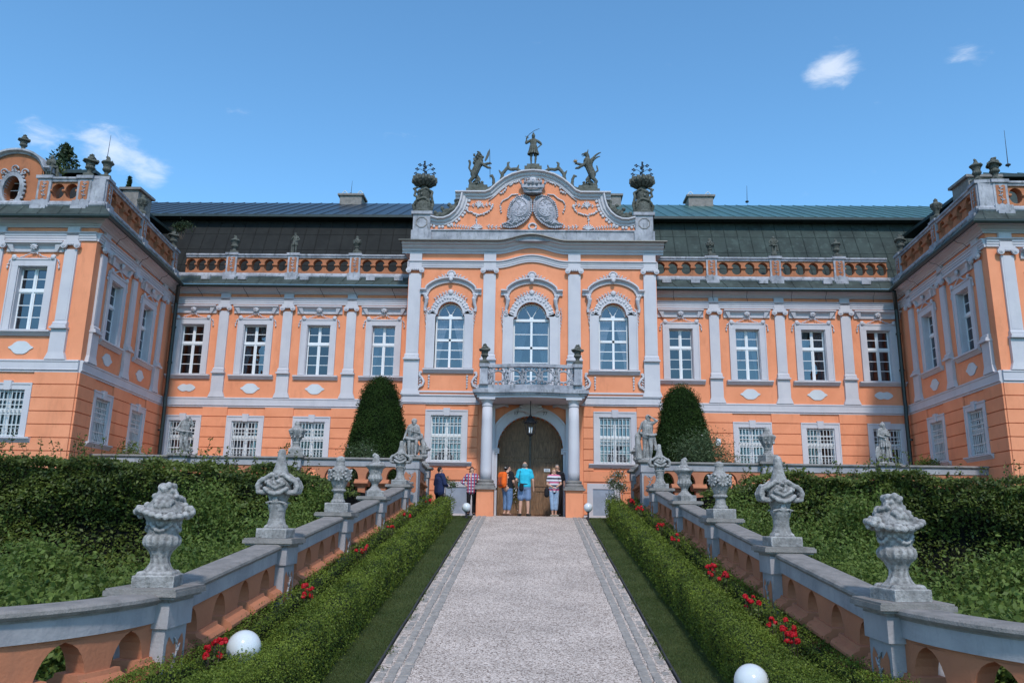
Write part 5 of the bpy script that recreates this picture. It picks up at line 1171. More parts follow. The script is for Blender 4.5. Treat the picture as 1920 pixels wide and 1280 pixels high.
# low planting between ramp and hedge
for s in (-1,1):
    sd='left' if s<0 else 'right'
    for i,(x,y,rx,h,lb) in enumerate(((-4.85,11.9,.9,1.25,'nearest'),(-5.0,14.1,1.0,1.6,'second nearest'),(-4.9,16.3,.95,2.0,'third nearest'),(-4.85,18.4,.85,2.4,'farthest'))):
        shrub(X0-s*x if s>0 else X0+x,y,-1.95,rx,.95,h,9500,.07,'hornlight','leafy green shrub behind the %s ramp balustrade, %s of its row'%(sd,lb),group='shrubs behind the ramp balustrades') if True else None
    for i,(x,y,rx,h,lb) in enumerate(((-5.3,8.9,.95,.95,'big-leaved bush just behind the curved end of the %s balustrade'),(-6.9,10.0,1.1,1.1,'big-leaved bush at the %s edge of the picture below the hedge'),(-8.6,11.9,1.2,1.0,'low bush in front of the dark hollow in the %s hedge'),(-6.6,13.0,1.1,.85,'low bush between the %s hedge and the ramp shrubs'))):
        shrub(X0-s*x if s>0 else X0+x,y,-2.0,rx,1.0,h,6500,.085,'hornlight',lb%sd,group='low bushes in front of the hedges',asp=.6)
for s in (-1,1):
    sd='left' if s<0 else 'right'
    for i,(x,y,z,rx,h,lb) in enumerate(((6.9,17.0,-1.9,.9,2.35,'light green shrub leaning on the inner end of the %s tall hedge'),(11.6,15.6,-1.9,1.1,1.9,'mid-height leafy shrub in front of the %s tall hedge beyond the hollow'),(8.2,13.6,-1.9,1.0,1.25,'rounded light shrub below the hollow in the %s tall hedge'))):
        shrub(X0+s*x,y,z,rx,.8,h,7000,.085,'hornlight',lb%sd,group='light shrubs against the tall hedges')
# oleanders and terrace plants
shrub(X0-5.45,24.5,TZ,.62,.45,1.45,3600,.09,'olean','oleander bush with white flowers in front of the left yew','shrub',asp=.22,flowers=16)
shrub(X0+5.45,24.6,TZ,1.05,.55,1.75,8000,.10,'olean','wide grey-green oleander bush in front of the right yew','shrub',asp=.22,flowers=10)
shrub(X0-13.0,25.0,TZ,.7,.35,1.45,2600,.09,'hornlight','bright green bush beside the drainpipe of the left wing','shrub',asp=.3)
shrub(X0+12.9,26.0,TZ,.5,.35,1.55,1500,.09,'hornlight','yellow-green bush beside the drainpipe of the right wing','shrub',asp=.4)
shrub(X0-2.75,26.3,.03,.32,.28,1.35,900,.09,'olean','small potted shrub standing by the cellar window left of the gate','shrub',asp=.3,flowers=4)
shrub(X0+2.95,25.6,-.1,.42,.35,1.55,1700,.09,'olean','oleander covered in white blossom by the cellar window right of the gate','shrub',asp=.25,flowers=110,flsize=.05)
shrub(X0+6.3,24.8,TZ,.5,.35,1.2,900,.08,'hornlight','sparse leafy bush right of the wide oleander','shrub',asp=.4)
# roses
RL=[(-3.04,8.05,9,'red rose bush beside the near white globe lamp'),(-3.01,11.2,9,'red rose bush near the second urn on the left'),(-3.01,14.6,9,'red rose bush between the left box hedges at mid-ramp'),(-3.01,17.2,3,'small red rose between the left hedges above mid-ramp'),(-3.01,19.4,4,'red rose bush low in the left hedge near the top'),(-3.01,23.3,5,'red rose bush at the top end of the left hedges'),
    (3.01,9.3,14,'large red rose bush in the lower right flower bed'),(3.01,9.95,6,'rose bush with few red blooms just above the large one'),(3.01,10.9,7,'red rose bush in the right bed near the second urn'),(3.01,13.2,12,'bright red rose bush at mid-ramp on the right'),(3.01,12.6,6,'darker red rose bush at mid-ramp on the right'),(3.01,16.6,5,'small red rose bush in the right bed below the fourth urn'),(3.01,18.4,8,'red rose bush in the right bed beside the fourth urn'),(3.01,21.8,9,'red rose bush in the upper right bed'),(3.01,23.6,12,'red rose bush at the top end of the right hedges')]
for x,y,k,lb in RL:
    e=empty('rose_bush',(X0+x,y,G(y)+.02)); tag(e,lb,'rose bush','red rose bushes between the box hedges')
    n=240; P=np.stack([RNG.normal(size=n)*.06,RNG.normal(size=n)*.16,RNG.uniform(.3,.72,n)],1); obj('foliage',leafmesh('foliage',leaves(P,.045,.6)),'horn',e)
    st=M(); bl=M()
    for i in range(k):
        p=(random.uniform(-.10,.10),random.uniform(-.24,.24),random.uniform(.64,.80)); st.tube([(0,0,0),(p[0]*.5,p[1]*.5,.35),p],.004,4)
        r=random.uniform(.030,.046)*(1+.012*(y-9))
        for q in range(14): a=random.uniform(0,2*PI); b=random.uniform(-.3,1.3); t=.62; bl.ell((p[0]+r*t*math.cos(a)*math.cos(b),p[1]+r*t*math.sin(a)*math.cos(b),p[2]+r*t*math.sin(b)),(r*.55,r*.16,r*.45),(random.uniform(-.6,.6),random.uniform(-.4,.4),a+PI/2),6,4)
    obj('stems',st,'bark',e); obj('blooms',bl,'rose',e)
# conifers behind the roofs, weeds on the gable
def conifer(x,y,z0,h,r,n,label,mt='conifer',loose=False):
    e=empty('conifer_tree' if not loose else 'leafy_tree',(x,y,z0)); tag(e,label,'tree')
    m=M(); m.lathe([(.25,0),(.03,h)],seg=7); obj('trunk',m,'bark',e)
    t=RNG.random(n)**.7; a=RNG.random(n)*2*PI; wh=.75+.25*np.sin(t*46+2*np.sin(3*a)); rr=r*(1-t)**.8*wh*RNG.random(n)**.45*(1+.3*np.sin(3*a+t*9))
    if loose: rr=r*np.sqrt(np.clip(1-(2*t-1)**2,0,1))*RNG.random(n)**.4*(.75+.35*np.sin(5*a+8*t))
    P=np.stack([rr*np.cos(a),rr*np.sin(a),h*(.45+.55*t)-rr*.25],1); obj('foliage',leafmesh('foliage',leaves(P,.32,.4)),mt,e)
conifer(-27.3,48,0,22.0,1.5,3200,'spruce top rising behind the roof beside the left wing')
conifer(-31.3,47,0,23.9,1.7,4200,'dark tree crown showing above the left wing roof',loose=True)
shrub(X0-15.2,22.5,10.35,.35,.2,.32,420,.09,'horn','weeds growing on the cornice of the oval-window gable','plant',name='wall_weeds',asp=.5)
shrub(X0-13.2,27.3,10.0,.35,.25,.75,500,.1,'conifer','dark bush growing behind the parapet of the left wing','plant',name='roof_bush',asp=.4)

# ---- globe lamps
def globe(x,y,z,r,label):
    e=empty('globe_lamp',(x,y,G(y))); tag(e,label,'lamp','white globe lamps beside the path')
    m=M(); m.ell((0,0,z-G(y)),r,seg=40,rings=24); m2=m.mesh('globe',smooth=True); obj('globe',m2,gm,e)
    m=M(); m.lathe([(.07,0),(.07,.02),(.03,.03),(.03,z-G(y)-r*1.05),(r*.45,z-G(y)-r*1.02),(r*.5,z-G(y)-r*.86)],seg=14); obj('post',m,'blackiron',e)
gm=mat('opal_white_plastic',(.60,.62,.64),.14,.02,2,0,spec=.5)
globe(-2.956,8.45,-1.35,.172,'white globe lamp between the hedges at lower left beside red roses')
globe(2.2,8.3,-1.55,.172,'white globe lamp at the bottom edge right of the path')
globe(X0-2.02,25.4,.30,.145,'far white globe lamp left of the gate at the top of the path')
globe(1.83,25.6,.36,.145,'far white globe lamp right of the gate at the top of the path')
# ================= SCULPTURES =================
def blobs(m,n,c,rad,zr,r,rn,flat=1.0):
    for _ in range(n):
        a=rn.uniform(0,2*PI); z=rn.uniform(*zr); q=rad(z); m.ell((c[0]+q*math.cos(a),c[1]+q*math.sin(a)*flat,c[2]+z),(r*rn.uniform(.6,1.2),r*rn.uniform(.6,1.2),r*rn.uniform(.5,1)),(rn.uniform(0,3),rn.uniform(0,3),rn.uniform(0,3)),7,5)
def rosette(m,c,r,ax=(0,-1)):
    m.ell(c,r*.4,seg=7,rings=5)
    t=(-ax[1],ax[0])
    for k in range(6): a=2*PI*k/6; m.ell((c[0]+t[0]*r*.7*math.cos(a),c[1]+t[1]*r*.7*math.cos(a),c[2]+r*.7*math.sin(a)),(r*.42,r*.42,r*.42),seg=6,rings=5)
def urnA(rn,top=1.0):   # twisted foot, garlanded cup, curled rim, fruit and plume
    m=M(); m.box(-.19,.19,-.19,.19,.0,.11)
    tw=lambda a,z: 1+.07*math.sin(9*a+z*26)*(1 if .14<z<.36 else 0)+.06*math.cos(14*a)*(1 if .36<=z<.47 else 0)
    m.lathe([(.16,.10),(.165,.13),(.12,.16),(.088,.22),(.085,.27),(.11,.33),(.165,.385),(.178,.42),(.165,.465),(.142,.49),(.145,.56),(.165,.62),(.20,.67),(.22,.70),(.19,.74),(.14,.80),(.10,.87),(.08,.94),(.05,top-.02)],seg=44,mod=tw)
    for k in range(4): a=PI/4+k*PI/2; m.ell((.17*math.cos(a),.17*math.sin(a),.125),(.06,.05,.025),(0,0,a),7,5)
    for k in range(24):
        a=2*PI*k/24; z=.685+.035*math.sin(2*a+.8); m.ell((.245*math.cos(a),.235*math.sin(a),z),(.04,.04,.032),(0,0,a),7,5)
    for a in (PI*.95,PI*1.9,PI*.4): 
        for q in range(5): b=q*1.1; m.ell((.25*math.cos(a)+.035*math.cos(b)*math.cos(a),.25*math.sin(a),.70+.04*math.sin(b)),.035,seg=7,rings=5)
    blobs(m,42,(0,0,0),lambda z:.23-(z-.68)*.62,(.68,.86),.042,rn); blobs(m,14,(0,0,0),lambda z:.085,(.86,top-.03),.035,rn)
    for q in range(4): a=PI+q*1.4; m.ell((.05*math.cos(a),.05*math.sin(a),top-.06),(.05,.05,.045),seg=8,rings=6)
    for k in range(4):
        a=-PI/2+k*PI/2; x,y=.155*math.cos(a),.155*math.sin(a); rosette(m,(x,y,.60),.035,(math.cos(a),math.sin(a)))
        for q in range(7):
            b=a-.62+1.24*q/6; z=.585-.06*math.sin(PI*q/6); m.ell((.15*math.cos(b),.15*math.sin(b),z),(.024,.024,.02),seg=6,rings=4)
    return sculpt(m,.0095,.0035,26,name='urn_body')
def urnB(rn):   # tall pointed cap above scrolled volutes
    m=M(); m.box(-.195,.195,-.195,.195,0,.12)
    m.lathe([(.14,.11),(.145,.14),(.115,.18),(.098,.25),(.10,.33),(.125,.40),(.13,.43),(.11,.445),(.125,.50),(.15,.56),(.17,.62),(.17,.68),(.15,.74),(.115,.80),(.085,.88),(.062,.97),(.055,1.04),(.05,1.10),(.02,1.13)],seg=28)
    for k in range(4): a=PI/4+k*PI/2; m.ell((.12*math.cos(a),.12*math.sin(a),.14),(.05,.04,.03),(0,0,a),7,5)
    for sx in (-1,1):
        for y in (-.09,0,.09):
            m.chain([(sx*.08,y*1.3,.80),(sx*.17,y*1.2,.74),(sx*.235,y,.71),(sx*.262,y,.65),(sx*.24,y,.58),(sx*.17,y*1.2,.57),(sx*.10,y*1.4,.60)],.03,.034)
        m.ell((sx*.235,0,.66),(.045,.12,.06)); m.ell((sx*.225,0,.735),(.04,.08,.04))
    for y in (-1,1):
        m.chain([(-.14,y*.15,.62),(-.07,y*.17,.57),(0,y*.18,.555),(.07,y*.17,.57),(.14,y*.15,.62)],.028); m.chain([(-.10,y*.15,.68),(0,y*.17,.63),(.10,y*.15,.68)],.022); rosette(m,(0,y*.135,.48),.035,(0,y)); 
        blobs(m,12,(0,y*.12,0),lambda z:.05,(.66,.80),.025,rn)
        m.chain([(-.12,y*.11,.44),(-.06,y*.125,.455),(0,y*.13,.44),(.06,y*.125,.455),(.12,y*.11,.44)],.013)
    blobs(m,30,(0,0,0),lambda z:.20-(z-.66)*.75,(.64,.82),.03,rn); m.ell((0,0,1.09),(.055,.055,.05))
    return sculpt(m,.0095,.0035,26,name='urn_body')
def urnC(rn):   # flower-head urn
    m=M(); m.box(-.2,.2,-.2,.2,0,.16); m.lathe([(.12,.15),(.125,.19),(.095,.23),(.085,.30),(.085,.34),(.12,.36),(.13,.38),(.10,.41),(.13,.48),(.17,.57),(.19,.66),(.18,.73),(.12,.77),(.085,.82),(.07,.88),(.08,.91),(.075,.95),(.03,.98)],seg=26)
    for a in (-PI*.15,PI*1.15,-PI/2,PI/2):
        cx,cy=.165*math.cos(a),.165*math.sin(a)
        for k in range(9): b=2*PI*k/9; m.cap((cx*1.05,cy*1.05,.64),(cx*1.1-math.sin(a)*.085*math.cos(b),cy*1.1+math.cos(a)*.085*math.cos(b),.64+.085*math.sin(b)),.02,.024,7)
        m.ell((cx*1.12,cy*1.12,.64),.028)
    blobs(m,40,(0,0,0),lambda z:.10+(z-.45)*.35,(.45,.75),.028,rn)
    return sculpt(m,.0095,.0035,26,name='urn_body')
def urnD(rn):   # chalice with flame
    m=M(); m.box(-.19,.19,-.19,.19,0,.13); m.lathe([(.15,.12),(.155,.15),(.10,.19),(.07,.24),(.08,.29),(.14,.35),(.165,.40),(.15,.45),(.135,.50),(.145,.56),(.17,.62),(.22,.67),(.235,.70),(.20,.74),(.12,.77),(.085,.82),(.065,.88),(.045,.93)],seg=40,mod=lambda a,z:1+.06*math.cos(12*a+z*14)*(1 if .2<z<.46 else 0)+.05*math.sin(3*a)*(1 if .62<z<.73 else 0))
    m.chain([(.0,0,.8),(.04,0,.86),(.02,0,.92),(-.04,0,.955),(-.06,0,.93)],.05,.035); blobs(m,22,(0,0,0),lambda z:.17,(.72,.78),.03,rn)
    for k in range(4): a=-PI/2+k*PI/2; rosette(m,(.145*math.cos(a),.145*math.sin(a),.57),.035,(math.cos(a),math.sin(a)))
    return sculpt(m,.0095,.0035,26,name='urn_body')
def urnE(rn):   # broad leaf basket with plume (terrace)
    m=M(); m.box(-.2,.2,-.2,.2,0,.2); m.lathe([(.13,.19),(.135,.23),(.10,.27),(.095,.33),(.115,.37),(.10,.39),(.13,.46),(.18,.56),(.22,.66),(.24,.72),(.19,.77),(.12,.80),(.08,.87),(.085,.93),(.04,.98)],seg=40,mod=lambda a,z:1+.10*math.cos(7*a)*(1 if .42<z<.74 else 0))
    blobs(m,26,(0,0,0),lambda z:.19,(.5,.7),.035,rn); m.chain([(0,0,.8),(.03,-.02,.9),(-.03,-.02,.97)],.06,.03)
    return sculpt(m,.012,.004,24,name='urn_body')
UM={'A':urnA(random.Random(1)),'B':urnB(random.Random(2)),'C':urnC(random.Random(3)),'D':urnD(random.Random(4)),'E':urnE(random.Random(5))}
def put_urn(k,x,y,z,sc,rz,label,group,mt='stone',mir=1):
    me=UM[k]; key=k+mt
    if key not in UM: q=me.copy(); q.materials.clear(); q.materials.append(MT[mt]); UM[key]=q
    o=bpy.data.objects.new('stone_urn',UM[key]); COL.objects.link(o); o.matrix_local=TR(x,y,z,rz,sc,mir); tag(o,label,'urn',group); return o
desc={'A':'fruit-filled stone urn with twisted foot','B':'tall pointed scrollwork stone urn','C':'flower-head stone urn with knob','D':'chalice stone urn with curled flame','B2':'pointed scrollwork stone urn'}
ordn=['nearest','second','third','fourth','fifth']
for s in (-1,1):
    sd='left' if s<0 else 'right'
    for i,k in enumerate('ABCDB'):
        put_urn(k,X0+s*3.57,YP_[i],ZP[i],(1,1.10,1.06,1.0,1.06)[i],(.2,0,.1,.3,0)[i],'%s, %s pedestal of the %s ramp balustrade'%(desc[k],ordn[i] if i else 'nearest',sd),'urns on the ramp balustrades',mir=s*-1)
    put_urn('A',X0+s*3.54,25.9,1.59,.84,.5,'small stone urn at the gate end of the %s terrace balustrade'%sd,'urns on the terrace balustrades',mir=s)
    put_urn('E',X0+s*7.1,23.5,1.73,1.05,.3,'plumed leaf-basket stone urn on the %s terrace edge beyond the yew'%sd,'urns on the terrace balustrades')
    put_urn('D' if s>0 else 'A',X0+s*13.98,23.5,1.73,.98,.3,'stone urn on the terrace edge in front of the corner of the %s wing'%sd,'urns on the terrace balustrades')
def roofpt(fr,u,n,z): return FM[fr]@Vector((u,-n,z))
ru=[('main',-11.93,'D','round urn on the palace parapet, leftmost pier of the left range'),('main',-7.0,'C','pointed urn on the palace parapet, nearest pier left of the central block'),('main',7.0,'C','pointed urn on the palace parapet, nearest pier right of the central block'),('main',11.93,'D','round urn on the palace parapet, rightmost pier of the right range'),
 ('sideL',6.75,'A','flower urn where the left wing parapet meets the main range'),('sideL',3.3,'E','urn halfway along the courtyard parapet of the left wing'),('sideL',.25,'D','urn behind the corner pier of the left wing parapet'),('frontL',-.62,'A','urn on the front corner pier of the left wing parapet'),
 ('sideR',LS-6.75,'A','flower urn where the right wing parapet meets the main range'),('sideR',LS-3.3,'E','urn halfway along the courtyard parapet of the right wing'),('sideR',LS-.25,'D','urn behind the corner pier of the right wing parapet'),('frontR',.62,'A','urn on the front corner pier of the right wing parapet')]
ru=[(a,b,c,d) for a,b,c,d in ru]
for fr,u,k,lb in ru:
    p=roofpt(fr,u,-.12,10.10); put_urn(k,p.x,p.y,p.z,.80,.4,lb,'urns on the roof parapets','darkstone')
p=roofpt('frontL',-2.92,-.2,10.98); put_urn('A',p.x,p.y,p.z,.62,.4,'small urn crowning the oval-window gable at far left','urns on the roof parapets','darkstone')
for s in (-1,1): put_urn('A',X0+s*1.60,YR-1.70,5.14,.72,.3*s,'little stone urn on the %s end of the balcony'%('left' if s<0 else 'right'),'urns on the balcony','darkstone')

# ---- human figures
def figure(j,g=1.0,hand=True,face=True,feet=True):
    """joint dict -> M of the body. faces -y, z up, metres"""
    m=M(); J={k:Vector(v) for k,v in j.items()}
    hd=J['head']; nk=J['neck']; t=(hd-nk).normalized(); fd=J.get('look',Vector((0,-1,0))).normalized(); side=fd.cross(Vector((0,0,1))).normalized()
    if 'face' in j: pass
    m.ell(hd,(.075,.088,.112),seg=14,rings=10); m.ell(hd+fd*.03-Vector((0,0,.055)),(.055,.055,.055),seg=10,rings=7)
    if face:
        m.cap(hd+fd*.085+Vector((0,0,.012)),hd+fd*.102-Vector((0,0,.022)),.010,.014,7); m.ell(hd+fd*.08-Vector((0,0,.058)),(.026,.018,.010)); m.ell(hd+fd*.075-Vector((0,0,.09)),(.025,.022,.02))
        for sg in (-1,1): m.ell(hd+side*sg*.077-Vector((0,0,.005)),(.012,.02,.03)); m.ell(hd+fd*.078+side*sg*.03+Vector((0,0,.022)),(.022,.012,.008))
    m.cap(nk-Vector((0,0,.04)),hd-Vector((0,0,.06)),.055*g**.5,.050)
    ch,wa,pe=J['chest'],J['waist'],J['pelvis']
    sh=[J['shL'],J['shR']]; m.cap(sh[0]*.85+nk*.15,sh[1]*.85+nk*.15,.062*g,.062*g)
    for k,(a,b,r0,r1) in enumerate(((nk,ch,.07*g,.13*g),(ch,wa,.13*g,.115*g),(wa,pe,.115*g,.13*g))):
        for sg in (-.055,0,.055): m.cap(a+side*sg*g,b+side*sg*g,r0*.85,r1*.85)
    for S_ in 'LR':
        s_,e_,w_=J['sh'+S_],J['el'+S_],J['wr'+S_]; m.cap(s_,e_,.05*g,.040*g**.6); m.cap(e_,w_,.041*g**.6,.027)
        d=(w_-e_).normalized(); 
        if hand:
            o=d.orthogonal().normalized(); o=(Vector((0,-1,0))-d*d.y*-1).normalized() if abs(d.y)<.9 else o; o=(o-d*o.dot(d)).normalized()
            m.cap(w_,w_+d*.07,.026,.030); m.ell(w_+d*.05+o*.012,(.03,.03,.04))
            for q in range(4):
                b=w_+d*.08+o*(.027-.018*q); L=(.065,.075,.07,.055)[q]; cu=d.cross(o)*(.015 if S_=='L' else -.015)
                m.cap(b,b+d*L*.5+cu*.3,.009,.0085,6); m.cap(b+d*L*.5+cu*.3,b+d*L*.9+cu*1.2,.0085,.0075,6)
            m.cap(w_+d*.02+o*.025,w_+d*.065+o*.055,.011,.009,6)
        h_,k_,a_,f_=J['hip'+S_],J['kn'+S_],J['an'+S_],J['to'+S_]
        m.cap(h_,k_,.086*g,.056*g**.5); m.cap(k_,k_+(a_-k_)*.35,.054*g**.5,.058*g**.5); m.cap(k_+(a_-k_)*.35,a_,.058*g**.5,.034); 
        if feet: m.cap(a_-Vector((0,0,.02))+(a_-f_)*.25,f_,.036,.028); m.ell(a_-Vector((0,0,.03))+(a_-f_)*.2,(.035,.04,.035))
    return m,J
ST=dict(head=(0,0,1.63),neck=(0,0,1.49),chest=(0,0,1.30),waist=(0,0,1.10),pelvis=(0,.01,.95),shL=(.185,0,1.42),shR=(-.185,0,1.42),elL=(.25,.03,1.15),elR=(-.25,.03,1.15),wrL=(.27,-.05,.91),wrR=(-.27,-.05,.91),hipL=(.095,0,.92),hipR=(-.095,0,.92),knL=(.10,-.02,.50),knR=(-.10,-.02,.50),anL=(.10,.03,.09),anR=(-.10,.03,.09),toL=(.12,-.13,.03),toR=(-.12,-.13,.03))
def pose(**k): d=dict(ST); d.update(k); return d
def drape(m,pts,r,rn,n=5,spread=.05):
    for i in range(n): m.chain([(p[0]+rn.uniform(-spread,spread),p[1]+rn.uniform(-spread,spread),p[2]) for p in pts],r*rn.uniform(.6,1.2),r*rn.uniform(.5,1))
def statue(kind,rn):
    if kind=='shade':     # standing, one hand raised to the brow, cloth on the hip
        P=pose(head=(.03,-.02,1.62),look=(.5,-1,0),elL=(.36,-.08,1.52),wrL=(.14,-.12,1.66),elR=(-.30,.02,1.18),wrR=(-.42,-.05,.98),hipL=(.12,0,.92),knL=(.12,-.10,.5),knR=(-.13,0,.5),anR=(-.16,.05,.09))
        m,J=figure(P,1.42); m.ell((0,.06,.45),(.17,.12,.45)); m.ell((.03,0,1.66),(.115,.12,.12))
        drape(m,[(-.22,0,1.05),(-.05,-.12,.98),(.15,-.12,.95),(.27,0,1.0)],.06,rn,7); drape(m,[(.22,.02,.98),(.26,.04,.7),(.28,.06,.42)],.05,rn,5); drape(m,[(-.3,.08,.95),(-.36,.1,.6),(-.34,.1,.25)],.07,rn,5); m.cap((-.40,.0,.95),(-.34,.05,.12),.10,.14)
        m.ell((0,.05,.03),(.36,.26,.07))
    elif kind=='seated':
        P=pose(head=(.03,-.05,1.42),look=(-.3,-1,0),neck=(0,0,1.28),chest=(0,0,1.1),waist=(0,.03,.9),pelvis=(0,.08,.75),shL=(.18,0,1.22),shR=(-.18,0,1.22),elL=(.25,-.08,.98),wrL=(.02,-.20,1.02),elR=(-.3,.02,.95),wrR=(-.36,-.12,.76),hipL=(.1,.05,.74),hipR=(-.1,.05,.74),knL=(.15,-.26,.62),knR=(-.15,-.24,.60),anL=(.12,-.22,.12),anR=(-.13,-.2,.12),toL=(.14,-.36,.05),toR=(-.15,-.34,.05))
        m,J=figure(P,1.55); m.ell((0,-.08,.38),(.21,.17,.36)); m.ell((.02,.0,1.47),(.125,.13,.12)); blobs(m,14,(.02,0,1.47),lambda z:.09,(-.05,.06),.03,rn)
        drape(m,[(-.28,0,.78),(-.1,-.22,.7),(.12,-.22,.7),(.3,0,.8)],.07,rn,8); drape(m,[(.28,.1,.9),(.4,.1,.5),(.46,.08,.2)],.08,rn,6); drape(m,[(-.28,.1,.8),(-.36,.08,.4),(-.34,.0,.1)],.08,rn,5); m.ell((0,.15,.35),(.28,.2,.38)); m.ell((0,0,.04),(.42,.3,.07))
    elif kind=='woman':
        P=pose(head=(.06,-.02,1.60),look=(.5,-1,.1),elL=(.33,-.02,1.30),wrL=(.20,-.10,1.58),elR=(-.30,-.02,1.20),wrR=(-.42,-.14,1.02),knR=(-.12,-.06,.5)); m,J=figure(P,1.3); m.ell((.06,.03,1.66),(.09,.09,.1))
        drape(m,[(-.3,-.05,1.05),(-.05,-.13,1.0),(.2,-.08,1.0),(.26,.04,.8)],.06,rn,6); drape(m,[(.05,-.05,.95),(.10,-.05,.55),(.2,-.02,.2),(.34,.0,.16)],.075,rn,8); drape(m,[(-.05,0,.9),(-.08,.0,.5),(-.05,.02,.12)],.08,rn,6); m.ell((0,0,.03),(.34,.26,.07))
    elif kind=='soldier':   # armoured figure with shield
        P=pose(head=(0,-.02,1.60),elL=(.26,-.06,1.2),wrL=(.06,-.16,1.22),elR=(-.28,-.04,1.2),wrR=(-.12,-.18,1.12)); m,J=figure(P,1.4); m.ell((0,0,1.66),(.12,.13,.12)); m.ell((0,0,1.76),(.04,.1,.06))
        for k in range(12): a=2*PI*k/12; m.chain([(.15*math.cos(a),.12*math.sin(a),1.02),(.22*math.cos(a),.17*math.sin(a),.72)],.045,.04)
        m.ell((-.30,.0,.42),(.16,.06,.34)); m.ell((0,0,.03),(.38,.28,.07)); drape(m,[(.2,.1,1.3),(.3,.12,.8),(.28,.1,.3)],.06,rn,4)
    elif kind=='plain':
        P=pose(head=(0,-.02,1.58),elL=(.32,0,1.22),wrL=(.16,-.12,1.08),elR=(-.30,0,1.2),wrR=(-.16,-.14,1.3)); m,J=figure(P,1.2); m.ell((0,.0,1.64),(.1,.11,.1)); m.ell((0,0,1.7),(.15,.14,.03)) if rn.random()<.5 else None
        for k in range(10): a=2*PI*k/10; m.chain([(.14*math.cos(a),.12*math.sin(a),1.02),(.21*math.cos(a),.17*math.sin(a),.74)],.05,.04)
        m.cap((-.22,.05,.8),(-.2,.06,.05),.09,.12); m.ell((0,0,.03),(.3,.25,.07))
    elif kind=='swordsman':
        P=pose(head=(0,-.02,1.66),look=(-.1,-1,.1),elR=(-.40,.0,1.30),wrR=(-.32,-.06,1.56),elL=(.42,.02,1.22),wrL=(.24,-.02,1.02),knL=(.13,0,.5),knR=(-.11,-.02,.5)); m,J=figure(P,1.05)
        m.ell((0,.03,1.70),(.10,.10,.12)); m.ell((0,.06,1.58),(.09,.06,.12)); m.chain([(0,-.02,1.8),(.02,-.05,1.84)],.05,.02)
        for k in range(14): a=2*PI*k/14; m.chain([(.14*math.cos(a),.11*math.sin(a),1.12),(.20*math.cos(a),.15*math.sin(a),.85),(.27*math.cos(a),.20*math.sin(a),.66)],.05,.045)
        for sx in (-1,1): m.cap((sx*.22,0,1.38),(sx*.36,0,1.28),.075,.07)
        m.ell((0,0,.03),(.3,.22,.06))
        m.chain([(-.37,-.08,1.50),(-.27,-.08,1.60)],.02); m.chain([(-.42,-.08,1.62),(-.24,-.08,1.52)],.018)
    elif kind=='cherub':
        P=pose(head=(0,-.02,1.55),elL=(.34,-.02,1.30),wrL=(.2,-.14,1.16),elR=(-.34,0,1.22),wrR=(-.22,-.12,1.05)); m,J=figure(P,1.35); m.ell((0,.0,1.6),(.12,.12,.12)); drape(m,[(-.26,0,1.0),(0,-.16,.92),(.26,0,1.0),(.3,.06,.6)],.06,rn,6); m.ell((.0,.06,.3),(.24,.2,.3)); m.ell((0,0,.03),(.34,.27,.07))
    return sculpt(m,.016,.006,20,name='statue_body')
SM={}
def put_statue(kind,x,y,z,H,rz,label,mt='stone',mir=1,name='stone_statue',group=None,seed=1):
    key=kind+mt
    if key not in SM: me=statue(kind,random.Random(seed)); me.materials.append(MT[mt]); SM[key]=me
    o=bpy.data.objects.new(name,SM[key]); COL.objects.link(o); o.matrix_local=TR(x,y,z,rz,H/1.78,mir); tag(o,label,'statue',group); return o
put_statue('seated',X0-3.54,23.5,1.73,1.32,.1,'seated draped stone figure on the terrace corner left of the path')
put_statue('shade',X0+3.54,23.5,1.73,1.38,-.1,'stone figure raising an arm to its brow on the terrace corner right of the path')
put_statue('woman',X0-10.55,23.5,1.73,1.20,.4,'draped stone woman on the left terrace edge in front of a barred window')
put_statue('soldier',X0+10.55,23.5,1.73,1.22,.2,'stone figure with shield on the right terrace edge in front of a barred window')
put_statue('plain',X0-9.5,YM+.12,10.10,.92,.0,'small weathered statue on the left palace parapet between two urns','darkstone')
put_statue('cherub',X0+9.5,YM+.12,10.10,.92,.0,'small weathered statue on the right palace parapet between two urns','darkstone')
q=roofpt('frontL',-1.88,-.12,10.10); put_statue('seated',q.x,q.y,q.z,.85,.3,'small seated statue on the left wing parapet beside the oval-window gable','darkstone')
YS_=YR-.17
o=put_statue('swordsman',X0,YS_,13.24,1.34,0,'statue of a coated man brandishing a sabre on top of the pediment','darkstone')
k=1.34/1.78; m=M(); m.chain([(-.36,-.08,1.54),(-.20,-.08,1.74),(.05,-.08,1.94),(.30,-.08,2.05)],.018,.010,6); obj('sabre',m,'grout',o)
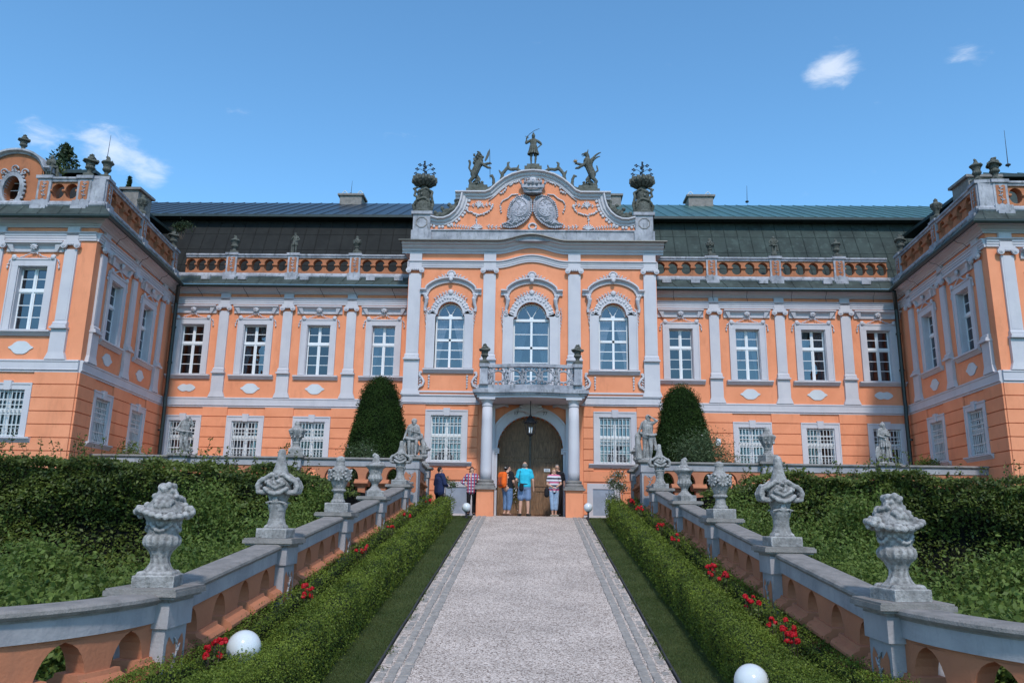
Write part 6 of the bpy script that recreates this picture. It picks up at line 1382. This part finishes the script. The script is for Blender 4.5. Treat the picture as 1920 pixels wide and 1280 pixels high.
def beast(kind):
    m=M(); rn=random.Random(4)
    # rearing, facing +x; local z=0 at the feet
    m.chain([(-.16,0,.55),(-.08,0,.75),(0,0,.95),(.04,0,1.12)],.15,.15,10); m.ell((0,0,.98),(.19,.16,.2))
    for y in (-.08,.08):
        dx=.06 if y>0 else -.04
        m.chain([(-.14,y,.56),(-.10+dx*2,y,.36),(-.24+dx*1.5,y,.22),(-.16+dx*2.2,y,.03),(-.04+dx*2.2,y,.02)],.10,.045,8)
        m.chain([(.06,y,1.05),(.22,y*1.3,1.0 if y>0 else .88),(.40,y,1.04 if y>0 else .78),(.46,y,1.05 if y>0 else .78)],.065,.045,8)
        for q in range(3): z=1.05 if y>0 else .78; m.cap((.46,y+.03*(q-1),z),(.52,y+.03*(q-1),z-.03),.018,.012,6)
    m.ell((-.05,0,.05),(.34,.26,.10)); blobs(m,16,(-.05,0,.08),lambda z:.25,(-.05,.1),.07,rn)
    if kind=='lion':
        m.ell((.02,0,1.32),(.13,.12,.14)); m.cap((.08,0,1.29),(.16,0,1.27),.07,.06); m.ell((.15,0,1.22),(.06,.05,.02)); blobs(m,46,(-.03,0,1.22),lambda z:.15,(-.22,.22),.05,rn)
        for y in (-.08,.08): m.ell((-.01,y,1.44),.035)
        m.chain([(-.26,0,.6),(-.36,0,.8),(-.33,0,1.02),(-.36,0,1.1)],.035,.05)
    else:
        m.chain([(.03,0,1.1),(.02,0,1.3),(.05,0,1.4)],.09,.08); m.ell((.08,0,1.42),(.10,.075,.08)); m.chain([(.15,0,1.42),(.23,0,1.41),(.25,0,1.36)],.04,.015); m.cap((.12,0,1.36),(.22,0,1.32),.03,.015)
        for y in (-.05,.05): m.chain([(.02,y,1.48),(.0,y,1.60)],.03,.012)
        for y in (-.11,.11):
            for q in range(6): a=.5+.16*q; L=.62-.06*q; m.chain([(-.10,y,1.12-.05*q),(-.10-L*.5*math.cos(a)*.9,y*1.3,1.14-.05*q+L*.5*math.sin(a)+.05),(-.14-L*.62*math.cos(a),y*1.5,1.12-.06*q+L*math.sin(a)*.95)],.045,.022,6)
        m.chain([(-.26,0,.6),(-.38,0,.72),(-.34,0,.9)],.035,.03)
    return sculpt(m,.013,.006,20,name=kind+'_body')
for kind,s,lb in (('lion',1,'rearing stone lion holding an iron banner, left side of the pediment'),('griffin',-1,'rearing winged stone griffin, right side of the pediment')):
    o=obj('stone_'+kind,beast(kind),'darkstone'); o.matrix_local=TR(X0-s*2.12,YS_,12.36,0,.98,s) ; tag(o,lb,'statue')
    if kind=='lion':
        m=M(); m.tube([(.48,-.0,.35),(.44,0,1.5),(.43,0,1.62)],.012,5); m.prism([(.43,1.60),(.36,1.5),(.24,1.12),(.28,1.08),(.36,1.2),(.42,1.34)],-.01,.01); obj('banner',m,'pipe',o)
    else:
        m=M(); m.ell((.5,0,1.1),(.07,.06,.06)); [m.cap((.5,0,1.1),(.5+.1*math.cos(a),0,1.1+.1*math.sin(a)),.015,.008,5) for a in [-.9+k*.7 for k in range(6)]]; obj('gilt_flower',m,mat('dull_gilt',(.35,.20,.07),.5,.2,8,.1),o)
# rocaille vases with iron flower trees at the ends of the pediment
def rvase():
    m=M(); rn=random.Random(9); m.lathe([(.36,0),(.37,.06),(.33,.12),(.32,.35),(.27,.48),(.22,.55),(.24,.7),(.26,.85),(.22,.95),(.12,1.0),(.12,1.08),(.16,1.12),(.36,1.22),(.42,1.33),(.40,1.42),(.28,1.46),(.1,1.48)],seg=24)
    for pts,r in (([(-.3,-.1,.05),(-.36,-.15,.3),(-.2,-.25,.5),(.05,-.28,.55),(.22,-.2,.45),(.25,-.2,.25)],.06),([(.3,-.1,.1),(.36,-.1,.4),(.3,-.15,.65),(.32,-.1,.85),(.1,-.24,.95),(-.1,-.24,.85)],.06),([(-.2,-.2,.6),(-.34,-.1,.72),(-.3,-.1,.9),(-.38,-.1,.98),(-.2,-.15,1.02)],.055),([(-.1,-.26,.15),(0,-.3,.3),(.1,-.28,.2)],.04)): m.chain(pts,r,r*.7)
    blobs(m,40,(0,0,0),lambda z:.30-.06*z,(.05,.9),.06,rn)
    for k in range(12): a=2*PI*k/12; m.chain([(.2*math.cos(a),.2*math.sin(a),1.14),(.44*math.cos(a),.44*math.sin(a),1.28),(.43*math.cos(a),.43*math.sin(a),1.42),(.3*math.cos(a),.3*math.sin(a),1.47)],.05,.045)
    return sculpt(m,.018,.009,14,name='rocaille_vase_body')
rv=rvase(); rv.materials.append(MT['darkstone'])
fm=M(); fm.tube([(0,0,1.4),(0,0,2.15)],.014,5)
for z,L in ((1.60,.34),(1.78,.30),(1.95,.20)):
    for a in (0,PI,PI/2,-PI/2):
        c,q=math.cos(a),math.sin(a); fm.tube([(0,0,z-.08),(c*L*.5,q*L*.5,z+.03),(c*L,q*L,z+.05)],.010,4)
        for d in ((0,.03),(.05,.0),(-.05,-.02),(.0,-.05)): fm.ell((c*(L+d[0]),q*(L+d[0]),z+.05+d[1]),(.032,.032,.03),seg=6,rings=4)
fmm=fm.mesh('iron_flower_tree'); fmm.materials.append(MT['blackiron'])
for s in (-1,1):
    o=bpy.data.objects.new('rocaille_vase',rv); COL.objects.link(o); o.matrix_local=TR(X0+s*4.19,YR-.08,11.26,0,1.03,-s); tag(o,'mossy shell vase with iron flowers on the %s end pier of the pediment'%('left' if s<0 else 'right'),'vase','shell vases on the pediment piers')
    q=bpy.data.objects.new('iron_flowers',fmm); COL.objects.link(q); q.parent=o

# ================= PEOPLE =================
def cm(name,c,r=.85): return mat(name,c,r,.1,9,.3,60)
SK=mat('skin',(.55,.30,.21),.55,.05,6,0,spec=.4)
def checkmat(name,cs,sc,stripes=False,axis=2):
    m=bpy.data.materials.new(name); m.use_nodes=True; t=m.node_tree; b=t.nodes['Principled BSDF']; b.inputs['Roughness'].default_value=.9
    tc=N(t,'ShaderNodeTexCoord')
    sp=N(t,'ShaderNodeSeparateXYZ'); t.links.new(tc.outputs['Object'],sp.inputs[0])
    def band(i,f,th,ph=0):
        a=N(t,'ShaderNodeMath',operation='MULTIPLY_ADD'); a.inputs[1].default_value=f; a.inputs[2].default_value=ph; t.links.new(sp.outputs[i],a.inputs[0]); s=N(t,'ShaderNodeMath',operation='FRACT'); t.links.new(a.outputs[0],s.inputs[0]); g=N(t,'ShaderNodeMath',operation='GREATER_THAN'); g.inputs[1].default_value=th; t.links.new(s.outputs[0],g.inputs[0]); return g.outputs[0]
    res=None; col=cs[0]
    mx=N(t,'ShaderNodeMix',data_type='RGBA'); mx.inputs['A'].default_value=(*cs[0],1); mx.inputs['B'].default_value=(*cs[1],1); t.links.new(band(2,sc,.5),mx.inputs['Factor'])
    m2=N(t,'ShaderNodeMix',data_type='RGBA'); m2.inputs['B'].default_value=(*cs[2],1); t.links.new(mx.outputs['Result'],m2.inputs['A']); t.links.new(band(0,sc,.62) if not stripes else band(2,sc*.5,.78,.3),m2.inputs['Factor']); t.links.new(m2.outputs['Result'],b.inputs['Base Color']); return m
def torso(m,J,gr,z_hem,inf=.018,sleeve=.5,flare=.0,side=None):
    nk,ch,wa,pe=J['neck'],J['chest'],J['waist'],J['pelvis']; side=(J['shL']-J['shR']).normalized()
    m.cap(J['shL']*.88+nk*.12,J['shR']*.88+nk*.12,(.062+inf)*gr,(.062+inf)*gr)
    for a,b,r0,r1 in ((nk-Vector((0,0,.04)),ch,.075*gr,.13*gr),(ch,wa,.13*gr,.12*gr),(wa,Vector((pe.x,pe.y,z_hem)),.12*gr,(.125+flare)*gr)):
        for sg in (-.06,-.02,.02,.06): m.cap(a+side*sg*gr,b+side*sg*gr,r0*.85+inf,r1*.85+inf)
    for S_ in 'LR':
        s_,e_,w_=J['sh'+S_],J['el'+S_],J['wr'+S_]
        if sleeve<=1: m.cap(s_,s_+(e_-s_)*sleeve,.052*gr+inf,.047*gr+inf)
        else: m.cap(s_,e_,.052*gr+inf,.043*gr+inf); m.cap(e_,e_+(w_-e_)*(sleeve-1),.043*gr+inf,.034+inf)
def legs(m,J,gr,L,inf=.014,wide=0):
    pe=J['pelvis']; side=(J['hipL']-J['hipR']).normalized()
    for sg in (-.06,0,.06): m.cap(Vector((pe.x,pe.y,pe.z+.04))+side*sg*gr,Vector((pe.x,pe.y,pe.z-.03))+side*sg*gr,.118*gr*.85+inf,.125*gr*.85+inf)
    for S_ in 'LR':
        h,k,a=J['hip'+S_],J['kn'+S_],J['an'+S_]
        if L<=1: m.cap(h,h+(k-h)*L,.088*gr+inf,.072*gr+inf+wide)
        else: m.cap(h,k,.088*gr+inf,.062*gr+inf+wide*.5); m.cap(k,k+(a-k)*(L-1),.062*gr+inf+wide*.5,.056+inf+wide*.6)
def shoes(m,J):
    for S_ in 'LR':
        a,f=J['an'+S_],J['to'+S_]; d=(f-a); d.z=0; m.cap((a.x-d.x*.3,a.y-d.y*.3,.045),(f.x+d.x*.1,f.y+d.y*.1,.036),.045,.036); m.box(min(a.x,f.x)-.04,max(a.x,f.x)+.04,min(a.y,f.y)-.03,max(a.y,f.y)+.03,0,.02)
def hair(m,J,kind):
    h=J['head']; fd=J.get('look',Vector((0,-1,0))).normalized(); b=-fd
    if kind=='short': m.ell(h+b*.015+Vector((0,0,.022)),(.083,.093,.105),seg=14,rings=10); 
    elif kind=='bob': m.ell(h+b*.02+Vector((0,0,.025)),(.092,.10,.112),seg=14,rings=10); m.ell(h+b*.035-Vector((0,0,.05)),(.088,.075,.10),seg=12,rings=8)
    elif kind=='bun': m.ell(h+b*.018+Vector((0,0,.022)),(.086,.096,.108),seg=14,rings=10); m.ell(h+b*.11+Vector((0,0,.0)),(.045,.045,.05))
    elif kind=='bald': m.ell(h+b*.02+Vector((0,0,-.005)),(.079,.088,.085),seg=14,rings=10)
HC={}
def person(x,y,z,H,rz,P,label,g,hairk,hairc,garments,eyes=True,extra=None,feet=True):
    """one thing: body mesh with hair and clothing as children"""
    m,J=figure(P,g,feet=feet); b=obj('person',sculpt(m,.0095,0,name='body'),SK); b.matrix_local=TR(x,y,z,rz,H/1.745); tag(b,label,'person')
    h=M(); hair(h,J,hairk); hm=sculpt(h,.011,.006,30,name='hair')
    # keep the face free: drop hair in front of it
    fd=J.get('look',Vector((0,-1,0))).normalized(); hd=J['head']; bm=bmesh.new(); bm.from_mesh(hm); dl=[v for v in bm.verts if (v.co-hd).dot(fd)>.030 and v.co.z<hd.z+.062]; bmesh.ops.delete(bm,geom=dl,context='VERTS'); bm.to_mesh(hm); bm.free()
    obj('hair',hm,hairc,b)
    side=fd.cross(Vector((0,0,1)))
    if eyes:
        for sg in (-1,1): e=M(); e.ell(hd+fd*.083+side*sg*.031+Vector((0,0,.006)),(.011,.007,.006)); obj('eye',e,'grout',b)
    for name,fn,mt in garments:
        q=M(); fn(q,J); obj(name,sculpt(q,.011,.004,14,name=name),mt,b)
    if extra: extra(b,J)
    return b
blk=cm('black_cotton',(.012,.012,.016)); jean=cm('blue_denim',(.13,.21,.36)); jean2=cm('pale_denim',(.28,.38,.52)); turq=cm('turquoise_cotton',(.03,.46,.62)); navy=cm('navy_cloth',(.018,.03,.09)); trous=cm('black_trousers',(.012,.01,.012))
brown=cm('brown_hair',(.05,.022,.014),.6); dark=cm('dark_hair',(.012,.009,.008),.6); grey=cm('grey_hair',(.20,.19,.18),.7); red=cm('reddish_hair',(.16,.05,.025),.6); blond=cm('fair_hair',(.28,.16,.08),.6)
# woman with orange backpack, back three-quarter turned to the right
P=pose(look=(.30,-.05,0),head=(.02,-.03,1.62),elL=(.26,-.05,1.16),wrL=(.25,-.20,1.0),elR=(-.25,-.05,1.16),wrR=(-.16,-.24,1.02))
P['look']=(-.62,-.79,0)
def bp(b,J):
    m=M(); m.cap((-.12,.24,1.36),(-.12,.26,1.12),.06,.08); 
    q=M(); 
    for sx in (-.09,-.03,.03,.09):
        q.cap((sx,.24,1.40),(sx,.27,1.10),.10,.115)
    q.cap((-.10,.25,1.04),(.10,.25,1.04),.09,.09); o=obj('backpack',sculpt(q,.012,.004,12),cm('orange_nylon',(.85,.13,.015)),b)
    t=M()
    for sx in (-.08,-.03,.03,.08): t.tube([(sx,.372,1.32),(sx*1.1,.398,1.2),(sx,.385,1.06)],.009,5)
    t.cap((-.1,.36,1.02),(.1,.36,1.02),.014); obj('backpack_strap',t,'grout',b); 
    for sx in (-.12,.12):
        t=M(); t.chain([(sx,.14,1.46),(sx,.0,1.50),(sx*1.05,-.135,1.38),(sx*1.2,-.10,1.2),(sx*1.2,.16,1.08)],.018,.016); obj('backpack_strap',t,'blackiron',b)
    w=M(); w.box(-.02,.02,.09,.12,1.64,1.66); w.ell((.03,.10,1.655),.016); obj('hair_clip',w,'white',b)
def on(x): # place so that z feet on ground
    return G(x) if x<26.2 else 0
person(X0-.74,26.35,.06,1.66,PI-.8,P,'person in black T-shirt and blue capri jeans wearing an orange backpack','1' and 1.32,'bun',dark,[('t_shirt',lambda m,J:torso(m,J,1.32,.98,sleeve=.55),blk),('capri_jeans',lambda m,J:legs(m,J,1.30,1.62,wide=.012),jean),('sandals',shoes,cm('brown_leather',(.12,.06,.04)))],extra=bp)
# man in turquoise shirt, back to the camera
P=pose(anL=(.14,.03,.09),anR=(-.12,.05,.09),knL=(.12,0,.5),knR=(-.11,0,.5),toL=(.19,-.12,.03),toR=(-.19,-.10,.03),elL=(.27,.03,1.15),elR=(-.27,.03,1.14),wrL=(.26,-.14,.98),wrR=(-.29,-.03,.90),look=(-.15,-1,0))
def pouch(b,J):
    q=M(); q.cap((.10,.20,.98),(.10,.20,.86),.065,.075); q.box(.03,.17,.12,.25,.84,1.0); obj('belt_bag',sculpt(q,.012,.003,12),blk,b)
    t=M(); t.chain([(.13,.19,.98),(.17,.145,1.2),(.15,.10,1.44),(.05,-.08,1.5)],.010); obj('shoulder_strap',t,'blackiron',b)
    t=M(); t.tube([(.17*math.cos(a),.02+.14*math.sin(a),1.00+.02*math.sin(a)) for a in [2*PI*k/20 for k in range(21)]],.016,6); obj('belt',t,'blackiron',b)
person(X0-.17,26.25,.06,1.77,PI,P,'person in turquoise polo shirt and denim shorts with a black belt bag, seen from behind',1.08,'bald',grey,[('polo_shirt',lambda m,J:torso(m,J,1.12,.98,inf=.022,sleeve=.62,flare=.01),turq),('shorts',lambda m,J:legs(m,J,1.1,.78,inf=.02,wide=.02),cm('faded_denim',(.17,.24,.38))),('shoes',shoes,cm('dark_shoes',(.03,.025,.022)))],extra=pouch)
# woman striped top
P=pose(look=(.1,-1,0),elL=(.26,-.02,1.18),wrL=(.10,-.20,1.08),elR=(-.25,-.02,1.16),wrR=(-.10,-.2,1.06),anL=(.07,.02,.09),anR=(-.05,-.02,.09),knL=(.09,-.02,.5),knR=(-.07,-.04,.5))
def bag(b,J):
    q=M(); q.cap((-.27,-.02,.95),(-.27,-.02,.78),.09,.10); obj('handbag',sculpt(q,.012,.003,12),blk,b); t=M(); t.chain([(-.27,-.02,1.0),(-.24,-.02,1.3),(-.14,0,1.48)],.010); obj('shoulder_strap',t,'blackiron',b)
person(X0+.81,26.45,.06,1.58,.15,P,'person in black, white and pink striped top and pale capri jeans facing the camera',1.05,'bob',blond,[('striped_top',lambda m,J:torso(m,J,1.08,.92,inf=.02,sleeve=.5),checkmat('striped_cloth',((.015,.015,.03),(.62,.58,.62),(.55,.12,.22)),7.5,True)),('capri_jeans',lambda m,J:legs(m,J,1.05,1.55,wide=.008),jean2),('sandals',shoes,cm('light_leather',(.3,.25,.2)))],extra=bag)
P=pose(look=(0,-1,0))
def specs(b,J):
    t=M(); hd=J['head']; fd=J.get('look',Vector((0,-1,0))).normalized(); side=fd.cross(Vector((0,0,1)))
    for sg in (-1,1): c=hd+fd*.098+side*sg*.033+Vector((0,0,.004)); t.tube([tuple(c+side*.026*math.cos(a)+Vector((0,0,.02*math.sin(a)))) for a in [2*PI*k/12 for k in range(13)]],.004,4); t.tube([tuple(hd+fd*.098+side*sg*.06+Vector((0,0,.008))),tuple(hd+side*sg*.088+Vector((0,0,.008)))],.004,4)
    obj('glasses',t,'blackiron',b)
person(X0+.93,27.0,.06,1.74,.05,P,'grey-haired person in dark clothes and glasses standing behind the striped top',1.1,'short',grey,[('dark_top',lambda m,J:torso(m,J,1.12,.95,sleeve=.6),blk),('trousers',lambda m,J:legs(m,J,1.08,1.95),trous),('shoes',shoes,blk)],extra=specs)
# checked shirt woman left of the plinth
P=pose(look=(.5,-1,0),elL=(.26,-.05,1.2),wrL=(.18,-.2,1.28),elR=(-.36,.06,1.2),wrR=(-.2,-.02,1.06))
person(X0-1.95,26.45,.06,1.58,.1,P,'person in a red, white and blue checked shirt and black trousers beside the left plinth',.98,'bob',brown,[('checked_shirt',lambda m,J:torso(m,J,1.02,.86,inf=.02,sleeve=1.5,flare=.01),checkmat('checked_cloth',((.05,.05,.16),(.55,.5,.55),(.40,.03,.07)),9)),('trousers',lambda m,J:legs(m,J,.95,1.95),trous),('shoes',shoes,blk)])
# person in navy jacket by the left balustrade end
P=pose(look=(-.2,-1,0),elL=(.27,0,1.16),wrL=(.24,-.2,1.02),elR=(-.24,-.06,1.16),wrR=(-.1,-.24,1.1))
def paper(b,J): t=M(); t.box(.16,.34,-.28,-.27,.8,1.06); obj('paper',t,'white',b)
person(X0-2.93,25.6,-.04,1.62,PI-.9,P,'person in a dark blue jacket holding a sheet of paper near the left balustrade end',1.12,'short',dark,[('jacket',lambda m,J:torso(m,J,1.15,.88,inf=.028,sleeve=1.9),navy),('trousers',lambda m,J:legs(m,J,1.08,1.95),trous),('shoes',shoes,blk)],extra=paper)
# person leaning on the left terrace balustrade
P=pose(look=(.25,-1,-.1),head=(.0,-.30,1.46),neck=(0,-.22,1.34),chest=(0,-.14,1.18),waist=(0,-.02,1.02),pelvis=(0,.08,.92),shL=(.2,-.2,1.28),shR=(-.2,-.2,1.28),elL=(.30,-.40,1.07),elR=(-.34,-.38,1.07),wrL=(.08,-.50,1.06),wrR=(-.12,-.52,1.06),hipL=(.1,.08,.9),hipR=(-.1,.08,.9))
person(X0-15.55,24.05,TZ-.02,1.66,.1,P,'red-haired person in glasses and dark patterned top leaning on the left terrace balustrade',1.2,'short',red,[('patterned_top',lambda m,J:torso(m,J,1.22,.98,sleeve=.35),checkmat('patterned_cloth',((.02,.035,.02),(.05,.07,.04),(.12,.13,.10)),22)),('trousers',lambda m,J:legs(m,J,1.15,1.95),trous),('shoes',shoes,blk)],extra=specs)
# flower arrangement on the gate behind the couple
e=empty('flower_wreath',(X0-.50,YR+.18,1.0)); tag(e,'green and white flower arrangement on the gate between the two visitors with their backs turned','wreath')
n=700; P_=np.stack([RNG.normal(size=n)*.14,RNG.uniform(-.03,.05,n),RNG.normal(size=n)*.26],1); obj('foliage',leafmesh('foliage',leaves(P_,.06,.5)),'horn',e); Q_=P_[:60]+np.array([0,-.06,0]); obj('flowers',leafmesh('flowers',np.concatenate([leaves(Q_,.045,.8) for _ in range(3)])),'whitefl',e)
